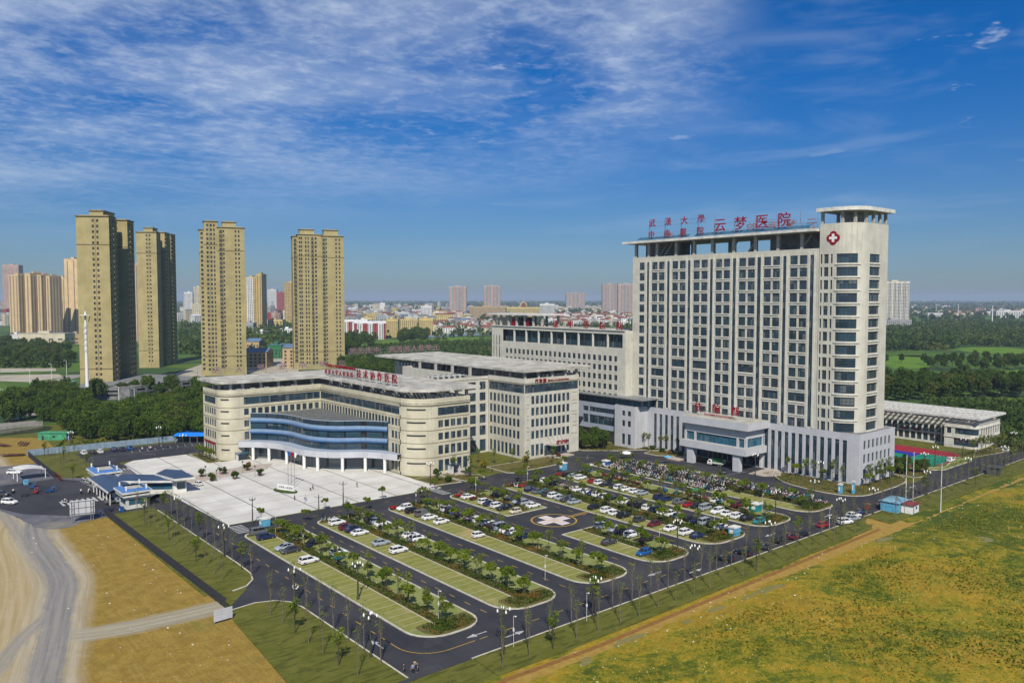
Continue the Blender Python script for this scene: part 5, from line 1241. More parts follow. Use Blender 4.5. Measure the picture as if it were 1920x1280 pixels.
# (frame, x, y, colour, kind) per island and side; positions are where the cars stand in the car park
PARK = [
 (0, 'L', [(C1, 125, 78, 'grey', 'van'), (C1, 140, 130, 'navy', 'suv'), (C1, 300, 225, 'silver', 'sedan'), (C1, 385, 245, 'darkgrey', 'sedan'), (C1, 545, 340, 'white', 'suv')]),
 (0, 'R', [(C1, 770, 272, 'white', 'hatch'), (C1, 540, 185, 'black', 'sedan')]),
 (1, 'L', [(C2, 430, 510, 'white', 'suv'), (C2, 510, 572, 'maroon', 'suv'), (C2, 610, 595, 'navy', 'suv'), (C2, 735, 622, 'white', 'sedan'), (C2, 985, 745, 'silver', 'sedan'), (C2, 1210, 830, 'white', 'suv')]),
 (1, 'R', [(C2, 810, 490, 'black', 'suv'), (C2, 1050, 505, 'white', 'sedan'), (C2, 940, 470, 'silver', 'hatch'), (C2, 1300, 660, 'white', 'sedan'), (C2, 1440, 690, 'white', 'suv')]),
 (2, 'L', [(C2, 1230, 335, 'white', 'suv'), (C2, 1330, 368, 'black', 'suv'), (C2, 1455, 405, 'grey', 'van'), (C2, 1560, 440, 'white', 'sedan'), (C2, 1680, 495, 'white', 'sedan'), (C3, 505, 1035, 'white', 'mini')]),
 (2, 'R', [(C2, 1765, 350, 'white', 'suv'), (C2, 1850, 388, 'blue', 'hatch'), (C3, 175, 760, 'navy', 'suv'), (C3, 270, 780, 'black', 'suv'), (C3, 360, 835, 'pink', 'sedan'), (C3, 430, 865, 'white', 'hatch'), (C3, 560, 895, 'white', 'suv'), (C3, 660, 925, 'black', 'sedan'), (C3, 740, 945, 'silver', 'van'), (C3, 810, 990, 'white', 'sedan'), (C3, 890, 1000, 'white', 'suv'), (C3, 1025, 1050, 'navy', 'hatch')]),
 (4, 'L', [(C3, 345, 580, 'white', 'sedan'), (C3, 540, 645, 'white', 'suv'), (C3, 625, 660, 'navy', 'sedan'), (C3, 695, 690, 'white', 'suv'), (C3, 780, 715, 'black', 'suv'), (C3, 968, 745, 'cream', 'mini')]),
 (4, 'R', [(C3, 720, 560, 'black', 'suv'), (C3, 860, 610, 'darkgrey', 'sedan'), (C3, 960, 640, 'silver', 'sedan'), (C3, 1060, 640, 'silver', 'suv'), (C3, 1150, 680, 'white', 'sedan')]),
 (3, 'L', [(C4, 640, 1120, 'darkgrey', 'sedan'), (C4, 1070, 1245, 'blue', 'hatch')]),
 (3, 'R', [(C4, 570, 925, 'white', 'suv'), (C4, 690, 975, 'silver', 'hatch'), (C4, 810, 995, 'navy', 'suv'), (C4, 930, 1030, 'white', 'suv'), (C4, 1110, 1080, 'black', 'sedan')]),
 (5, 'L', [(C3, 1100, 495, 'navy', 'suv'), (C3, 1200, 515, 'grey', 'sedan'), (C3, 1350, 545, 'darkgrey', 'suv'), (C3, 1420, 560, 'white', 'suv'), (C3, 1490, 590, 'silver', 'sedan'), (C3, 1570, 605, 'darkgrey', 'suv'), (C3, 1650, 635, 'silver', 'sedan'), (C4, 495, 695, 'black', 'sedan'), (C4, 655, 735, 'white', 'suv'), (C4, 710, 775, 'white', 'hatch'), (C4, 850, 795, 'black', 'suv'), (C4, 1030, 845, 'darkgrey', 'hatch'), (C4, 1215, 895, 'maroon', 'sedan'), (C4, 1410, 950, 'white', 'sedan'), (C4, 1600, 995, 'white', 'suv'), (C4, 1730, 1035, 'navy', 'sedan')]),
 (5, 'R', [(C3, 1240, 395, 'white', 'mini'), (C3, 1340, 405, 'grey', 'suv'), (C3, 1420, 420, 'black', 'suv'), (C4, 250, 495, 'white', 'sedan'), (C4, 350, 520, 'white', 'sedan'), (C4, 425, 545, 'navy', 'hatch'), (C4, 480, 555, 'white', 'suv'), (C4, 545, 585, 'white', 'hatch'), (C4, 640, 600, 'black', 'sedan'), (C4, 820, 640, 'white', 'suv'), (C4, 910, 675, 'black', 'suv'), (C4, 1000, 690, 'black', 'sedan'), (C4, 1080, 720, 'white', 'suv'), (C4, 1165, 740, 'navy', 'hatch'), (C4, 1260, 770, 'white', 'sedan'), (C4, 1375, 785, 'white', 'suv'), (C4, 1460, 815, 'silver', 'hatch'), (C4, 1590, 870, 'black', 'sedan'), (C4, 1680, 860, 'navy', 'sedan'), (C4, 1740, 885, 'silver', 'van'), (C4, 1870, 920, 'black', 'suv'), (QF, 290, 665, 'white', 'sedan'), (QF, 330, 715, 'black', 'hatch')]),
 (6, 'L', [(C4, 150, 325, 'black', 'suv'), (C4, 250, 318, 'silver', 'sedan'), (C4, 310, 350, 'white', 'suv'), (C4, 450, 390, 'red', 'hatch'), (C4, 550, 410, 'white', 'suv'), (C4, 620, 425, 'black', 'sedan'), (C4, 700, 460, 'darkgrey', 'hatch'), (C4, 770, 465, 'white', 'suv'), (C4, 845, 485, 'white', 'sedan'), (C4, 940, 515, 'white', 'hatch'), (C4, 1025, 540, 'silver', 'hatch'), (C4, 1230, 590, 'navy', 'suv'), (C4, 1340, 605, 'navy', 'sedan'), (C4, 1490, 640, 'grey', 'suv'), (C4, 1615, 670, 'red', 'sedan'), (C4, 1690, 690, 'black', 'hatch'), (C4, 1815, 710, 'silver', 'van'), (QF, 240, 520, 'white', 'suv'), (QF, 350, 540, 'white', 'sedan'), (QF, 430, 570, 'white', 'suv'), (QF, 540, 590, 'black', 'suv'), (QF, 605, 635, 'teal', 'hatch')]),
 (6, 'R', [(QF, 210, 415, 'white', 'hatch'), (QF, 412, 465, 'maroon', 'suv'), (QF, 517, 488, 'cream', 'mini')]),
]
KN = {'sedan': 'saloon car', 'suv': 'family car', 'van': 'van', 'mini': 'microvan', 'hatch': 'hatchback'}
CN = {'darkgrey': 'dark grey', 'navy': 'navy blue'}
isl_name = ['first', 'second', 'third', 'fourth', 'fourth', 'fifth', 'sixth', 'seventh']
for (i, side, L) in PARK:
    x0, x1, y0, y1 = ISL[i]; out = []
    for (f, a, b, c, k) in L:
        gx_, gy_ = gp(*f(a, b), .75); out.append([gy_, c, k])
    out.sort(key=lambda q: -q[0])
    for _ in range(40):
        for a, b in zip(out, out[1:]):
            d = a[0]-b[0]
            if d < 2.42: e = (2.42-d)/2; a[0] += e; b[0] -= e
    for n, (y, c, k) in enumerate(out):
        x = x0+3.35 if side == 'L' else x1-2.75
        part_ = ' far part' if i == 4 else (' near part' if i == 3 else '')
        lab = '%s %s, %s from the plaza end, %s row,%s %s island' % (CN.get(c, c), KN[k], ordn[n], 'left' if side == 'L' else 'right', part_, isl_name[i])
        car(k, c, x+random.uniform(-.15, .2), y, random.uniform(-.04, .04)+(math.pi if random.random() < .12 else 0), ' '.join(lab.split()), 'cars parked in the island rows', near=i < 5)
# cars elsewhere
W4 = fr(0, 840, 8.727); GF = fr(120, 850, 6.857); LF = fr(0, 640, 4.8)
for (f, a, b, c, k, rz, lab, zz) in [
 (QF, 310, 985, 'black', 'suv', 1.57, 'black tall family car parked at the kerb under the trees, nearest the viewer', 0), (QF, 500, 925, 'black', 'sedan', 1.57, 'black saloon car second along the kerb by the grass strip', 0),
 (QF, 750, 860, 'darkgrey', 'sedan', 0, 'dark grey saloon car third along the tree shaded kerb', 0), (QF, 870, 800, 'black', 'suv', 0, 'black tall family car fourth along the tree shaded kerb', 0), (QF, 1015, 765, 'maroon', 'hatch', 0, 'maroon hatchback fifth along the tree shaded kerb', 0), (QF, 1085, 740, 'black', 'sedan', 0, 'black saloon car sixth along the tree shaded kerb', 0),
 (QF, 1300, 650, 'red', 'hatch', 0, 'red hatchback on the road beside the white surveillance pole', 0), (QF, 1515, 620, 'white', 'suv', -.35, 'big white off-road car, nearest of the group on the dirt by the kerb', 0), (QF, 1590, 585, 'silver', 'sedan', -.3, 'silver saloon car between two white cars on the dirt edge', 0), (QF, 1600, 555, 'white', 'sedan', -.3, 'white saloon car farthest of the group on the dirt edge', 0),
 (QF, 1668, 525, 'navy', 'sedan', .1, 'navy blue saloon car beside the red tricycle on the right road', 0), (QF, 1895, 440, 'grey', 'suv', 0, 'grey family car just left of the blue hut', 0),
 (lambda a, b: (a, b), 1783, 861, 'white', 'suv', .05, 'white family car driving far along the right road', 0), (lambda a, b: (a, b), 1886, 842, 'white', 'sedan', 0, 'white saloon car at the far end of the right road', 0), (lambda a, b: (a, b), 1357, 883, 'navy', 'sedan', .6, 'navy blue saloon car beside the entrance porch pillar', 0),
 (lambda a, b: (a, b), 345, 891, 'white', 'van', 1.75, 'white van on the plaza just right of the gatehouse', .1), (lambda a, b: (a, b), 371, 906, 'white', 'mini', 1.75, 'small white microvan on the plaza in front of the planters', .1),
 (W4, 235, 385, 'white', 'suv', -.6, 'white family car half under the white tent canopy', .01), (W4, 30, 745, 'darkgrey', 'suv', -.8, 'dark grey car cut by the left picture edge on the forecourt', .01), (W4, 155, 870, 'white', 'suv', -.9, 'white family car driving on the forecourt asphalt at far left', .01),
 (LF, 752, 998, 'white', 'suv', 1.57, 'white car first from the left in the upper left lot', .01), (LF, 830, 992, 'black', 'sedan', 1.57, 'black car second from the left in the upper left lot', .01), (LF, 900, 985, 'white', 'hatch', 1.57, 'white hatchback third from the left in the upper left lot', .01), (LF, 1025, 970, 'navy', 'suv', 1.57, 'dark navy car fourth in the upper left lot', .01), (LF, 1098, 965, 'navy', 'sedan', 1.57, 'dark blue car fifth in the upper left lot', .01), (LF, 1165, 955, 'blue', 'suv', 1.57, 'blue car, last and rightmost in the upper left lot', .01),
 (LF, 672, 590, 'white', 'suv', -.9, 'white car on the street below the tan towers', 0)]:
    x, y = gp(*f(a, b), .75); car(k, c, x, y, rz, lab, near=True, z=zz+.01)
# tricycles and scooters
for (f, a, b, c, rz, lab, hd, zz) in [
 (C1, 575, 195, 'navy', 1.2, 'dark blue cargo tricycle in the right row of the first island', 0, .13), (C1, 855, 310, 'teal', .2, 'teal cargo tricycle with hood in the right row of the first island', 1, .13),
 (C2, 1150, 328, 'red', .1, 'red tricycle at the plaza end of the third island', 0, .13), (C3, 265, 565, 'red', .2, 'bright red tricycle with hood at the plaza end of the fourth island', 1, .13), (C3, 440, 600, 'maroon', .1, 'maroon tricycle between white cars on the fourth island', 0, .13),
 (C3, 1020, 450, 'red', 0, 'red tricycle near the plaza end of the fifth island', 1, .13), (C3, 1275, 530, 'teal', 0, 'teal box tricycle among cars on the fifth island', 1, .13), (C3, 1470, 310, 'red', 0, 'red tricycle at the far end of the sixth island', 0, .13),
 (C4, 1320, 500, 'blue', 1.0, 'bright blue hooded tricycle in the sixth island right row', 1, .13), (C4, 1455, 535, 'teal', .4, 'teal hooded tricycle in the sixth island right row', 1, .13), (QF, 262, 425, 'teal', .4, 'teal tricycle beside a white hatchback on the sixth island', 1, .13),
 (QF, 1740, 485, 'red', 0, 'red cargo tricycle on the right road under a lamp', 1, .01), (W4, 430, 755, 'darkgrey', .2, 'dark cargo tricycle on the left forecourt', 0, .01), (W4, 590, 705, 'red', 1.2, 'red cargo tricycle on the left forecourt', 1, .01),
 (GF, 590, 720, 'navy', .1, 'dark blue cargo tricycle by the gatehouse lawn corner', 0, .01), (GF, 430, 790, 'blue', .4, 'bright blue tricycle behind the big blank billboard', 1, .01), (W4, 560, 620, 'blue', 1.0, 'blue hooded tricycle beside the white tent canopy', 1, .01), (W4, 840, 690, 'blue', .3, 'blue tarpaulin tricycle alone on the forecourt', 1, .01)]:
    x, y = gp(*f(a, b), .6); trike(c, x, y, rz, lab, zz, hood=bool(hd))
sccol = ['black', 'white', 'white', 'red', 'silver', 'blue', 'pink', 'black', 'teal', 'cream', 'darkgrey', 'maroon', 'white', 'orange', 'brown', 'green']
def srow(x0, x1, y0, y1, n, where, grp, rz=0, cols=None):
    for k in range(n):
        c = random.choice(cols or sccol)
        scooter(c, random.uniform(x0, x1), y0+(y1-y0)*(k+.5)/n+random.uniform(-.1, .1), rz+random.uniform(-.25, .25)+(math.pi if random.random() < .4 else 0), '%s scooter %s' % (CN.get(c, c), where), grp)
srow(86, 87.5, 183, 194, 14, 'in the cluster at the plaza end of the first island', 'scooters on the first island')
srow(97, 99.5, 191.5, 195.5, 6, 'in the cluster at the plaza end of the second island', 'scooters on the second island')
srow(107, 108, 176, 181, 5, 'beside white cars on the second island', 'scooters mid second island')
srow(128, 129.8, 187, 194.5, 9, 'at the plaza end of the third island', 'scooters on the third island')
srow(160.5, 163, 190.5, 194.5, 6, 'at the plaza end of the fifth island', 'scooters on the fifth island')
srow(172.5, 174, 176, 184, 8, 'between cars in the fifth island right row', 'scooters mid fifth island')
srow(193.5, 196, 168, 186, 20, 'in the dark red hire row beside the sixth island hedge', 'dark red hire scooters', cols=['maroon', 'red', 'maroon', 'brown'])
srow(193.5, 196, 140, 151, 12, 'in the mixed row on the sixth island', 'scooters on the sixth island', cols=['red', 'orange', 'brown', 'black', 'maroon'])
srow(88, 98, 334, 336, 8, 'parked past the cars in the upper left lot', 'scooters in the upper left lot', rz=1.57)
srow(58.5, 59.6, 283, 291, 7, 'by the gatehouse left wing', 'scooters by the gatehouse', rz=.2)
N_S = 300; SP = []
for r_ in range(9):
    x = 205.7+r_*1.98
    y = 121.0 if r_ in (7, 8) else (146 if r_ < 3 else 117.5)
    yend = 196 if r_ < 8 else 190
    while y < yend:
        if random.random() < .93 and not (r_ in (3, 4) and y < 150): SP.append((x+random.uniform(-.2, .2), y+random.uniform(-.12, .12), r_))
        y += .86
SP.sort(key=lambda p: p[0]**2+p[1]**2)
wt = ['white', 'white', 'grey', 'black', 'maroon', 'silver', 'silver', 'pink', 'black', 'teal', 'cream', 'grey', 'navy', 'brown', 'darkgrey']
sv_ = MB()
for i, (x, y, r_) in enumerate(SP):
    c = random.choice(wt); a = random.uniform(-.3, .3)+(math.pi if r_ % 2 else 0)
    if i < 210: scooter(c, x, y, a, '%s scooter in the packed motorcycle lot before the porch' % CN.get(c, c), 'scooters packed before the tower')
    else:
        me = scooter_mesh(c); ca, sa = math.cos(a), math.sin(a); j = len(sv_.v)
        sv_.v.extend([(x+v.co.x*ca-v.co.y*sa, y+v.co.x*sa+v.co.y*ca, v.co.z+.13) for v in me.vertices]); mm = [sv_.mi(q) for q in me.materials]
        for p in me.polygons: sv_.f.append(tuple(j+q for q in p.vertices)); sv_.m.append(mm[p.material_index])
sv_.build('parked_scooter', label='mass of mixed scooters filling the far rows of the motorcycle lot', cat='scooters', kind='stuff')
# green truck
t_ = empty('box_truck', (*gp(1336, 872), 0), -1.35+math.pi*1.0, 'white truck with a green covered load under the entrance porch', 'truck'); t_.rotation_euler.z = R(100)
mb = MB(); loft(mb, [(-.2, .5, 1.2, 2.3, .95, 1.0, .9), (1.0, .5, 1.2, 2.35, .95, 1.0, .88), (1.55, .5, 1.0, 1.5, .92, .98, .9), (1.7, .5, .8, 1.1, .88, .95, .85)], PAINT['white']); mb.build('cab', t_)
mb = MB(); mb.box(1.2, 1.3, -.8, .8, 1.45, 2.1, 'car_glass'); [mb.box(.3, 1.1, s*1.0-.02, s*1.0+.02, 1.35, 1.95, 'car_glass') for s in (-1, 1)]; mb.build('window_glass', t_)
mb = MB(); mb.box(-4.6, -.35, -1.05, 1.05, .75, 1.0, 'steel_dark'); mb.box(-4.6, -.35, -1.05, 1.05, 1.0, 1.5, 'offwhite')
mat('tarp_green', (.03, .16, .06), .7, .2, 1)
P = [(-1.06, 1.5), (-1.06, 2.35), (-.7, 2.75), (0, 2.85), (.7, 2.75), (1.06, 2.35), (1.06, 1.5)]
for a, b in zip(P, P[1:]): mb.face([(-4.6, a[0], a[1]), (-.35, a[0], a[1]), (-.35, b[0], b[1]), (-4.6, b[0], b[1])], 'tarp_green')
for x in (-4.6, -.35): mb.face([(x, a, b) for a, b in P], 'offwhite')
mb.build('cargo_body', t_)
for a in (-3.6, -2.8, .7):
    for s in (-1, 1): q = link('wheel', WHEEL, t_, (a, s*.85, .42)); q.scale = (1.27, 1.3, 1.27)
# pick-up by gate
t_ = empty('flatbed_pickup', (*gp(*GF(650, 640)), .01), .1, 'silver flatbed pickup between the zebra crossing and the gatehouse', 'pickup')
mb = MB(); loft(mb, [(.2, .45, .9, 1.7, .8, .85, .7), (1.2, .45, .9, 1.7, .8, .85, .7), (1.8, .45, .8, 1.05, .78, .83, .72), (2.5, .45, .7, .95, .72, .8, .7)], PAINT['silver']); mb.build('cab', t_)
mb = MB(); mb.box(-2.6, .15, -.85, .85, .7, .8, PAINT['grey']); [mb.box(-2.6, .15, s*.85-.03, s*.85+.03, .8, 1.1, PAINT['grey']) for s in (-1, 1)]; mb.build('flat_bed', t_)
mb = MB(); mb.box(1.25, 1.6, -.66, .66, 1.15, 1.6, 'car_glass'); [mb.box(.4, 1.2, s*.8-.02, s*.8+.02, 1.15, 1.6, 'car_glass') for s in (-1, 1)]; mb.build('window_glass', t_)
for a in (-1.7, 1.7):
    for s in (-1, 1): link('wheel', WHEEL, t_, (a, s*.75, .33))
# ---------------------------------------------------------------- street lamps
def globe_lamp(x, y, label, z=.02, h=7.6, globes=True, rot=0):
    o = empty('globe_street_lamp', (x, y, z), rot, label, 'street lamp', 'multi globe street lamps')
    if 'pole' not in _lm:
        mb = MB(); mb.lathe((0, 0, 0), [(.30, 0), (.30, .5), (.17, .7), (.15, h*.45), (.2, h*.46), (.13, h*.5), (.11, h*.84), (.17, h*.85), (.1, h*.87), (.07, h*.93)], 'iron_green', 10); _lm['pole'] = mb.mesh('pole')
        mb = MB(); mb.tube([(0, 0, h*.80), (.5, 0, h*.83), (.95, 0, h*.845), (1.12, 0, h*.88)], [.07, .06, .06, .08], 'iron_green', 6); _lm['arm'] = mb.mesh('arm')
        mb = MB(); mb.lathe((0, 0, 0), [(.06, 0), (.13, .1), (.165, .25), (.14, .42), (.07, .6), (.02, .68)], 'lamp_white', 10); g = mb.mesh('lamp_globe'); g.shade_smooth(); _lm['globe'] = g
    link('pole', _lm['pole'], o)
    for k in range(4):
        a = link('arm', _lm['arm'], o, (0, 0, 0), k*math.pi/2+.4)
        if globes: link('lamp_globe', _lm['globe'], a, (1.12, 0, h*.885))
    if globes: link('lamp_globe', _lm['globe'], o, (0, 0, h*.93))
    return o
_lm = {}
for (x, y, lab, z, g) in [(65.6, 115.4, 'globe lamp on the bottom lawn kerb, nearest to the picture bottom', .13, 1), (84.2, 102.9, 'globe lamp by the bottom corner where the grass strip begins', .13, 1), (106.9, 103.2, 'globe lamp across the road from the second island tip', .13, 1), (137.2, 103.3, 'globe lamp across the road from the fourth island tip', .13, 1),
    (165.9, 103.3, 'globe lamp across the road from the fifth island tip', .13, 1), (199.6, 103.5, 'globe lamp across the road from the sixth island tip', .13, 1), (217.5, 103.4, 'globe lamp on the right road just left of the blue hut', .13, 1), (251.9, 103.4, 'globe lamp on the right road opposite the podium corner', .13, 1), (283.2, 103.4, 'globe lamp on the right road opposite the sports court', .13, 1),
    (316, 103.4, 'globe lamp on the right road opposite the low building', .13, 1), (322, 119.5, 'globe lamp at the sports court outer corner', .13, 1), (352, 112.2, 'globe lamp near the far end of the right road', .13, 1), (296.6, 119.2, 'globe lamp at the near corner of the sports court', .13, 1), (281, 116.4, 'globe lamp between tower base and sports court', .13, 1),
    (76.6, 139.6, 'globe lamp standing in the first island stalls', .13, 1), (65.6, 144.8, 'globe lamp at the lower lawn kerb corner', .13, 1), (65.7, 183.1, 'globe lamp on the kerb of the left lawn, right of centre', .13, 1), (66.0, 217.5, 'globe lamp on the left lawn kerb nearer the gatehouse', .13, 1),
    (81.6, 205.8, 'bare lamp without globes on the plaza edge above the first island', .1, 0), (108.9, 206.6, 'bare lamp without globes on the plaza edge, rightmost', .1, 0), (142.6, 211.5, 'globe lamp on the plaza corner by the outpatient wing', .1, 1), (66.8, 353.0, 'globe lamp in front of the green shed at upper left', 0, 1), (97.3, 343.4, 'globe lamp by the blue metal fence at the upper left lot', 0, 1),
    (98.6, 316.8, 'globe lamp beside the outpatient left end', .1, 1), (235.6, 152.7, 'globe lamp just right of the entrance porch', .01, 1), (96.5, 197.0, 'bare lamp behind the white and navy cars of the second island', .13, 0), (240.0, 131.5, 'globe lamp on the planted bed before the tower base', .13, 1), (214, 119, 'globe lamp at the seventh island tip', .13, 1), (194.5, 119.5, 'globe lamp at the sixth island tip', .13, 1), (150, 118, 'globe lamp at the fourth island tip', .13, 1)]:
    globe_lamp(x, y, lab, z, globes=bool(g), rot=random.random())
# plaza bollard lamps and planters
for k, (a, b) in enumerate([(90, 1245), (212, 1290), (495, 1190), (630, 1245)]):
    x, y = gp(*fr(370, 680, 5.818)(a, b)); o = empty('plaza_lamp', (x, y, .1), 0, 'short dark lantern post on the plaza walk, %s from the left' % ordn[k], 'lamp post', 'lantern posts along the plaza walk')
    mb = MB(); mb.lathe((0, 0, 0), [(.12, 0), (.06, .3), (.06, 3.2)], 'steel_dark', 8); mb.build('pole', o); mb = MB(); mb.lathe((0, 0, 3.2), [(.1, 0), (.35, .3), (.4, .42), (.05, .6)], 'steel_dark', 8); mb.build('lamp_head', o)
# white poles with cameras
for (a, b, lab) in [(780, 1015, 'white surveillance pole between first and second island hedges'), (963, 1216, 'white pole near the bottom corner of the road')] : pass
def campole(x, y, lab, h=5.5):
    o = empty('camera_pole', (x, y, .1), 0, lab, 'camera pole', 'white camera poles'); mb = MB(); mb.lathe((0, 0, 0), [(.045, 0), (.035, h)], 'offwhite', 8); mb.build('pole', o)
    mb = MB(); mb.bar((0, 0, h-.15), (.45, 0, h-.15), .05, 'white'); mb.box(.35, .65, -.06, .06, h-.36, h-.2, 'white'); mb.build('camera', o); mb = MB(); mb.box(-.07, .1, -.13, .13, h*.5, h*.6, 'white'); mb.build('junction_box', o)
for (px, py, lab) in [(962.8, 1213, 'white camera pole on the near corner of the grass strip'), (1100, 1165, 'white camera pole with box on the kerb opposite the third island'), (1555, 992, 'white camera pole beside the big white off-road car'), (822, 1161, 'white camera pole in the first island end hedge'), (1022, 1088, 'white camera pole in the second island end hedge'),
    (1236, 1033, 'white camera pole in the fourth island end hedge'), (517, 1001, 'white camera pole at the head of the first island'), (653, 974, 'white camera pole at the head of the second island'), (780, 947, 'white camera pole at the head of the third island'), (892, 927, 'white camera pole at the head of the fourth island'), (1339, 998, 'white camera pole in the fifth island end hedge'), (989, 905, 'white camera pole at the head of the fifth island'), (1429, 962, 'white camera pole in the sixth island end hedge')]:
    campole(*gp(px, py), lab)
SR = fr(1640, 730, 5.565)
for (a, b, h, lab) in [(325, 1130, 13, 'white utility pole, left of the pair behind the blue hut'), (398, 1175, 15, 'taller white utility pole, right of the pair behind the blue hut'), (688, 1280, 14, 'white utility pole alone on the waste ground edge right of the huts')]:
    x, y = gp(*SR(a, b)); o = empty('utility_pole', (x, y, 0), 0, lab, 'utility pole'); mb = MB(); mb.lathe((0, 0, 0), [(.15, 0), (.09, h)], 'offwhite', 8); mb.build('pole', o); mb = MB(); mb.bar((-.9, 0, h-.4), (.9, 0, h-.4), .1, 'steel'); mb.build('crossarm', o); mb = MB(); mb.box(-.35, .35, -.2, .2, h*.5, h*.5+.5, 'steel'); mb.build('transformer', o)
# tall white mast
x, y = gp(164.6, 757); o = empty('telecom_mast', (x, y, 0), 0, 'tall slender white telecom mast in front of the tallest tan tower', 'mast')
mb = MB(); mb.lathe((0, 0, 0), [(1.1, 0), (.95, 10), (.7, 35), (.5, 50), (.35, 53)], 'white', 12); mb.build('pole', o)
mb = MB(); mb.lathe((0, 0, 50.6), [(3.2, 0), (3.2, .25)], 'white', 12); mb.lathe((0, 0, 50.8), [(.15, 0), (.06, 5)], 'steel', 6); mb.build('platform', o)
for k in range(5): mb = MB(); mb.lathe((0, 0, 30+k*3.4), [(1.0, 0), (1.0, 1.6)], 'offwhite', 8); mb.build('antenna_ring', o)
mat('antenna_green', (.35, .38, .05), .6); mb = MB(); [mb.bar((s*1.4, 0, 46.5), (s*2.4, 0, 50), .35, 'antenna_green') for s in (-1, 1)]; mb.build('bracket', o)
# flagpoles and name stone on the plaza
for k, (a, b) in enumerate([(985, 1300), (1022, 1297), (1057, 1294)]):
    pass
for k, (a, b) in enumerate([(540.5, 911), (546.5, 912.5), (552.5, 914)]):
    x, y = gp(a, b); o = empty('flagpole', (x, y, .1), 0, ['left', 'middle', 'right'][k]+' of the three flagpoles behind the white name stone', 'flagpole', 'three flagpoles on the plaza')
    mb = MB(); mb.lathe((0, 0, 0), [(.09, 0), (.04, 11.5)], 'steel', 8); mb.build('pole', o)
    mb = MB(); c = ['paint_blue', 'red_sign', 'white'][k]
    for j in range(5): mb.face([(.05+.2*j, .06*math.sin(j*1.4), 11.3-.1*j), (.05+.2*(j+1), .06*math.sin(j*1.4+1.4), 11.3-.1*(j+1)), (.03+.12*(j+1), .06*math.sin(j*1.4+1.4), 9.6-.03*j), (.03+.12*j, .06*math.sin(j*1.4), 9.6-.03*j)], c)
    mb.build('flag', o)
x, y = gp(536, 923); mat('hedge_solid', (.05, .085, .015), .95, .3, 2, bump=.5)
o = empty('name_stone', (x+.6, y+1.2, .1), R(-68), 'low white name stone with small characters set in a clipped oval hedge', 'monument'); mb = MB(); mb.box(-3.4, 3.4, -.25, .25, .5, 2.0, 'white'); mb.box(-3.7, 3.7, -.5, .5, 0, .5, 'offwhite'); mb.build('stone', o)
for k, ch in enumerate('云梦县人民医院'): text_obj(ch, .75, o, (-2.9+k*.85, -.27, .95), 0, 'steel_dark', ext=.02)
mb = MB(); mb.prism([(4.6*math.cos(t), 1.9*math.sin(t)-.3) for t in np.linspace(0, 2*math.pi, 25)[:-1]], 0, .45, 'hedge_solid'); mb.build('clipped_hedge', o)
# gatehouse --------------------------------------------------------------------
GH = empty('gatehouse', (59, 240, 0), 0, 'long low gatehouse with dark blue roofs and two square booths left of the plaza', 'gatehouse')
g0 = lambda P: [(p[0]-59, p[1]-240) for p in P]
mat('roof_navy', (.035, .065, .13), .45, .1, .5, joints=(1.0, 50, .04, .5)); mat('roof_blue', (.06, .16, .38), .45, .06, .5)
def booth(y0, y1):
    mb = MB(); P = [(65, y1), (59.4, y1), (59.4, y0), (65, y0)]; P = g0(P); w = y1-y0
    H = [(.8, 5.0, 1.1, 2.7), (5.6+.7, 5.6+w-.7, 1.1, 2.7), (5.6+w+.8, 5.6+w+4.8, 1.1, 2.7)]; wall(mb, P, 0, 3.6, 'offwhite', H, .15); mb.build('wall', GH)
    wn = Wins(GH); wn.holes(P, H, .15, 3, 1, 'glass_blue'); wn.done()
    for z, e in ((3.6, .9), (4.6, 1.3)):
        mb = MB(); mb.box(59.4-e-59, 65+e-59, y0-e-240, y1+e-240, z, z+.5, 'offwhite'); mb.build('eaves', GH)
    mb = MB(); mb.box(59.0-59, 65.4-59, y0-.4-240, y1+.4-240, 4.1, 4.6, 'glass_blue'); mb.build('clerestory', GH)
    mb = MB(); a, b, c, d = 58.3-59, 66.1-59, y0-1.1-240, y1+1.1-240
    for q in (((a, c), (b, c), (b-1.6, c+1.6), (a+1.6, c+1.6)), ((b, c), (b, d), (b-1.6, d-1.6), (b-1.6, c+1.6)), ((b, d), (a, d), (a+1.6, d-1.6), (b-1.6, d-1.6)), ((a, d), (a, c), (a+1.6, c+1.6), (a+1.6, d-1.6))):
        mb.face([(*q[0], 5.1), (*q[1], 5.1), (*q[2], 5.75), (*q[3], 5.75)], 'roof_blue')
    mb.face([(a+1.6, c+1.6, 5.3), (b-1.6, c+1.6, 5.3), (b-1.6, d-1.6, 5.3), (a+1.6, d-1.6, 5.3)], 'concrete'); mb.build('roof', GH)
    for (u, v) in ((a+1.2, c+1.0), (a+1.2, d-1.0), (b-1.2, c+1.0), (b-1.2, d-1.0)): mb = MB(); mb.box(-.18, .18, -.18, .18, 0, 1.6, 'white'); mb.build('chimney', GH).location = (u, v, 5.1)
booth(242.5, 249.5); booth(275, 284)
mb = MB()
for (P, z0, z1) in ((g0([(56.6, 250.2), (60.2, 250.2), (60.2, 274.2), (56.6, 274.2)]), 4.0, 4.9), (g0([(60.2, 250.2), (64.0, 250.2), (64.0, 274.2), (60.2, 274.2)]), 4.9, 4.2)):
    mb.face([(*P[0], z0), (*P[1], z1), (*P[2], z1), (*P[3], z0)], 'roof_navy')
Q1 = g0([(61.5, 262), (76.5, 251.5), (79.0, 255.0), (64, 268.5)])
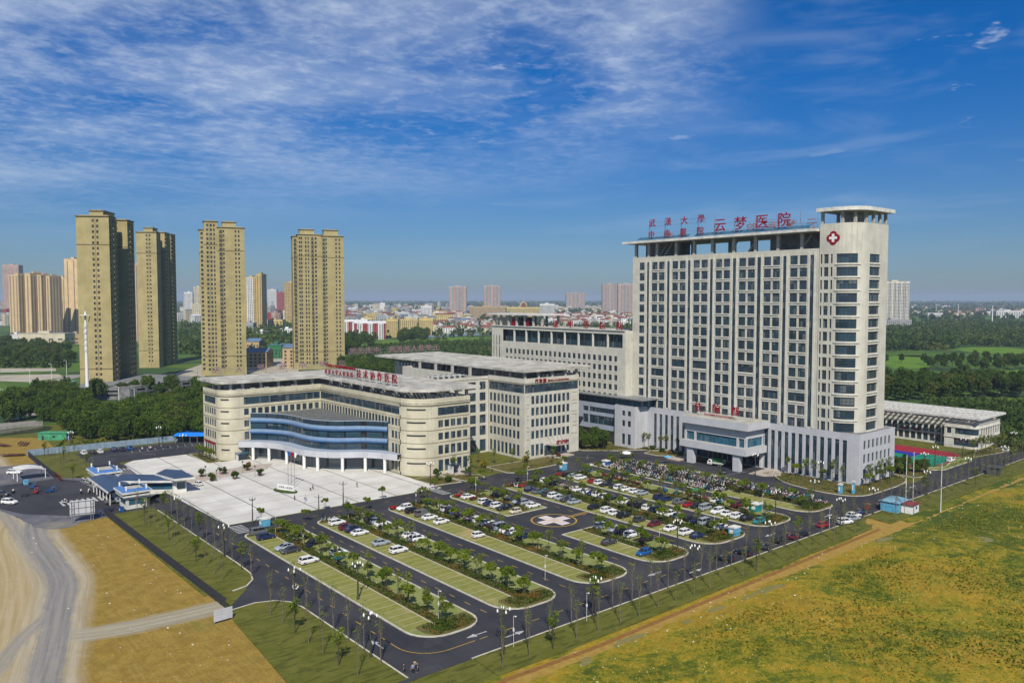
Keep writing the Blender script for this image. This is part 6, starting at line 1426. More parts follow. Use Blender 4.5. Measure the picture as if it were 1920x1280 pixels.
mb.face([(*Q1[0], 4.4), (*Q1[1], 4.2), (*Q1[2], 4.7), (*Q1[3], 4.9)], 'roof_navy'); Q2 = g0([(64, 268.5), (79, 255), (80.5, 258), (66, 271.5)]); mb.face([(*Q2[0], 4.9), (*Q2[1], 4.7), (*Q2[2], 4.3), (*Q2[3], 4.4)], 'roof_navy')
Q3 = g0([(73.0, 262), (75.2, 250.5), (80.8, 249.5), (81, 262), (77.5, 267)]); mb.face([(*p, 5.2) for p in Q3], 'roof_navy')
mb.build('roof', GH)
mb = MB(); mb.box(56.4-59, 56.6-59, 250.2-240, 274.2-240, 3.55, 4.1, 'offwhite'); mb.box(64-59, 64.2-59, 250.2-240, 274.2-240, 3.7, 4.3, 'offwhite'); mb.bar((*Q1[0], 4.15), (*Q1[1], 4.0), .25, 'offwhite', .6); mb.prism(off(Q3, .15, True), 4.5, 5.15, 'offwhite'); mb.build('fascia', GH)
Q4 = g0([(63, 265.5), (63, 262.6), (76.3, 253.2), (79.4, 252.6), (80, 258.5), (66.5, 269)])
mb = MB(); LL_ = seglen(Q4); H = [(LL_[1]+1, LL_[2]-1, 1.3, 3.4), (LL_[2]+.4, LL_[3]-.4, 1.3, 3.4)]; wall(mb, Q4, 0, 4.2, 'offwhite', H, .15); wall(mb, [Q4[-1], Q4[0]], 0, 4.2, 'offwhite'); mb.build('wall', GH); w_ = Wins(GH); w_.holes(Q4, H, .15, 6, 1, 'glass_blue'); w_.done()
for y in range(251, 275, 4):
    for x in (57.2, 63.6): mb = MB(); mb.box(-.12, .12, -.12, .12, 0, 3.9, 'frame_white'); mb.build('column', GH).location = (x-59, y-240, 0)
for k in range(6): mb = MB(); mb.box(-.5, .5, -.15, .15, 0, 1.3, 'white'); mb.build('turnstile', GH).location = (1.6, 12+k*1.7, 0)
# blank billboard, seen from the back
x, y = gp(*GF(100, 885)); x2, y2 = gp(*GF(378, 852)); bb = empty('billboard', (x, y, 0), math.atan2(y2-y, x2-x), 'large blank grey billboard on lattice legs above the soil, by the forecourt', 'billboard'); w = math.hypot(x2-x, y2-y)
mb = MB(); mb.box(-.4, w+.4, -.12, .12, 1.8, 5.8, 'bill'  if 'bill' in MAT else 'podium'); mb.build('panel', bb)
mb = MB(); [mb.bar((a, -.2, 1.8), (a, -.2, 5.8), .1, 'steel') for a in (0, w*.33, w*.66, w)]; [mb.bar((-.4, -.2, z), (w+.4, -.2, z), .1, 'steel') for z in (2.2, 3.8, 5.5)]; mb.build('backing_frame', bb)
for a in (0.3, w-.3):
    mb = MB(); [mb.bar((a+s*.3, -.35, 0), (a+s*.3, -.35, 5.6), .1, 'steel') for s in (-1, 1)]; [mb.bar((a-.3, -.35, z), (a+.3, -.35, z+.5), .06, 'steel') for z in (0.2, .9, 1.5, 2.3, 3.3, 4.4)]; mb.build('leg', bb)
x, y = gp(401, 1170); x2, y2 = gp(436, 1160); b3 = empty('white_board', (x, y, 0), math.atan2(y2-y, x2-x), 'pale blue-white sheet metal board at the lower end of the black fence', 'board'); w = math.hypot(x2-x, y2-y)
mb = MB(); mb.box(0, w, -.05, .05, .4, 2.5, 'podium'); mb.build('panel', b3); [MB() for _ in ()]
for a in (.1, w-.1): mb = MB(); mb.box(a-.05, a+.05, .05, .15, 0, 2.5, 'steel'); mb.build('leg', b3)
# fences
def fence(P, h, label, m, post, gap=2.6, name='metal_fence', solid=False, bars=.14):
    o = empty(name, (*P[0], 0), 0, label, 'fence'); Q = [(p[0]-P[0][0], p[1]-P[0][1]) for p in P]; L = seglen(Q)
    mb = MB()
    for a, b in zip(Q, Q[1:]):
        if solid: mb.bar((*a, h/2+.1), (*b, h/2+.1), .06, m, h-.2) if False else mb.face([(*a, .1), (*b, .1), (*b, h), (*a, h)], m); mb.face([(a[0], a[1]+.06, h), (b[0], b[1]+.06, h), (b[0], b[1]+.06, .1), (a[0], a[1]+.06, .1)], m) if solid else None
        if not solid:
            for z in (.25, h-.15): mb.bar((*a, z), (*b, z), .06, m)
            l = math.hypot(b[0]-a[0], b[1]-a[1]); n = int(l/bars)
            for k in range(n):
                t = k/n; x, y = a[0]+(b[0]-a[0])*t, a[1]+(b[1]-a[1])*t; mb.bar((x, y, .1), (x, y, h), .035, m)
    mb.build('panel' if solid else 'railing', o); n = int(L[-1]/gap)
    for k in range(min(n+1, 100)):
        (x, y), d = at_s(Q, L, L[-1]*k/n); pb = _lm.get('post'+post) or _lm.setdefault('post'+post, one(lambda q: q.box(-.07, .07, -.07, .07, 0, 1, post), 'post')); q = link('post', pb, o, (x, y, 0)); q.scale = (1, 1, h+.08)
    return o
mat('fence_black', (.035, .038, .05), .6, .2, 2); mat('fence_blue', (.22, .30, .38), .5, .12, .5, joints=(.9, 30, .03, .5))
fence([(53.4, 239), (53.9, 195), (54.6, 152)], 2.2, 'black railing fence between ochre soil and the left lawn', 'fence_black', 'fence_black')
fence([(51.4, 348), (51.6, 300)], 2.2, 'black railing fence beside the upper left lawn', 'fence_black', 'fence_black')
fence([(51.2, 349.6), (72, 348.6), (104.7, 346.4), (107, 346)], 2.5, 'pale blue sheet metal fence behind the upper left parking lot', 'fence_blue', 'steel', solid=True, name='sheet_fence')
fence([gp(*LF(-5, 800)), gp(*LF(380, 742))], 1.5, 'pale concrete parapet along the canal at far left', 'concrete', 'concrete', solid=True, name='parapet_wall')
fence([gp(780, 692-0), gp(860, 695)], 2, 'pale boundary wall behind the rooftop letters at centre', 'offwhite', 'offwhite', solid=True, name='boundary_wall') if False else None
fence([gp(790, 634), gp(850, 631), gp(930, 627)], 4, 'pale green metal boundary fence before the red roofed houses', 'fence_blue', 'steel', gap=6, solid=True, name='sheet_fence')
# barrier rails dark red by the forecourt
fence([gp(*W4(880, 440)), gp(*W4(1000, 540))], 1.4, 'dark red barrier boards at the end of the upper black fence', 'paint_maroon', 'paint_maroon', gap=1.5, solid=True, name='barrier')
# tent canopy
x, y = gp(*W4(450, 500)); o = empty('tent_canopy', (x, y, 0), .05, 'white arched tent canopy over the left forecourt', 'canopy')
mb = MB(); n = 8; Wd = 8.6
for k in range(n):
    t0, t1 = k/n, (k+1)/n; z = lambda t: 3.6+1.0*math.sin(math.pi*min(t*1.0, 1))*.7-.9*t
    a, b = -3.6+Wd*t0, -3.6+Wd*t1; mb.face([(a, -2.6-.3*math.sin(math.pi*t0), z(t0)), (b, -2.6-.3*math.sin(math.pi*t1), z(t1)), (b, 3.6, z(t1)+.3), (a, 3.6, z(t0)+.3)], 'offwhite')
mb.build('membrane', o)
for (a, b) in ((-3.4, -2.4), (4.8, -2.4), (-3.4, 3.4), (4.8, 3.4)): mb = MB(); mb.box(-.1, .1, -.1, .1, 0, 3.2, 'white'); mb.build('leg', o).location = (a, b, 0)
# huts
def hut(x, y, rz, w, d, h, m, rm, label, hip=False, door='steel', name='hut'):
    o = empty(name, (x, y, 0), rz, label, 'hut'); mb = MB(); P = [(0, 0), (w, 0), (w, d), (0, d), (0, 0)]
    H = [(w*.12, w*.12+.9, .1, 2.0), (w*.5, w*.5+1.2, 1.0, 1.9), (w+d*.35, w+d*.35+1.0, 1.0, 1.9)]
    wall(mb, P, 0, h, m, H, .1); mb.build('wall', o)
    mb = MB(); mb.box(H[0][0], H[0][1], .06, .1, .1, 2.0, door); mb.build('door', o)
    for q in H[1:]:
        mb = MB(); (a, b), dd = at_s(P, seglen(P), q[0]+.01); (c, e), _ = at_s(P, seglen(P), q[1]-.01); mb.bar((a-dd[1]*.08, b+dd[0]*.08, 1.45), (c-dd[1]*.08, e+dd[0]*.08, 1.45), .04, 'glass', .9); mb.build('window', o)
    mb = MB(); e = .35; A = [(-e, -e), (w+e, -e), (w+e, d+e), (-e, d+e)]
    if hip:
        r0, r1 = (d/2, d/2), (w-d/2, d/2); z = h+1.0; mb.face([(*A[0], h), (*A[1], h), (*r1, z), (*r0, z)], rm); mb.face([(*A[1], h), (*A[2], h), (*r1, z)], rm); mb.face([(*A[2], h), (*A[3], h), (*r0, z), (*r1, z)], rm); mb.face([(*A[3], h), (*A[0], h), (*r0, z)], rm); mb.face([(*p, h-.01) for p in A], rm)
    else: mb.box(-e, w+e, -e, d+e, h, h+.18, rm)
    mb.build('roof', o); return o
mat('hut_blue', (.10, .34, .52), .6, .1, 1, joints=(.9, 9, .03, .5)); mat('hut_roof', (.18, .32, .42), .6, .15, 1, joints=(.6, 9, .03, .4)); mat('hut_red', (.22, .05, .05), .7, .2, 1); mat('shed_green', (.06, .30, .15), .7, .2, .6); mat('sheet_lilac', (.35, .28, .62), .7, .15, 1)
x, y = gp(*fr(1360, 760, 3.43)(1112, 690)); hut(x-1, y-.5, .05, 7.2, 5.0, 2.9, 'hut_blue', 'hut_roof', 'bright blue site hut with pale blue roof at the right road kerb', True)
x, y = gp(*fr(1360, 760, 3.43)(1215, 702)); hut(x-.5, y+.3, .05, 4.6, 3.2, 2.5, 'white', 'hut_red', 'small white site cabin with dull red roof beside the blue hut')
x, y = gp(*SR(1300, 905)); hut(x, y, .2, 5, 3.6, 2.6, 'steel_dark', 'steel_dark', 'dark grey shed alone on the grass far along the right road', door='dark')
x, y = gp(*LF(345, 888)); hut(x, y, -.7, 12, 4, 3.0, 'shed_green', 'shed_green', 'faded green tarpaulin shed on the soil at upper left', door='dark')
x, y = gp(*LF(510, 885)); hut(x+1.5, y-1, -.7, 3.4, 2.4, 2.4, 'sheet_lilac', 'steel', 'small lilac cabin right of the green tarpaulin shed')
x, y = gp(*LF(540, 415)); hut(x, y, -.7, 9, 5, 4, 'white', 'hut_roof', 'small white house with pale roof left of the tallest tower'); 
# blue parking shed roof
x, y = gp(*LF(1605, 905)); o = empty('blue_shelter', (x, y, 0), R(-40), 'open shelter with bright blue roof left of the outpatient building', 'shelter'); mat('shelter_blue', (.015, .20, .75), .5, .1, .5)
mb = MB(); mb.face([(-1, -3, 3.0), (15, -3, 3.0), (15, 1, 4.0), (-1, 1, 4.0)], 'shelter_blue'); mb.face([(-1, 1, 4.0), (15, 1, 4.0), (15, 5, 3.0), (-1, 5, 3.0)], 'shelter_blue'); mb.build('roof', o)
for a in range(0, 15, 3): mb = MB(); mb.box(-.08, .08, -.08, .08, 0, 3.0, 'steel'); mb.build('leg', o).location = (a, -2.6, 0); link('leg', o.children[-1].data, o, (a, 4.6, 0))
# blue/white cabins, bins, umbrellas
for (f, a, b, w, d, h, m, lab) in [(C3, 1508, 260, 2.0, 2.0, 2.6, 'hut_blue', 'sky blue kiosk box by the road before the administration block'), (C4, 420, 270, 1.8, 1.8, 2.2, 'paint_blue', 'small blue box at the sixth island head, left of the scooters'), (C4, 615, 225, 2.2, 2.0, 2.4, 'paint_blue', 'blue covered box at the head of the packed scooters'),
    (QF, 630, 520, 3.0, 2.0, 2.2, 'paint_teal', 'teal shelter box in the sixth island right row'), (QF, 410, 765, 2.6, 1.8, 2.3, 'hut_blue', 'pale blue ticket booth in the fifth island end hedge'), (QF, 1470, 345, 1.4, .8, 3.0, 'hut_blue', 'light blue sign box in the bed before the tower corner, left one'), (QF, 1600, 350, 1.0, .6, 4.0, 'hut_blue', 'tall light blue sign box in the bed before the tower corner, right one'),
    (GF, 740, 745, 1.0, 1.0, 1.2, 'paint_blue', 'blue wheeled bin beside the gatehouse'), (W4, 425, 600, 1.2, 1.2, 1.6, 'hut_blue', 'light blue bin on the left forecourt'), (C1, 175, 30, 2.4, 1.6, 2.2, 'hut_blue', 'bright blue tent box at the head of the first island')]:
    x, y = gp(*f(a, b)); o = empty('kiosk_box', (x, y, .1), 0, lab, 'kiosk'); mb = MB(); mb.box(-w/2, w/2, -d/2, d/2, 0, h*.86, m); mb.build('cabinet', o); mb = MB(); mb.box(-w/2-.12, w/2+.12, -d/2-.12, d/2+.12, h*.86, h, 'offwhite' if h > 2 else m); mb.build('lid', o); mb = MB(); mb.box(-w/2-.02, -w/2, -d*.3, d*.3, h*.3, h*.7, 'white'); mb.build('panel', o)
for (f, a, b, c, lab) in [(C4, 860, 130, 'white', 'white parasol at the head of the packed scooters'), (C4, 1357, 180, 'hut_blue', 'small pale blue parasol above the scooters'), (C4, 1700, 590, 'tarp_green', 'pale green parasol over the sixth island tricycles')]:
    x, y = gp(*f(a, b)); o = empty('parasol', (x, y, 0), 0, lab, 'parasol'); r = 2.4 if c == 'white' else 1.4; mb = MB(); mb.lathe((0, 0, 2.3), [(r, 0), (r*.6, .45), (.05, .75)], c, 8); mb.build('canopy', o); mb = MB(); mb.lathe((0, 0, 0), [(.04, 0), (.04, 2.9)], 'steel', 6); mb.build('pole', o)
# rust piles and steel at upper left
mat('rust', (.13, .065, .045), .9, .25, 1)
for k, (a, b, lab) in enumerate([(350, 930, 'rusty lattice steel sections lying on the soil at upper left'), (30, 940, 'rusty machine frame at the far left edge on the soil'), (190, 1030, 'dark steel plate pile near the pale blue fence end')]):
    x, y = gp(*LF(a*.6, b)); o = empty('steel_pile', (x, y, 0), R(70+40*k), lab, 'scrap steel')
    for j in range(4): mb = MB(); mb.bar((-4, j*.9-1.5, .2+.25*j), (4, j*.9-1.2, .35+.2*j), .35, 'rust'); [mb.bar((q, j*.9-1.6, .3+.2*j), (q+.8, j*.9-1.1, .7+.2*j), .12, 'rust') for q in (-3, -1.5, 0, 1.5)]; mb.build('beam', o)
# sports cage posts
o = empty('court_cage', (292, 119, 0), 0, 'tall dark mesh cage round the green and blue sports court', 'fence'); mb = MB()
for (a, b) in (((0, 1.6), (31, 0)), ((31, 0), (31, 14)), ((0, 1.6), (0, 14))):
    for z in (1.3, 2.6, 4.0): mb.bar((*a, z), (*b, z), .05, 'steel_dark')
mb.build('rail', o)
for k in range(11): mb = MB(); mb.box(-.05, .05, -.05, .05, 0, 4, 'steel_dark'); mb.build('post', o).location = (k*3.1, 1.6-.16*k, 0)
# planters, red-leaf shrubs
# ---------------------------------------------------------------- people
mat('skin', (.42, .26, .18), .6, .05, 2); mat('hair', (.012, .010, .009), .7, .1, 2); mat('cloth_white', (.65, .65, .66), .8, .06, 3); mat('cloth_blue', (.16, .24, .46), .8, .1, 3); mat('cloth_dark', (.03, .032, .045), .85, .2, 3); mat('cloth_red', (.28, .04, .05), .8, .1, 3); mat('cloth_tan', (.3, .24, .16), .85, .1, 3)
def skin_mesh(verts, edges, rad, m, name, sub=1, root=0):
    me = bpy.data.meshes.new('t'); me.from_pydata(verts, edges, []); o = bpy.data.objects.new('t', me); col.objects.link(o)
    md = o.modifiers.new('s', 'SKIN'); md.use_smooth_shade = True
    for i, r in enumerate(rad): me.skin_vertices[0].data[i].radius = (r, r)
    me.skin_vertices[0].data[root].use_root = True
    if sub: o.modifiers.new('u', 'SUBSURF').levels = sub
    bpy.context.view_layer.update(); r = bpy.data.meshes.new_from_object(o.evaluated_get(bpy.context.evaluated_depsgraph_get())); bpy.data.objects.remove(o); bpy.data.meshes.remove(me)
    r.name = name; r.materials.clear(); r.materials.append(MAT[m]); return r
def figure(stride=.25, armx=.15, lean=0):
    V = [(0, 0, .95), (lean*.5, 0, 1.15), (lean, 0, 1.38), (lean, 0, 1.50), (lean+.01, 0, 1.58), (lean+.015, 0, 1.68), (lean+.005, 0, 1.74)]; E = [(0, 1), (1, 2), (2, 3), (3, 4), (4, 5), (5, 6)]; Rr = [.135, .115, .14, .055, .075, .095, .06]
    for s in (-1, 1):
        f = s*stride; i = len(V)
        V += [(0, s*.10, .88), (f*.45+.03, s*.105, .5), (f*.9, s*.11, .08), (f*.9+.14, s*.12, .035)]; E += [(0, i), (i, i+1), (i+1, i+2), (i+2, i+3)]; Rr += [.095, .062, .04, .035]
        i = len(V); a = -s*armx
        V += [(lean, s*.19, 1.40), (lean+a*.3-.03, s*.25, 1.13), (lean+a, s*.26, .90), (lean+a+.02, s*.265, .83)]; E += [(2, i), (i, i+1), (i+1, i+2), (i+2, i+3)]; Rr += [.06, .043, .03, .036]
        h = i+3
        for k in range(4):
            j = len(V); dx = -.03+.02*k; V += [(V[h][0]+dx, V[h][1]+.004, .775), (V[h][0]+dx+.012, V[h][1]-.008, .735+.004*k)]; E += [(h, j), (j, j+1)]; Rr += [.009, .008]
        j = len(V); V += [(V[h][0]+.045, V[h][1]-.01, .80), (V[h][0]+.058, V[h][1]-.014, .77)]; E += [(h, j), (j, j+1)]; Rr += [.010, .008]
    return V, E, Rr
_pp = {}
def person(x, y, rz, pose, top, bot, label, z=.1):
    if pose not in _pp:
        st, ar, ln = dict(walk=(.28, .2, .03), stand=(.04, .04, 0), stand2=(.1, -.1, .02))[pose]; V, E, Rr = figure(st, ar, ln)
        body = skin_mesh(V, E, Rr, 'skin', 'body')
        sh = [0, 1, 2]; V2 = [V[0], V[1], V[2]]; E2 = [(0, 1), (1, 2)]; R2 = [.15, .135, .155]
        for b in (11, 23+10-0):
            pass
        arm = [i for i, v in enumerate(V) if abs(v[2]-1.40) < 1e-6]
        for a in arm: i = len(V2); V2 += [V[a], V[a+1]]; E2 += [(2, i), (i, i+1)]; R2 += [.075, .06]
        V3 = [V[0]]; E3 = []; R3 = [.155]
        for a in [i for i, v in enumerate(V) if abs(v[2]-.88) < 1e-6]: i = len(V3); V3 += [V[a], V[a+1], (V[a+2][0], V[a+2][1], .12)]; E3 += [(0, i), (i, i+1), (i+1, i+2)]; R3 += [.11, .08, .06]
        hd = V[5]; mb = MB(); mb.lathe((hd[0]-.012, 0, hd[2]-.02), [(.098, 0), (.108, .04), (.10, .08), (.06, .12), (.01, .135)], 'hair', 10); hair = mb.mesh('hair'); hair.shade_smooth()
        mb = MB(); mb.box(hd[0]+.075, hd[0]+.115, -.012, .012, hd[2]-.045, hd[2]-.01, 'skin'); mb.box(hd[0]+.083, hd[0]+.094, -.045, -.02, hd[2]-.005, hd[2]+.008, 'hair'); mb.box(hd[0]+.083, hd[0]+.094, .02, .045, hd[2]-.005, hd[2]+.008, 'hair'); mb.box(hd[0]+.08, hd[0]+.09, -.025, .025, hd[2]-.075, hd[2]-.065, 'tail_red'); face_ = mb.mesh('face')
        _pp[pose] = (body, (V2, E2, R2), (V3, E3, R3), hair, face_)
    body, A, B, hair, face_ = _pp[pose]
    o = empty('person', (x, y, z), rz, label, 'person'); link('body', body, o); link('hair', hair, o); link('face', face_, o)
    for nm, g, c in (('shirt', A, top), ('trousers', B, bot)):
        k = (pose, nm, c)
        if k not in _pp: _pp[k] = skin_mesh(*g, c, nm)
        link(nm, _pp[k], o)
    return o
for (px, py, rz, ps, tp, bt, lab, z) in [(757.5, 1262, 2.2, 'stand', 'cloth_dark', 'cloth_dark', 'person in dark clothes standing apart, left of the group at the bottom corner', .0), (774, 1263, .6, 'walk', 'cloth_blue', 'cloth_dark', 'person in light blue shirt in the group at the bottom corner', .0), (783, 1260, 3.0, 'stand2', 'cloth_dark', 'cloth_dark', 'person in dark shirt at the right of the group at the bottom corner', .0), (778, 1256, 1.2, 'stand', 'cloth_tan', 'cloth_dark', 'person in tan shirt half hidden in the group at the bottom corner', .0),
    (582, 920, 1, 'stand', 'cloth_white', 'cloth_dark', 'person in white top, left of a pair on the plaza', .1), (586.5, 917.5, 4, 'walk', 'cloth_blue', 'cloth_dark', 'person in blue top, right of a pair on the plaza', .1), (571, 943, 2, 'walk', 'cloth_blue', 'cloth_white', 'person in blue with white trousers, front of the nearest plaza pair', .1), (573.5, 939, 5, 'stand2', 'cloth_white', 'cloth_blue', 'person in white, back of the nearest plaza pair', .1), (552.5, 938, 3, 'walk', 'cloth_dark', 'cloth_dark', 'person in dark clothes alone on the plaza near the name stone', .1), (669.5, 914, .4, 'stand', 'cloth_dark', 'cloth_tan', 'person alone on the plaza right of the tall bare lamp', .1),
    (923, 885, 1, 'walk', 'cloth_dark', 'cloth_dark', 'person walking on the paved path between the two cream blocks', .02), (1101.5, 862, 2, 'walk', 'cloth_red', 'cloth_tan', 'person in pinkish top on the kerb before the administration block', .15)]:
    x, y = gp(px, py); person(x, y, rz, ps, tp, bt, lab, z)
# riders on scooters
for (px, py, c, rz, lab) in [(552.5, 1106, 'white', 2.0, 'rider in white on a scooter on the lower left road'), (122.5, 943, 'white', .2, 'white scooter with rider left of the billboard'), (25.5, 925, 'black', 1.0, 'black scooter with rider on the left forecourt'), (152, 925, 'navy', 1.3, 'dark blue scooter with rider beside the zebra crossing'), (167, 924, 'cream', 1.1, 'cream scooter with rider on the forecourt near the turnstiles')]:
    x, y = gp(px, py); sco = scooter(c, x, y, rz, lab.replace(' with rider', ' ridden').replace('rider in white on a scooter', 'white scooter ridden'), None, .01)
    if ('pr', 'b') not in _pp:
        V = [(-.25, 0, .85), (-.2, 0, 1.1), (-.1, 0, 1.32), (-.07, 0, 1.44), (-.04, 0, 1.52), (-.03, 0, 1.62), (-.04, 0, 1.68)]; E = [(0, 1), (1, 2), (2, 3), (3, 4), (4, 5), (5, 6)]; Rr = [.14, .12, .14, .055, .075, .1, .07]
        for s in (-1, 1):
            i = len(V); V += [(-.2, s*.12, .82), (.2, s*.16, .78), (.15, s*.15, .42), (.28, s*.15, .38)]; E += [(0, i), (i, i+1), (i+1, i+2), (i+2, i+3)]; Rr += [.09, .065, .045, .035]
            i = len(V); V += [(-.1, s*.2, 1.34), (.12, s*.28, 1.14), (.40, s*.28, 1.06)]; E += [(2, i), (i, i+1), (i+1, i+2)]; Rr += [.06, .045, .032]
            h = i+2
            for k in range(4): j = len(V); V += [(.45, s*(.25+.02*k), 1.06), (.47, s*(.25+.02*k), 1.03)]; E += [(h, j), (j, j+1)]; Rr += [.009, .008]
            j = len(V); V += [(.43, s*.22, 1.03)]; E += [(h, j)]; Rr += [.009]
        _pp[('pr', 'b')] = skin_mesh(V, E, Rr, 'skin', 'body')
        _pp[('pr', 's')] = skin_mesh([V[0], V[1], V[2], (-.1, -.2, 1.34), (.12, -.28, 1.14), (-.1, .2, 1.34), (.12, .28, 1.14)], [(0, 1), (1, 2), (2, 3), (3, 4), (2, 5), (5, 6)], [.16, .14, .155, .075, .06, .075, .06], 'cloth_white', 'shirt')
        _pp[('pr', 't')] = skin_mesh([V[0], (-.2, -.12, .82), (.2, -.16, .78), (.15, -.15, .45), (-.2, .12, .82), (.2, .16, .78), (.15, .15, .45)], [(0, 1), (1, 2), (2, 3), (0, 4), (4, 5), (5, 6)], [.15, .1, .08, .06, .1, .08, .06], 'cloth_dark', 'trousers')
        mb = MB(); mb.lathe((-.04, 0, 1.60), [(.115, 0), (.125, .06), (.1, .12), (.02, .16)], 'hair', 10); _pp[('pr', 'h')] = mb.mesh('helmet')
    o = empty('person', (x, y, .01), rz, 'person riding the '+lab.replace(' with rider', '').replace('rider in white on a scooter', 'white scooter'), 'person')
    for a, b in (('b', 'body'), ('s', 'shirt'), ('t', 'trousers'), ('h', 'helmet')): link(b, _pp[('pr', a)], o)
# ================================================================ VEGETATION
leafmat('leaf_island', (.115, .175, .016), (.185, .225, .026), (.075, .125, .014), 1.2)
leafmat('leaf_young', (.13, .175, .035), (.18, .20, .05), None, 1.5)
leafmat('leaf_dark', (.050, .098, .018), (.110, .165, .026), (.036, .072, .016), .35)
leafmat('leaf_wood', (.042, .085, .015), (.085, .140, .022), (.13, .145, .035), .12)
leafmat('leaf_mid', (.075, .130, .018), (.13, .185, .026), (.05, .09, .014), .35, per=.5)
leafmat('leaf_hedge', (.065, .100, .012), (.035, .065, .010), (.19, .115, .025), .55, per=0)
leafmat('leaf_red', (.16, .03, .02), (.22, .06, .03), None, 1)
leafmat('leaf_yellow', (.30, .22, .02), (.20, .20, .03), None, 1)
leafmat('grass_tuft', (.10, .135, .014), (.20, .185, .03), (.07, .10, .012), .3, per=0)
leafmat('leaf_far', (.042, .078, .018), (.080, .125, .028), (.12, .14, .04), .03)
leafmat('dry_tuft', (.33, .25, .04), (.20, .165, .015), (.46, .37, .11), .5, per=0)
rng = np.random.default_rng(3)
def quads(centres, sizes, m, name, flatz=.0):
    n = len(centres); c = np.asarray(centres, dtype=np.float32); s = np.asarray(sizes, dtype=np.float32).reshape(-1, 1)
    d = rng.normal(size=(n, 3)); d[:, 2] += flatz; d /= np.linalg.norm(d, axis=1, keepdims=True)
    a = np.cross(d, rng.normal(size=(n, 3))); a /= np.linalg.norm(a, axis=1, keepdims=True); b = np.cross(d, a)*.75
    v = np.stack([c+a*s, c+b*s, c-a*s, c-b*s], 1).reshape(-1, 3)
    me = bpy.data.meshes.new(name); me.vertices.add(n*4); me.loops.add(n*4); me.polygons.add(n)
    me.vertices.foreach_set('co', v.ravel().astype(np.float32)); me.loops.foreach_set('vertex_index', np.arange(n*4, dtype=np.int32))
    me.polygons.foreach_set('loop_start', np.arange(0, n*4, 4, dtype=np.int32)); me.update(calc_edges=True); me.materials.append(MAT[m]); return me
def crown(shape, n_cl, per, size, clr, m, seed):
    """leaf clusters round clump centres; shape(u) gives a clump centre"""
    r = np.random.default_rng(seed); C = np.array([shape(r) for _ in range(n_cl)])
    cc = np.repeat(C, per, 0); q = r.normal(size=cc.shape); q /= np.linalg.norm(q, axis=1, keepdims=True)
    cl = np.repeat(clr*(.7+.6*r.random(n_cl)), per).reshape(-1, 1)
    pts = cc+q*cl*(r.random((len(cc), 1))**.35); return quads(pts, size*(.6+.8*r.random(len(pts))), m, 'crown', .6)
def ell(rx, rz, zc, low=-.6):
    def f(r):
        while True:
            v = r.normal(size=3); v /= np.linalg.norm(v)
            if v[2] > low: break
        k = .45+.5*r.random(); return (v[0]*rx*k, v[1]*rx*k, zc+v[2]*rz*k)
    return f
def trunk(h, r, nb, spread, rise, m, seed, z1=None, lean=.05):
    q = random.Random(seed); mb = MB(); lx_, ly_ = q.uniform(-lean, lean)*h, q.uniform(-lean, lean)*h
    mb.tube([(0, 0, -.1), (lx_*.3, ly_*.3, h*.4), (lx_, ly_, h)], [r, r*.75, r*.4], m, 6)
    for k in range(nb):
        t = q.uniform(.45, .95); a = q.uniform(0, 6.28); l = spread*q.uniform(.6, 1); p = (lx_*t, ly_*t, h*t)
        mb.tube([p, (p[0]+math.cos(a)*l*.5, p[1]+math.sin(a)*l*.5, p[2]+rise*.35), (p[0]+math.cos(a)*l*.8, p[1]+math.sin(a)*l*.8, p[2]+rise*q.uniform(.8, 1.1))], [r*.4, r*.28, r*.1], m, 4)
    return mb.mesh('trunk')
PROTO = {}
def proto(name, k, f): PROTO[name] = [f(i) for i in range(k)]
proto('island', 5, lambda i: (trunk(2.4, .09, 5, .8, .9, 'bark', 10+i), crown(ell(1.25+.12*i, .85, 3.05, -.35), 20, 46, .15, .38, 'leaf_island', 20+i)))
proto('sparse', 5, lambda i: (trunk(3.2+.3*i, .08, 8, .8, 1.5, 'bark', 30+i), crown(ell(.95, 1.3, 4.1, -.9), 13, 20, .14, .36, 'leaf_young', 40+i)))
proto('street', 6, lambda i: (trunk(5.4+.3*i, .085, 12, .8, 2.3, 'bark_pale', 50+i, lean=.02), crown(ell(.8, 2.0, 5.4+.3*i, -1), 10+i, 6, .105, .45, 'leaf_young', 60+i)))
proto('street_leafy', 3, lambda i: (trunk(4.6, .12, 9, 1.0, 2.0, 'bark', 70+i, lean=.02), crown(ell(1.1, 1.8, 5.2, -1), 16, 20, .15, .45, 'leaf_island', 80+i)))
proto('pine', 3, lambda i: (trunk(2.6, .13, 6, 1.2, .6, 'bark', 90+i), crown(ell(1.5, .9, 3.1, -.5), 12, 90, .14, .42, 'leaf_dark', 95+i)))
proto('big', 6, lambda i: (trunk(5.5, .28, 7, 2.6, 2.6, 'bark', 100+i), crown(ell(3.9, 4.1, 5.0+.3*i, -.95), 74, 56, .29, 1.0, ['leaf_dark', 'leaf_mid', 'leaf_dark', 'leaf_wood', 'leaf_dark', 'leaf_mid'][i], 110+i)))
proto('wood', 5, lambda i: (trunk(6, .25, 5, 2.2, 2.8, 'bark', 120+i), crown(ell(3.6, 4.6, 7.6+.3*i, -.9), 56, 46, .40, 1.15, 'leaf_wood', 130+i)))
proto('shrub', 4, lambda i: (trunk(.5, .05, 4, .4, .4, 'bark', 140+i), crown(ell(.75, .55, .7, -.6), 12, 46, .13, .3, 'leaf_hedge', 150+i)))
for nm, lm in (('shrub_red', 'leaf_red'), ('shrub_yellow', 'leaf_yellow')):
    proto(nm, 2, lambda i: (trunk(.6, .05, 4, .4, .4, 'bark', 160+i), crown(ell(.85, .6, .8, -.6), 12, 40, .14, .3, lm, 170+i)))
PROTO['bushy'] = PROTO['big']
CATN = {'shrub': 'shrub', 'shrub_red': 'shrub', 'shrub_yellow': 'shrub'}
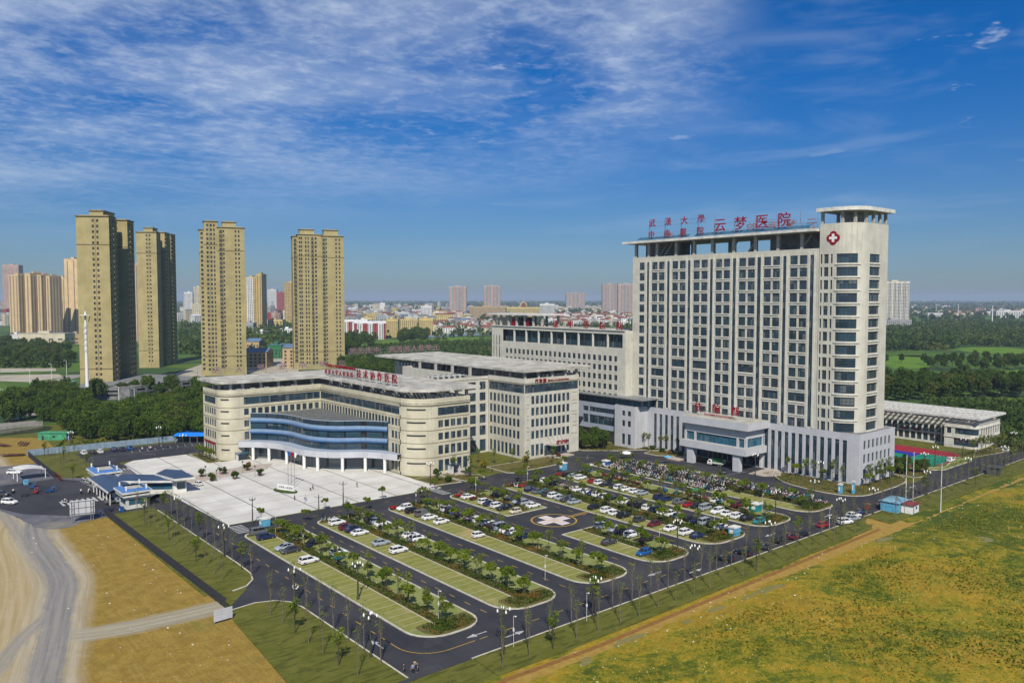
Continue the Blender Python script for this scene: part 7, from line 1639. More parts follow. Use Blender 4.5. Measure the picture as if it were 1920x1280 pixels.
OBN = {'island': 'small_round_tree', 'sparse': 'slim_tree', 'street': 'street_tree', 'street_leafy': 'street_tree', 'pine': 'pine_tree', 'big': 'broadleaf_tree', 'wood': 'woodland_tree', 'bushy': 'bushy_tree', 'shrub': 'shrub', 'shrub_red': 'shrub', 'shrub_yellow': 'shrub'}
def tree(kind, x, y, label, group, s=1.0, z=.1, k=None):
    P = PROTO[kind]; tm, cm = P[random.randrange(len(P)) if k is None else k]
    o = empty(OBN[kind], (x, y, z), random.uniform(0, 6.28), label, CATN.get(kind, 'tree'), group); o.scale = (s*random.uniform(.92, 1.08), s*random.uniform(.92, 1.08), s*random.uniform(.9, 1.1))
    link('stem' if 'shrub' in kind else 'trunk', tm, o); link('foliage' if 'shrub' in kind else 'crown', cm, o); return o
# street rows beside the big road, 5.5 m apart
n = 0; xs = [80+5.55*k for k in range(51)]
for k, x in enumerate(xs):
    if 203 < x < 215: continue
    tree('street_leafy' if k % 11 == 2 else 'street', x+random.uniform(-.3, .3), 98.0+random.uniform(-.2, .2), 'slim young tree with few leaves in the outer row of the grass strip', 'outer row of street trees', .95+.1*random.random())
    tree('street_leafy' if k % 13 == 4 else 'street', x+4.2, 103.45, 'slim young tree at the kerb row of the right grass strip', 'kerb row of street trees', .95+.15*random.random())
for k in range(13): tree('street_leafy' if k % 4 == 3 else 'street', 59.6+random.uniform(-.3, .3), 167.5+5.3*k, 'thin young tree in the middle of the left lawn', 'left lawn trees', 1.0)
for k in range(12): tree('street_leafy' if k % 5 == 1 else 'street', 65.3, 166+5.5*k, 'thin young tree on the kerb side of the left lawn', 'left lawn kerb trees', 1.05)
for k in range(7): tree('street_leafy' if k in (1, 4) else 'street', 60.2+random.uniform(-.3, .3), 110.5+5.5*k, 'thin young tree in the middle of the bottom lawn', 'bottom lawn trees', 1.0)
for k in range(7): tree('street', 65.5, 112+5.5*k, 'tall thin tree on the kerb of the bottom lawn', 'bottom lawn kerb trees', 1.1)
for k in range(16): tree('street_leafy' if k % 5 == 0 else 'street', 55.5+(k % 3)*4+random.uniform(-.5, .5), 294+3.2*k, 'thin young tree on the upper left lawn', 'upper left lawn trees', .9, k=k % 3)
# island trees
for i, (x0, x1, y0, y1) in enumerate(ISL):
    nm = isl_name[i]; pt = ' near part of the' if i == 3 else (' far part of the' if i == 4 else '')
    y = y0+4.5
    while y < y1-1.5:
        kd = 'island' if random.random() < .5 else 'sparse'
        tree(kd, x0+7.3+random.uniform(-.5, .8), y, ('small round crowned tree' if kd == 'island' else 'slender light tree')+' in the hedge line of%s %s island' % (pt or ' the', nm), 'hedge line trees, %s island%s' % (nm, pt), .95+.2*random.random()); y += random.uniform(4.6, 6.2)
    y = y0+5; xr = x1-1.2 if i != 7 else x0+9
    while y < y1-2:
        kd = 'island' if random.random() < .62 else 'sparse'
        tree(kd, xr-4.3+random.uniform(-.4, .4), y, ('small round crowned tree' if kd == 'island' else 'slender light tree')+' in the right row of%s %s island' % (pt or ' the', nm), 'right row trees, %s island%s' % (nm, pt), .9+.2*random.random()); y += random.uniform(6, 8)
for k in range(13):
    tree('island', 84+k*9.4, 198.2+.3*(k % 2) if k % 2 else 205.9, 'small round tree along the cross road between plaza and islands', 'trees along the cross road', .9)
def hedge(name, boxes, m, label, size=.16, dens=14, h=.75):
    C = []; Sz = []
    for (x0, x1, y0, y1) in boxes:
        A = abs((x1-x0)*(y1-y0)); n = int(A*dens)
        p = rng.random((n, 3)); hh = h*(.6+.5*np.sin(p[:, 1]*(y1-y0)*.8+x0)*np.sin(p[:, 0]*3+x0*2)); C.append(np.column_stack([x0+p[:, 0]*(x1-x0), y0+p[:, 1]*(y1-y0), .12+p[:, 2]**.7*hh])); Sz.append(size*(.6+.8*rng.random(n)))
    me = quads(np.concatenate(C), np.concatenate(Sz), m, name, .5); o = link(name, me); tag(o, label, 'hedge', None, 'stuff')
hb = []
for i, (x0, x1, y0, y1) in enumerate(ISL):
    hb += [(x0+6.15, x1-5.7, y0+1, y1-1)]
    if i not in (3,): hb += [(x0+1.4, x1-1.4, y1-2.9, y1-.8)]
    if i not in (4,): hb += [(x0+3.2, x1-1.6, y0+.9, y0+5.2)]
hedge('planting_hedge', hb, 'leaf_hedge', 'low mixed green and russet planting along the parking islands', dens=22, h=1.05)
hedge('border_planting', [(143.8, 152.4, 211, 219), (155, 163, 209.6, 215), (175, 198, 209.4, 214), (200, 203.6, 214, 221), (168.5, 171.8, 216, 244), (224, 240, 214, 226), (241, 247, 203, 214), (241, 247, 188, 201), (238, 247, 144, 152.5), (233, 247, 124, 146), (236, 270, 115.5, 122.2), (274, 286, 116, 133), (329, 345, 114.5, 120), (100, 103.8, 293, 312), (300, 322, 115.6, 117)], 'leaf_hedge', 'low planting in the beds round the hospital buildings', dens=5, h=.55)
hedge('waste_grass', [(90, 240, -40, 84)], 'grass_tuft', 'rough grass tufts over the ochre waste ground', size=.20, dens=0.0001)
def tufts():
    # clumps of grass where the ground goes green
    n = 190000; x = 60+rng.random(n)*330; y = -60+rng.random(n)*146
    g = np.sin(x*.043+1.3)*np.cos(y*.05+x*.018)+.7*np.sin(x*.11+y*.09)+.5*np.sin(y*.21-x*.13)
    g += rng.normal(size=n)*.35; k = (g > .45) & (y < 86); x = x[k]; y = y[k]; m = len(x)
    def gz(x, y): return np.array([wz(a, b) for a, b in zip(x, y)])
    c = np.column_stack([x, y, gz(x, y)+.04+.12*rng.random(m)]); me = quads(c, .10+.24*rng.random(m), 'grass_tuft', 'weed_tufts', .2)
    xx = 62+rng.random(90000)*260; yy = -50+rng.random(90000)*139; cc = np.column_stack([xx, yy, gz(xx, yy)+.03+.06*rng.random(len(xx))]); m2 = quads(cc, .06+.16*rng.random(len(xx)), 'dry_tuft', 'dry_tufts', .3)
    tag(link('dry_tufts', m2), 'dry straw coloured grass over the ochre waste ground', 'dry grass', None, 'stuff')
    tag(link('weed_tufts', me), 'scattered green weeds growing over the ochre waste ground', 'weeds', None, 'stuff')
tufts()
def debris():
    mb = MB(); q = random.Random(4)
    for k in range(260):
        x = q.uniform(70, 330); y = q.uniform(30, 93) if k % 2 else 91+q.gauss(0, 2); r = q.uniform(.06, .22)
        n = q.randint(4, 6); mb.lathe((x, y, wz(x, y)-.01), [(r, 0), (r*.9, r*.4), (r*.3, r*.65)], ['concrete', 'offwhite', 'cream_plain', 'mud'][k % 4], n)
    for k in range(160):
        x = q.uniform(10, 56); y = q.uniform(95, 235); r = q.uniform(.06, .22); mb.lathe((x, y, -.03), [(r, 0), (r*.9, r*.4), (r*.3, r*.65)], ['concrete', 'mud', 'cream_plain'][k % 3], 5)
    mb.build('rubble', label='scattered pale stones and litter on the waste ground', cat='rubble', kind='stuff')
debris()
for o in list(bpy.data.objects):
    if o.name.startswith('waste_grass'): bpy.data.objects.remove(o)
# planting near buildings
for (x, y, kd, s, lab) in [(147, 214, 'pine', 1.0, 'cloud pruned pine on the lawn before the outpatient corner'), (150, 219, 'pine', .8, 'smaller pruned pine against the outpatient corner wall'), (149.6, 211.5, 'shrub', 1.6, 'round shrub at the front of the outpatient corner lawn'), (156.5, 218, 'sparse', 1.3, 'slender tree before the outpatient side porch'), (159, 213, 'pine', .9, 'cycad like small tree right of the outpatient side porch'), (162, 216, 'street_leafy', 1.1, 'staked tall tree at the outpatient right corner'),
    (196, 211.5, 'street_leafy', .8, 'leafy tree left of the administration entrance'), (201, 216, 'street_leafy', .9, 'taller leafy tree at the administration entrance'), (188, 216, 'street_leafy', .85, 'leafy tree before the administration left corner'), (184, 220, 'street_leafy', .9, 'leafy tree beside the passage left of the administration block'), (179, 224, 'street_leafy', .9, 'second leafy tree in the passage left of the administration block'), (175.5, 229, 'street_leafy', .8, 'third leafy tree deep in the passage'),
    (190.5, 219.5, 'shrub_yellow', 1.6, 'yellow shrub at the foot of the administration corner'), (172.2, 222, 'shrub_yellow', 1.8, 'bright yellow shrub in the passage between the cream blocks'), (170, 232, 'shrub_yellow', 1.8, 'yellow shrub deeper in the passage'), (205, 218, 'shrub_red', 1.2, 'red leaved shrub beside the administration steps')]:
    tree(kd, x, y, lab, None, s, .13)
for k in range(15):
    x, y = random.uniform(224, 240), random.uniform(215, 242); tree('bushy' if k % 3 else 'wood', x, y, 'leafy tree in the green court below the link bridge', 'trees below the link bridge', .62)
for k in range(7): tree('sparse', 241.5+(k % 2)*2.5, 188+4.2*k, 'slim tree before the white base left of the porch', 'trees left of the porch', 1.35)
for k in range(4): tree('shrub', 243+k*.4, 190+5*k, 'low shrub under the slim trees left of the porch', 'shrubs left of the porch', 1.4)
for k in range(17): tree(['sparse', 'island', 'street_leafy'][k % 3], 244.6 if k < 7 else 233+k*2.3, 146-k*3.2 if k < 7 else 118.5+(k % 3)*1.2, 'ornamental tree in the bed before the tower base corner', 'trees before the tower base corner', 1.15)
for k in range(10): tree('big', 275+random.uniform(0, 10), 117.5+k*1.7, 'dark leafy tree between the tower base and the sports court', 'trees beside the sports court', .5)
for k in range(8): tree('sparse', 326+k*3.0, 117.5-.4*k, 'slim tree before the low right building', 'trees before the low building', 1.4)
for k in range(4): tree('island', 101.6, 295+4.4*k, 'round tree by the outpatient left end', 'trees by the outpatient left end', 1.1)
for k, (a, b) in enumerate([(42, 1245), (155, 1290), (272, 1215), (408, 1270), (550, 1175), (690, 1235)]):
    x, y = gp(*fr(370, 680, 5.818)(a, b)); o = tree('shrub', x, y, 'potted bush on the plaza walk, %s from the left' % ordn[k], 'potted bushes on the plaza', 1.7, .5)
    mb = MB(); mb.lathe((0, 0, -.25), [(.28, 0), (.42, .35)], 'rust', 8); mb.build('pot', o)
# tree masses ------------------------------------------------------------------
def inpoly(P, x, y):
    c = False; n = len(P); j = n-1
    for i in range(n):
        if ((P[i][1] > y) != (P[j][1] > y)) and x < (P[j][0]-P[i][0])*(y-P[i][1])/(P[j][1]-P[i][1])+P[i][0]: c = not c
        j = i
    return c
def scatter(P, n, mind, seed=1, avoid=()):
    q = random.Random(seed); x0 = min(p[0] for p in P); x1 = max(p[0] for p in P); y0 = min(p[1] for p in P); y1 = max(p[1] for p in P); out = []; cell = {}
    for _ in range(n*60):
        if len(out) >= n: break
        x, y = q.uniform(x0, x1), q.uniform(y0, y1)
        if not inpoly(P, x, y): continue
        k = (int(x//mind), int(y//mind))
        if any((x-a)**2+(y-b)**2 < mind*mind for i in (-1, 0, 1) for j in (-1, 0, 1) for (a, b) in cell.get((k[0]+i, k[1]+j), ())): continue
        cell.setdefault(k, []).append((x, y)); out.append((x, y))
    return out
def grove(P, n, kind, label, group, s=(.8, 1.15), mind=5, seed=1):
    for (x, y) in scatter(P, n, mind, seed): tree(kind, x, y, label, group, random.uniform(*s), 0)
grove(PX([(-30, 800), (60, 782), (150, 762), (215, 800), (240, 778), (300, 766), (392, 752), (392, 828), (310, 827), (240, 832), (165, 824), (110, 802), (60, 784)]), 140, 'big', 'dense dark broadleaf tree in the belt behind the pale blue fence', 'tree belt behind the blue fence', (.85, 1.2), 5.8, 2)
grove(PX([(-20, 768), (20, 760), (75, 755), (130, 735), (128, 755), (90, 772), (0, 780)]), 24, 'big', 'dark broadleaf tree on the far side of the street at left', 'street side trees at left', (.9, 1.15), 6, 3)
grove(PX([(60, 745), (120, 738), (120, 752), (70, 762)]), 9, 'big', 'broadleaf tree by the junction left of the mast', 'junction trees', (.9, 1.2), 6, 4)
for (px, py, s, lab) in [(134, 755, 1.1, 'single broadleaf tree at the corner of the parking deck'), (180, 752, 1.3, 'big broadleaf tree right behind the white mast'), (198, 748, .9, 'smaller tree right of the big one by the mast'), (230, 745, 1.0, 'tree before the parking deck, between two others'), (252, 742, 1.0, 'tree before the middle of the parking deck'), (278, 742, 1.2, 'tall tree before the right part of the parking deck'), (300, 745, 1.0, 'tree right of the tall one at the deck'), (322, 742, 1.25, 'broad tree before the right part of the parking deck'), (368, 732, 1.0, 'single tree just left of the outpatient roof edge')]:
    x, y = gp(px, py); tree('big', x, y, lab, None, s, 0)
grove(PX([(1655, 752), (1725, 752), (1800, 748), (1925, 748), (1925, 730), (1860, 728), (1750, 728), (1700, 732), (1655, 734)]), 110, 'wood', 'leafy woodland tree in the belt behind the low right building', 'woodland belt behind the low building', (.8, 1.2), 6.5, 5)
grove(PX([(1720, 692), (1780, 682), (1850, 680), (1925, 682), (1925, 694), (1880, 700), (1790, 698)]), 34, 'wood', 'woodland tree in the clumps among the paddies', 'tree clumps among the paddies', (.6, 1.0), 8, 6)
for (px, py) in [(1690, 680), (1660, 682), (1732, 683), (1738, 686), (1812, 706), (1890, 690)]:
    x, y = gp(px, py); tree('wood', x, y, 'lone tree standing in the bright paddy', 'lone paddy trees', .75, 0)
grove(PX([(640, 690), (700, 672), (745, 690), (740, 712), (640, 712)]), 55, 'bushy', 'rounded green tree on the slope behind the outpatient roof letters', 'slope trees behind the outpatient roof', (.9, 1.3), 8, 7)
grove(PX([(640, 640), (690, 636), (700, 655), (640, 668)]), 26, 'big', 'dark tree beside the red and white block', 'trees beside the red and white block', (1.2, 1.6), 9, 8)
grove(PX([(745, 633), (800, 630), (800, 640), (745, 646)]), 20, 'big', 'dark tree before the yellow apartment blocks', 'trees before the yellow blocks', (1.3, 1.8), 10, 9)
grove(PX([(-10, 640), (20, 640), (140, 660), (140, 690), (80, 688), (0, 690)]), 60, 'bushy', 'bushy tree on the green land left of the tallest tower', 'trees on the green land at left', (.9, 1.3), 9, 10)
def woods(name, P, n, size, h, m, label, seed, per=26, mind=7):
    T = scatter(P, n, mind, seed); r = np.random.default_rng(seed); C = []
    for (x, y) in T:
        s = .7+.6*r.random(); q = r.normal(size=(per, 3)); q /= np.linalg.norm(q, axis=1, keepdims=True); q *= (.55+.5*r.random((per, 1))); q[:, 2] = np.abs(q[:, 2]+.15); C.append(np.column_stack([x+q[:, 0]*h*.45*s, y+q[:, 1]*h*.45*s, h*.08+q[:, 2]*h*.85*s]))
    C = np.concatenate(C); me = quads(C, size*(.6+.8*r.random(len(C))), m, name, .5); tag(link(name, me), label, 'woodland', None, 'stuff')
woods('far_woodland', PX([(1650, 658), (1780, 656), (1800, 648), (1925, 650), (1925, 612), (1800, 606), (1650, 618)]), 1900, 1.7, 12, 'leaf_far', 'wide woodland beyond the paddies at right', 11, 44, 8)
woods('scrub', PX([(1725, 800), (1880, 840), (1925, 850), (1925, 760), (1850, 754), (1735, 752)]), 900, .8, 4.0, 'leaf_far', 'green scrub and tall weeds behind the low right building', 12, 26, 3)
woods('scrub', PX([(640, 664), (925, 668), (925, 640), (800, 644), (700, 650)]), 1500, 1.1, 5, 'leaf_far', 'green scrub behind the administration roof', 13, 22, 5)
woods('scrub', PX([(0, 690), (130, 690), (130, 636), (0, 640)]), 700, 1.4, 6, 'leaf_far', 'scrub and bushes on the green land at far left', 14, 24, 7)
woods('distant_woodland', [gp(-200, 606), gp(2100, 606), gp(2100, 577), gp(-200, 577)], 3600, 6, 14, 'leaf_far', 'dark distant woods reaching to the horizon', 15, 14, 24)
woods('distant_woodland', [gp(600, 640), gp(1230, 632), gp(1230, 600), gp(600, 600)], 900, 2.6, 12, 'leaf_far', 'scattered dark trees among the town roofs', 16, 22, 10)
woods('distant_woodland', [gp(340, 668), gp(640, 668), gp(640, 610), gp(340, 610)], 900, 2.2, 11, 'leaf_far', 'dark trees seen between the tan towers', 17, 26, 9)
woods('horizon_woodland', [gp(-300, 577), gp(2200, 577), gp(2200, 567), gp(-300, 567)], 3600, 18, 20, 'leaf_far', 'hazy blue woods along the horizon', 18, 10, 50)
woods('reed_bank', PX([(100, 842), (200, 838), (330, 818), (330, 810), (240, 826), (120, 826)]), 500, .4, 1.5, 'grass_tuft', 'yellow green weeds along the foot of the tree belt', 19, 24, 3)
# ================================================================ TOWN IN THE DISTANCE
for nm, c in dict(f_white=(.62, .62, .60), f_cream=(.56, .50, .36), f_yellow=(.58, .45, .17), f_pink=(.52, .36, .30), f_grey=(.34, .34, .34), f_peach=(.62, .45, .25), f_red=(.34, .05, .045), f_tan=(.42, .31, .17), f_ochre=(.50, .36, .13)).items(): mat(nm, c, .85, .08, .1)
mat('r_red', (.20, .075, .05), .9, .2, .1); mat('r_white', (.60, .60, .60), .8, .1, .1); mat('r_blue', (.10, .17, .27), .7, .15, .1); mat('r_grey', (.22, .22, .22), .9, .15, .1)
glassmat('f_win', (.02, .025, .035), (.04, .05, .065), rough=.3, spec=.4)
def far_block(x, y, w, d, h, rz, wm, rm, label, group=None, roof='flat', name='town_building', fh=3.1, ww=1.8, gap=3.4, cat='building', wins=True, bays=0, stripe=None, vary=True, base=0):
    o = empty(name, (x, y, 0), rz, label, cat, group); mb = MB(); mb.box(-w/2, w/2, -d/2, d/2, base, h, wm)
    if bays:      # projecting full height bays
        n = bays
        for k in range(n):
            a = -w/2+w*(k+.5)/n; mb.box(a-w/n*.27, a+w/n*.27, -d/2-1.6, -d/2, base, h-.4, stripe or wm)
    if wins:
        nf = max(1, int((h-base-1)/fh)); 
        for f in range(nf):
            z = base+1.1+f*fh
            for (L, face) in ((w, 0), (d, 1), (d, 2)):
                n = max(1, int(L/gap))
                for k in range(n):
                    a = -L/2+L*(k+.5)/n
                    if face == 0:
                        yy = -d/2-.06-(1.6 if bays and abs(((a+w/2)/(w/bays)) % 1-.5) < .27 else 0); mb.face([(a-ww/2, yy, z), (a+ww/2, yy, z), (a+ww/2, yy, z+1.9), (a-ww/2, yy, z+1.9)], 'f_win')
                    elif face == 1: mb.face([(-w/2-.06, a+ww/2, z), (-w/2-.06, a-ww/2, z), (-w/2-.06, a-ww/2, z+1.9), (-w/2-.06, a+ww/2, z+1.9)], 'f_win')
                    else: mb.face([(w/2+.06, a-ww/2, z), (w/2+.06, a+ww/2, z), (w/2+.06, a+ww/2, z+1.9), (w/2+.06, a-ww/2, z+1.9)], 'f_win')
    mb.build('wall', o); mb = MB()
    if roof == 'gable':
        r = min(3.2, d*.28); e = .6; A = [(-w/2-e, -d/2-e), (w/2+e, -d/2-e), (w/2+e, d/2+e), (-w/2-e, d/2+e)]
        mb.face([(*A[0], h), (*A[1], h), (w/2+e, 0, h+r), (-w/2-e, 0, h+r)], rm); mb.face([(*A[2], h), (*A[3], h), (-w/2-e, 0, h+r), (w/2+e, 0, h+r)], rm); mb.face([(*A[1], h), (*A[2], h), (w/2+e, 0, h+r)], wm); mb.face([(*A[3], h), (*A[0], h), (-w/2-e, 0, h+r)], wm)
    else:
        mb.box(-w/2-.3, w/2+.3, -d/2-.3, d/2+.3, h, h+.9, wm, rm)
        mb.box(-w*.15, w*.1, -d*.2, d*.25, h+.9, h+3.6, wm, rm)
    mb.build('roof', o); return o
def pxb(pl, pr, pb, pt, depth, wm, rm, label, group=None, rot=None, **k):
    """a block whose front spans pl..pr, stands at pb, reaches pt; the front faces the viewer turned by rot"""
    X0, Y0 = gp(pl, pb); X1, Y1 = gp(pr, pb); D = X0*math.cos(HEAD)+Y0*math.sin(HEAD); w = (pr-pl)/1493.33*D; xc, yc = gp((pl+pr)/2, pb)
    h = ht(pt, xc, yc); rz = HEAD-R(90)+R(rot or 0); rr = R(rot or 0)
    if rot: w = max(w-abs(math.sin(rr))*depth, w*.4)/math.cos(rr)
    cx = xc-math.sin(rz)*depth/2; cy = yc+math.cos(rz)*depth/2
    return far_block(cx, cy, w, depth, h, rz, wm, rm, label, group, **k)
T_TALL = 'distant pink apartment towers'  # grey walls between their pink bays: shade of the recesses put into the colour
pxb(842, 875, 595, 537, 26, 'f_grey', 'r_grey', 'pink and cream apartment tower, left of the pair at centre horizon', T_TALL, bays=5, stripe='f_pink', name='apartment_tower', cat='apartment tower')
pxb(907, 938, 592, 536, 26, 'f_grey', 'r_grey', 'pink and cream apartment tower, right of the pair at centre horizon', T_TALL, bays=5, stripe='f_pink', name='apartment_tower', cat='apartment tower')
pxb(1061, 1097, 583, 549, 30, 'f_grey', 'r_grey', 'broad pink apartment tower left of the long row at the inpatient tower', T_TALL, bays=5, stripe='f_pink', name='apartment_tower', cat='apartment tower')
pxb(1129, 1158, 590, 532, 22, 'f_grey', 'r_grey', 'left half of the long pink tower row beside the inpatient tower', T_TALL, bays=5, stripe='f_pink', name='apartment_tower', cat='apartment tower')
pxb(1158, 1190, 594, 532, 22, 'f_grey', 'r_grey', 'right half of the long pink tower row beside the inpatient tower', T_TALL, bays=5, stripe='f_pink', name='apartment_tower', cat='apartment tower')
pxb(1655, 1704, 612, 528, 20, 'f_cream', 'r_grey', 'white and grey apartment tower right of the inpatient tower', None, bays=5, stripe='f_white', name='apartment_tower', cat='apartment tower', gap=2.6)
pxb(1655, 1709, 620, 600, 30, 'f_grey', 'r_grey', 'grey shopping base in front of the apartment tower at right', None)
pxb(7, 38, 600, 497, 30, 'f_pink', 'r_grey', 'salmon apartment tower at the far left edge, behind the yellow ones', None, name='apartment_tower', cat='apartment tower', rot=10)
for (a, b, t, dd, lab) in [(15, 42, 516, 22, 'first'), (44, 66, 513, 34, 'second'), (69, 84, 516, 24, 'third'), (85, 100, 518, 24, 'fourth')]:
    pxb(a, b, 630, t, dd, 'f_peach', 'r_grey', '%s wing from the left of the yellow towers above the long low market' % lab, 'yellow towers at left', name='apartment_tower', cat='apartment tower', rot=-14, gap=5.5, ww=2.6)
pxb(108, 124, 626, 521, 20, 'f_peach', 'r_grey', 'lower yellow tower just left of the tall pale one', None, name='apartment_tower', cat='apartment tower')
pxb(124, 148, 626, 486, 24, 'f_peach', 'r_grey', 'tall pale yellow tower partly behind the tallest tan tower', None, name='apartment_tower', cat='apartment tower', gap=9)
pxb(35, 122, 647, 626, 24, 'f_cream', 'r_grey', 'long low cream market hall with dark gateways below the yellow towers', None, fh=5.5, ww=6, gap=11)
pxb(14, 36, 645, 628, 20, 'f_white', 'r_grey', 'white annex left of the cream market hall', None, fh=4, ww=4, gap=6)
pxb(124, 150, 645, 627, 20, 'f_tan', 'r_grey', 'tan annex right of the cream market hall', None, fh=5, ww=4, gap=7)
pxb(250, 262, 640, 497, 20, 'f_pink', 'r_grey', 'pinkish tower slice between the first two tan towers', None, name='apartment_tower', cat='apartment tower')
pxb(346, 362, 600, 548, 18, 'f_white', 'r_grey', 'pale slab tower just right of the second tan tower', None, name='apartment_tower', cat='apartment tower')
pxb(364, 379, 602, 538, 18, 'f_cream', 'r_grey', 'cream tower just left of the third tan tower', None, name='apartment_tower', cat='apartment tower')
pxb(459, 482, 618, 520, 22, 'f_ochre', 'r_grey', 'yellow and white tower right of the third tan tower', None, name='apartment_tower', cat='apartment tower', bays=1, stripe='f_white')
pxb(482, 492, 620, 514, 30, 'f_ochre', 'r_grey', 'taller narrow yellow wing beside the yellow and white tower', None, name='apartment_tower', cat='apartment tower')
pxb(502, 519, 588, 543, 20, 'f_white', 'r_grey', 'white tower between the two yellow ones', None, name='apartment_tower', cat='apartment tower')
pxb(519, 533, 590, 548, 20, 'f_red', 'r_grey', 'red and white tower next to the white one', None, name='apartment_tower', cat='apartment tower')
pxb(534, 555, 612, 530, 24, 'f_ochre', 'r_grey', 'yellow tower just left of the fourth tan tower', None, name='apartment_tower', cat='apartment tower')
pxb(495, 530, 617, 600, 20, 'f_yellow', 'r_grey', 'low yellow office block with dark window bands', None, ww=5, gap=7)
pxb(526, 548, 630, 617, 14, 'f_white', 'r_white', 'small white house below the yellow tower', None)
pxb(455, 475, 622, 606, 20, 'f_grey', 'r_grey', 'grey warehouse below the yellow and white tower', None)
pxb(480, 498, 632, 622, 14, 'f_white', 'r_white', 'low white shed right of the grey warehouse', None, wins=False)
for k, (a, b, t, pb, m, lab) in enumerate([(458, 500, 660, 690, 'f_tan', 'unfinished tan house row between the third and fourth towers'), (502, 528, 648, 672, 'tarp_green', 'green netted building under construction'), (530, 552, 652, 690, 'f_tan', 'unfinished tan terraces left of the fourth tower'), (462, 486, 640, 662, 'f_tan', 'roofed tan villa shell behind the house row')]):
    pxb(a, b, pb, t, 20, m, 'r_blue', lab, None, roof='gable' if k in (0, 2, 3) else 'flat')
# mid town, placed one by one
o = pxb(664, 725, 636, 606, 16, 'f_red', 'r_white', 'long red and white dormitory block with white gables', None, roof='gable', rot=14, bays=3, stripe='f_white')
pxb(640, 690, 630, 603, 16, 'f_red', 'r_white', 'red and white dormitory block behind the first one', None, roof='gable', rot=14, bays=3, stripe='f_white')
for (a, b, pb, t, lab) in [(722, 748, 632, 599, 'yellow gabled block right of the red and white one'), (748, 784, 630, 599, 'long grey and yellow block in the middle of the row'), (784, 814, 630, 597, 'yellow gabled block at the right end of the row')]:
    pxb(a, b, pb, t, 18, 'f_yellow', 'r_grey', lab, 'yellow apartment blocks', rot=12, gap=3.0)
pxb(880, 948, 600, 575, 22, 'f_tan', 'r_grey', 'long tan office block between the two pink towers', None, ww=1.8)
PB_ = pxb(950, 1013, 594, 576, 26, 'f_yellow', 'r_grey', 'ornate yellow palace like hotel with a pointed arch on top', None, ww=2.2)
mb = MB(); P = [(-9, 21), (-9, 27), (-7, 32), (-3.5, 36), (0, 39), (3.5, 36), (7, 32), (9, 27), (9, 21)]; hh_ = ht(576, *PB_.location[:2]); P = [(a*1.35, hh_-21+b*1.1) for a, b in P]
mb.face([(a, -13.4, b) for a, b in P], 'f_tan'); mb.face([(a*.7, -13.6, (b-P[0][1])*.72+P[0][1]) for a, b in P], 'r_red'); mb.face([(a, -10.4, b) for a, b in P[::-1]], 'f_tan'); [mb.face([(a[0], -13.4, a[1]), (a[0], -10.4, a[1]), (b[0], -10.4, b[1]), (b[0], -13.4, b[1])], 'f_cream') for a, b in zip(P, P[1:])]; mb.build('arched_gable', PB_)
pxb(1012, 1040, 598, 570, 20, 'f_white', 'r_white', 'pale blue-white slab block right of the ornate hotel', None, ww=2.4)
pxb(789, 810, 604, 574, 18, 'f_white', 'r_grey', 'grey and pink office slab left of the pink tower', None); pxb(808, 832, 603, 586, 18, 'f_white', 'r_white', 'white office with square windows below the pink tower', None)
pxb(835, 868, 603, 585, 30, 'f_pink', 'r_grey', 'pale pink podium under the left pink tower', None, wins=False)
# the roofs of the town
q = random.Random(5)
TN = {21: 'house', 22: 'house', 26: 'farmhouse', 24: 'distant_building', 25: 'distant_building', 31: 'apartment_block', 32: 'apartment_block', 33: 'apartment_block'}
def town(n, xr, yr, wr, hr, cols, roofs, label, group, seed):
    q = random.Random(seed)
    for k in range(n):
        px = q.uniform(*xr); t = q.random()**.8; py = yr[0]+(yr[1]-yr[0])*t; x, y = gp(px, py); rf = q.choice(roofs)
        far_block(x, y, q.uniform(*wr), q.uniform(9, 15), q.uniform(*hr), HEAD-R(90)+q.choice((R(-32), R(-28), R(60), R(8))), q.choice(cols), rf, label, group, roof='gable' if rf in ('r_red',) or q.random() < .25 else 'flat', gap=4.2, ww=1.8, name=TN.get(seed, 'town_building'))
town(150, (1035, 1186), (583, 613), (14, 30), (10, 17), ['f_white', 'f_white', 'f_cream'], ['r_red', 'r_red', 'r_white'], 'white house with red or white roof among the roofs left of the inpatient tower', 'houses left of the inpatient tower', 21)
town(46, (815, 930), (604, 626), (12, 22), (8, 13), ['f_white', 'f_cream'], ['r_red', 'r_red', 'r_grey'], 'red roofed white house before the boundary fence at centre', 'red roofed houses at centre', 22)
town(170, (642, 880), (573, 610), (20, 48), (10, 24), ['f_white', 'f_white', 'f_cream', 'f_yellow', 'f_grey'], ['r_white', 'r_blue', 'r_grey', 'r_red'], 'pale town building in the crowded roofs between tan tower and pink towers', 'town buildings at centre left', 23)
town(60, (860, 1140), (569, 584), (25, 60), (10, 22), ['f_white', 'f_cream'], ['r_white', 'r_red'], 'small pale building far off near the centre horizon', 'far buildings near the horizon', 24)
town(90, (0, 640), (573, 612), (18, 46), (9, 26), ['f_white', 'f_cream', 'f_grey', 'f_red'], ['r_white', 'r_red', 'r_grey'], 'low town building seen between the towers at left', 'far buildings at left', 25)
town(34, (345, 640), (586, 614), (14, 22), (22, 52), ['f_white', 'f_cream', 'f_pink', 'f_grey'], ['r_grey'], 'mid rise apartment slab seen between the tan towers', 'mid rise slabs between the towers', 31)
town(16, (0, 150), (580, 610), (14, 22), (20, 45), ['f_white', 'f_red', 'f_pink'], ['r_grey'], 'mid rise slab seen around the yellow towers at left', 'mid rise slabs at left', 32)
town(22, (640, 860), (576, 602), (14, 24), (22, 38), ['f_white', 'f_cream', 'f_grey'], ['r_grey'], 'mid rise block standing above the town roofs at centre left', 'mid rise blocks at centre left', 33)
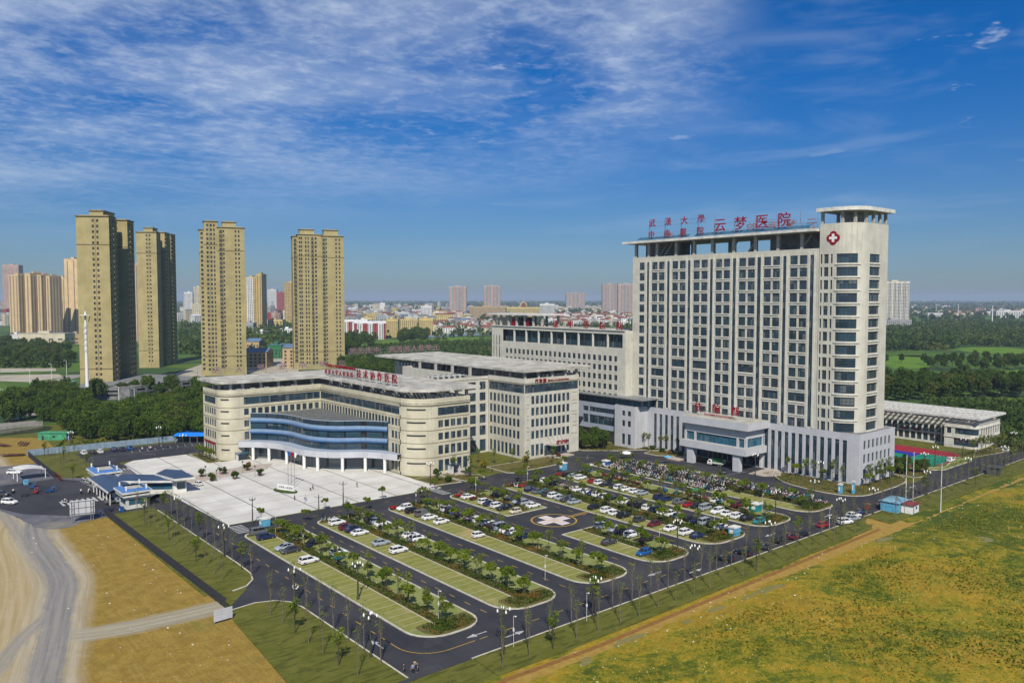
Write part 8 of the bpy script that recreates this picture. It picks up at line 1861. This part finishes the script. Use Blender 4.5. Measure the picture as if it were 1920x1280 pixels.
town(60, (1700, 1925), (568, 594), (22, 60), (7, 13), ['f_white', 'f_cream'], ['r_red', 'r_white'], 'small farmhouse in the distant plain at right', 'far farmhouses at right', 26)
pxb(1868, 1918, 596, 583, 30, 'f_white', 'r_white', 'white factory block with blue glass end in the right distance', None, ww=5, gap=7); pxb(1776, 1830, 607, 601, 20, 'f_cream', 'r_grey', 'long pale farm shed in the woods at right', None, wins=False)
pxb(1716, 1748, 612, 606, 20, 'f_white', 'r_white', 'white sheds right of the grey shopping base', None, wins=False)
pxb(712, 722, 588, 568, 8, 'f_white', 'r_red', 'slender white water tower with dark cap among the roofs', None, name='water_tower', wins=False)
for k, (px, pb, pt) in enumerate([(1755, 588, 571), (1796, 596, 571), (1860, 611, 573)]):
    x, y = gp(px, pb); h = ht(pt, x, y); o = empty('distant_mast', (x, y, 0), 0, 'thin white mast in the right distance, %s of three' % ['left', 'middle', 'tallest, right'][k], 'mast'); mb = MB(); mb.lathe((0, 0, 0), [(1.6-.3*(2-k), 0), (.7, h)], 'white', 6); mb.build('pole', o); mb = MB(); mb.lathe((0, 0, h-2), [(2.2, 0), (2.2, .8)], 'white', 6); mb.build('platform', o)
# roadside poles and lamps at upper left
for k, (px, pb, pt) in enumerate([(97, 717, 682), (56, 720, 693), (125, 702, 676), (6, 745, 730), (58, 768, 750), (85, 758, 741), (123, 763, 740), (223, 752, 725), (252, 748, 728)]):
    x, y = gp(px, pb); h = ht(pt, x, y); o = empty('street_light', (x, y, 0), R(120), 'pale street light on the streets at upper left', 'street lamp', 'street lights at upper left'); mb = MB(); mb.lathe((0, 0, 0), [(.16, 0), (.09, h)], 'white', 6); mb.build('pole', o); mb = MB(); mb.bar((0, 0, h-.1), (2.4, 0, h+.1), .12, 'white'); mb.box(2, 2.9, -.15, .15, h-.02, h+.12, 'white'); mb.build('lamp_head', o)
fence([gp(-5, 776), gp(42, 786)], 2.6, 'bright blue site hoarding with white band at the left edge', 'paint_blue', 'steel', solid=True, name='hoarding')
# ================================================================ HAZE
def haze():
    mb = MB(); mb.box(-9500, 22500, -9500, 22500, -1.2, 150, 'white'); o = mb.build('haze', kind='stuff'); 
    m = bpy.data.materials.new('haze'); m.use_nodes = True; nt = m.node_tree; nt.nodes.clear()
    v = nt.nodes.new('ShaderNodeVolumePrincipled'); v.inputs['Color'].default_value = (.66, .80, .98, 1); v.inputs['Density'].default_value = .00009; v.inputs['Anisotropy'].default_value = .1
    out = nt.nodes.new('ShaderNodeOutputMaterial'); nt.links.new(v.outputs[0], out.inputs['Volume']); o.data.materials.clear(); o.data.materials.append(m)
haze()
S.cycles.volume_bounces = 0; S.cycles.max_bounces = 6; S.cycles.diffuse_bounces = 2; S.cycles.glossy_bounces = 2; S.cycles.transparent_max_bounces = 4
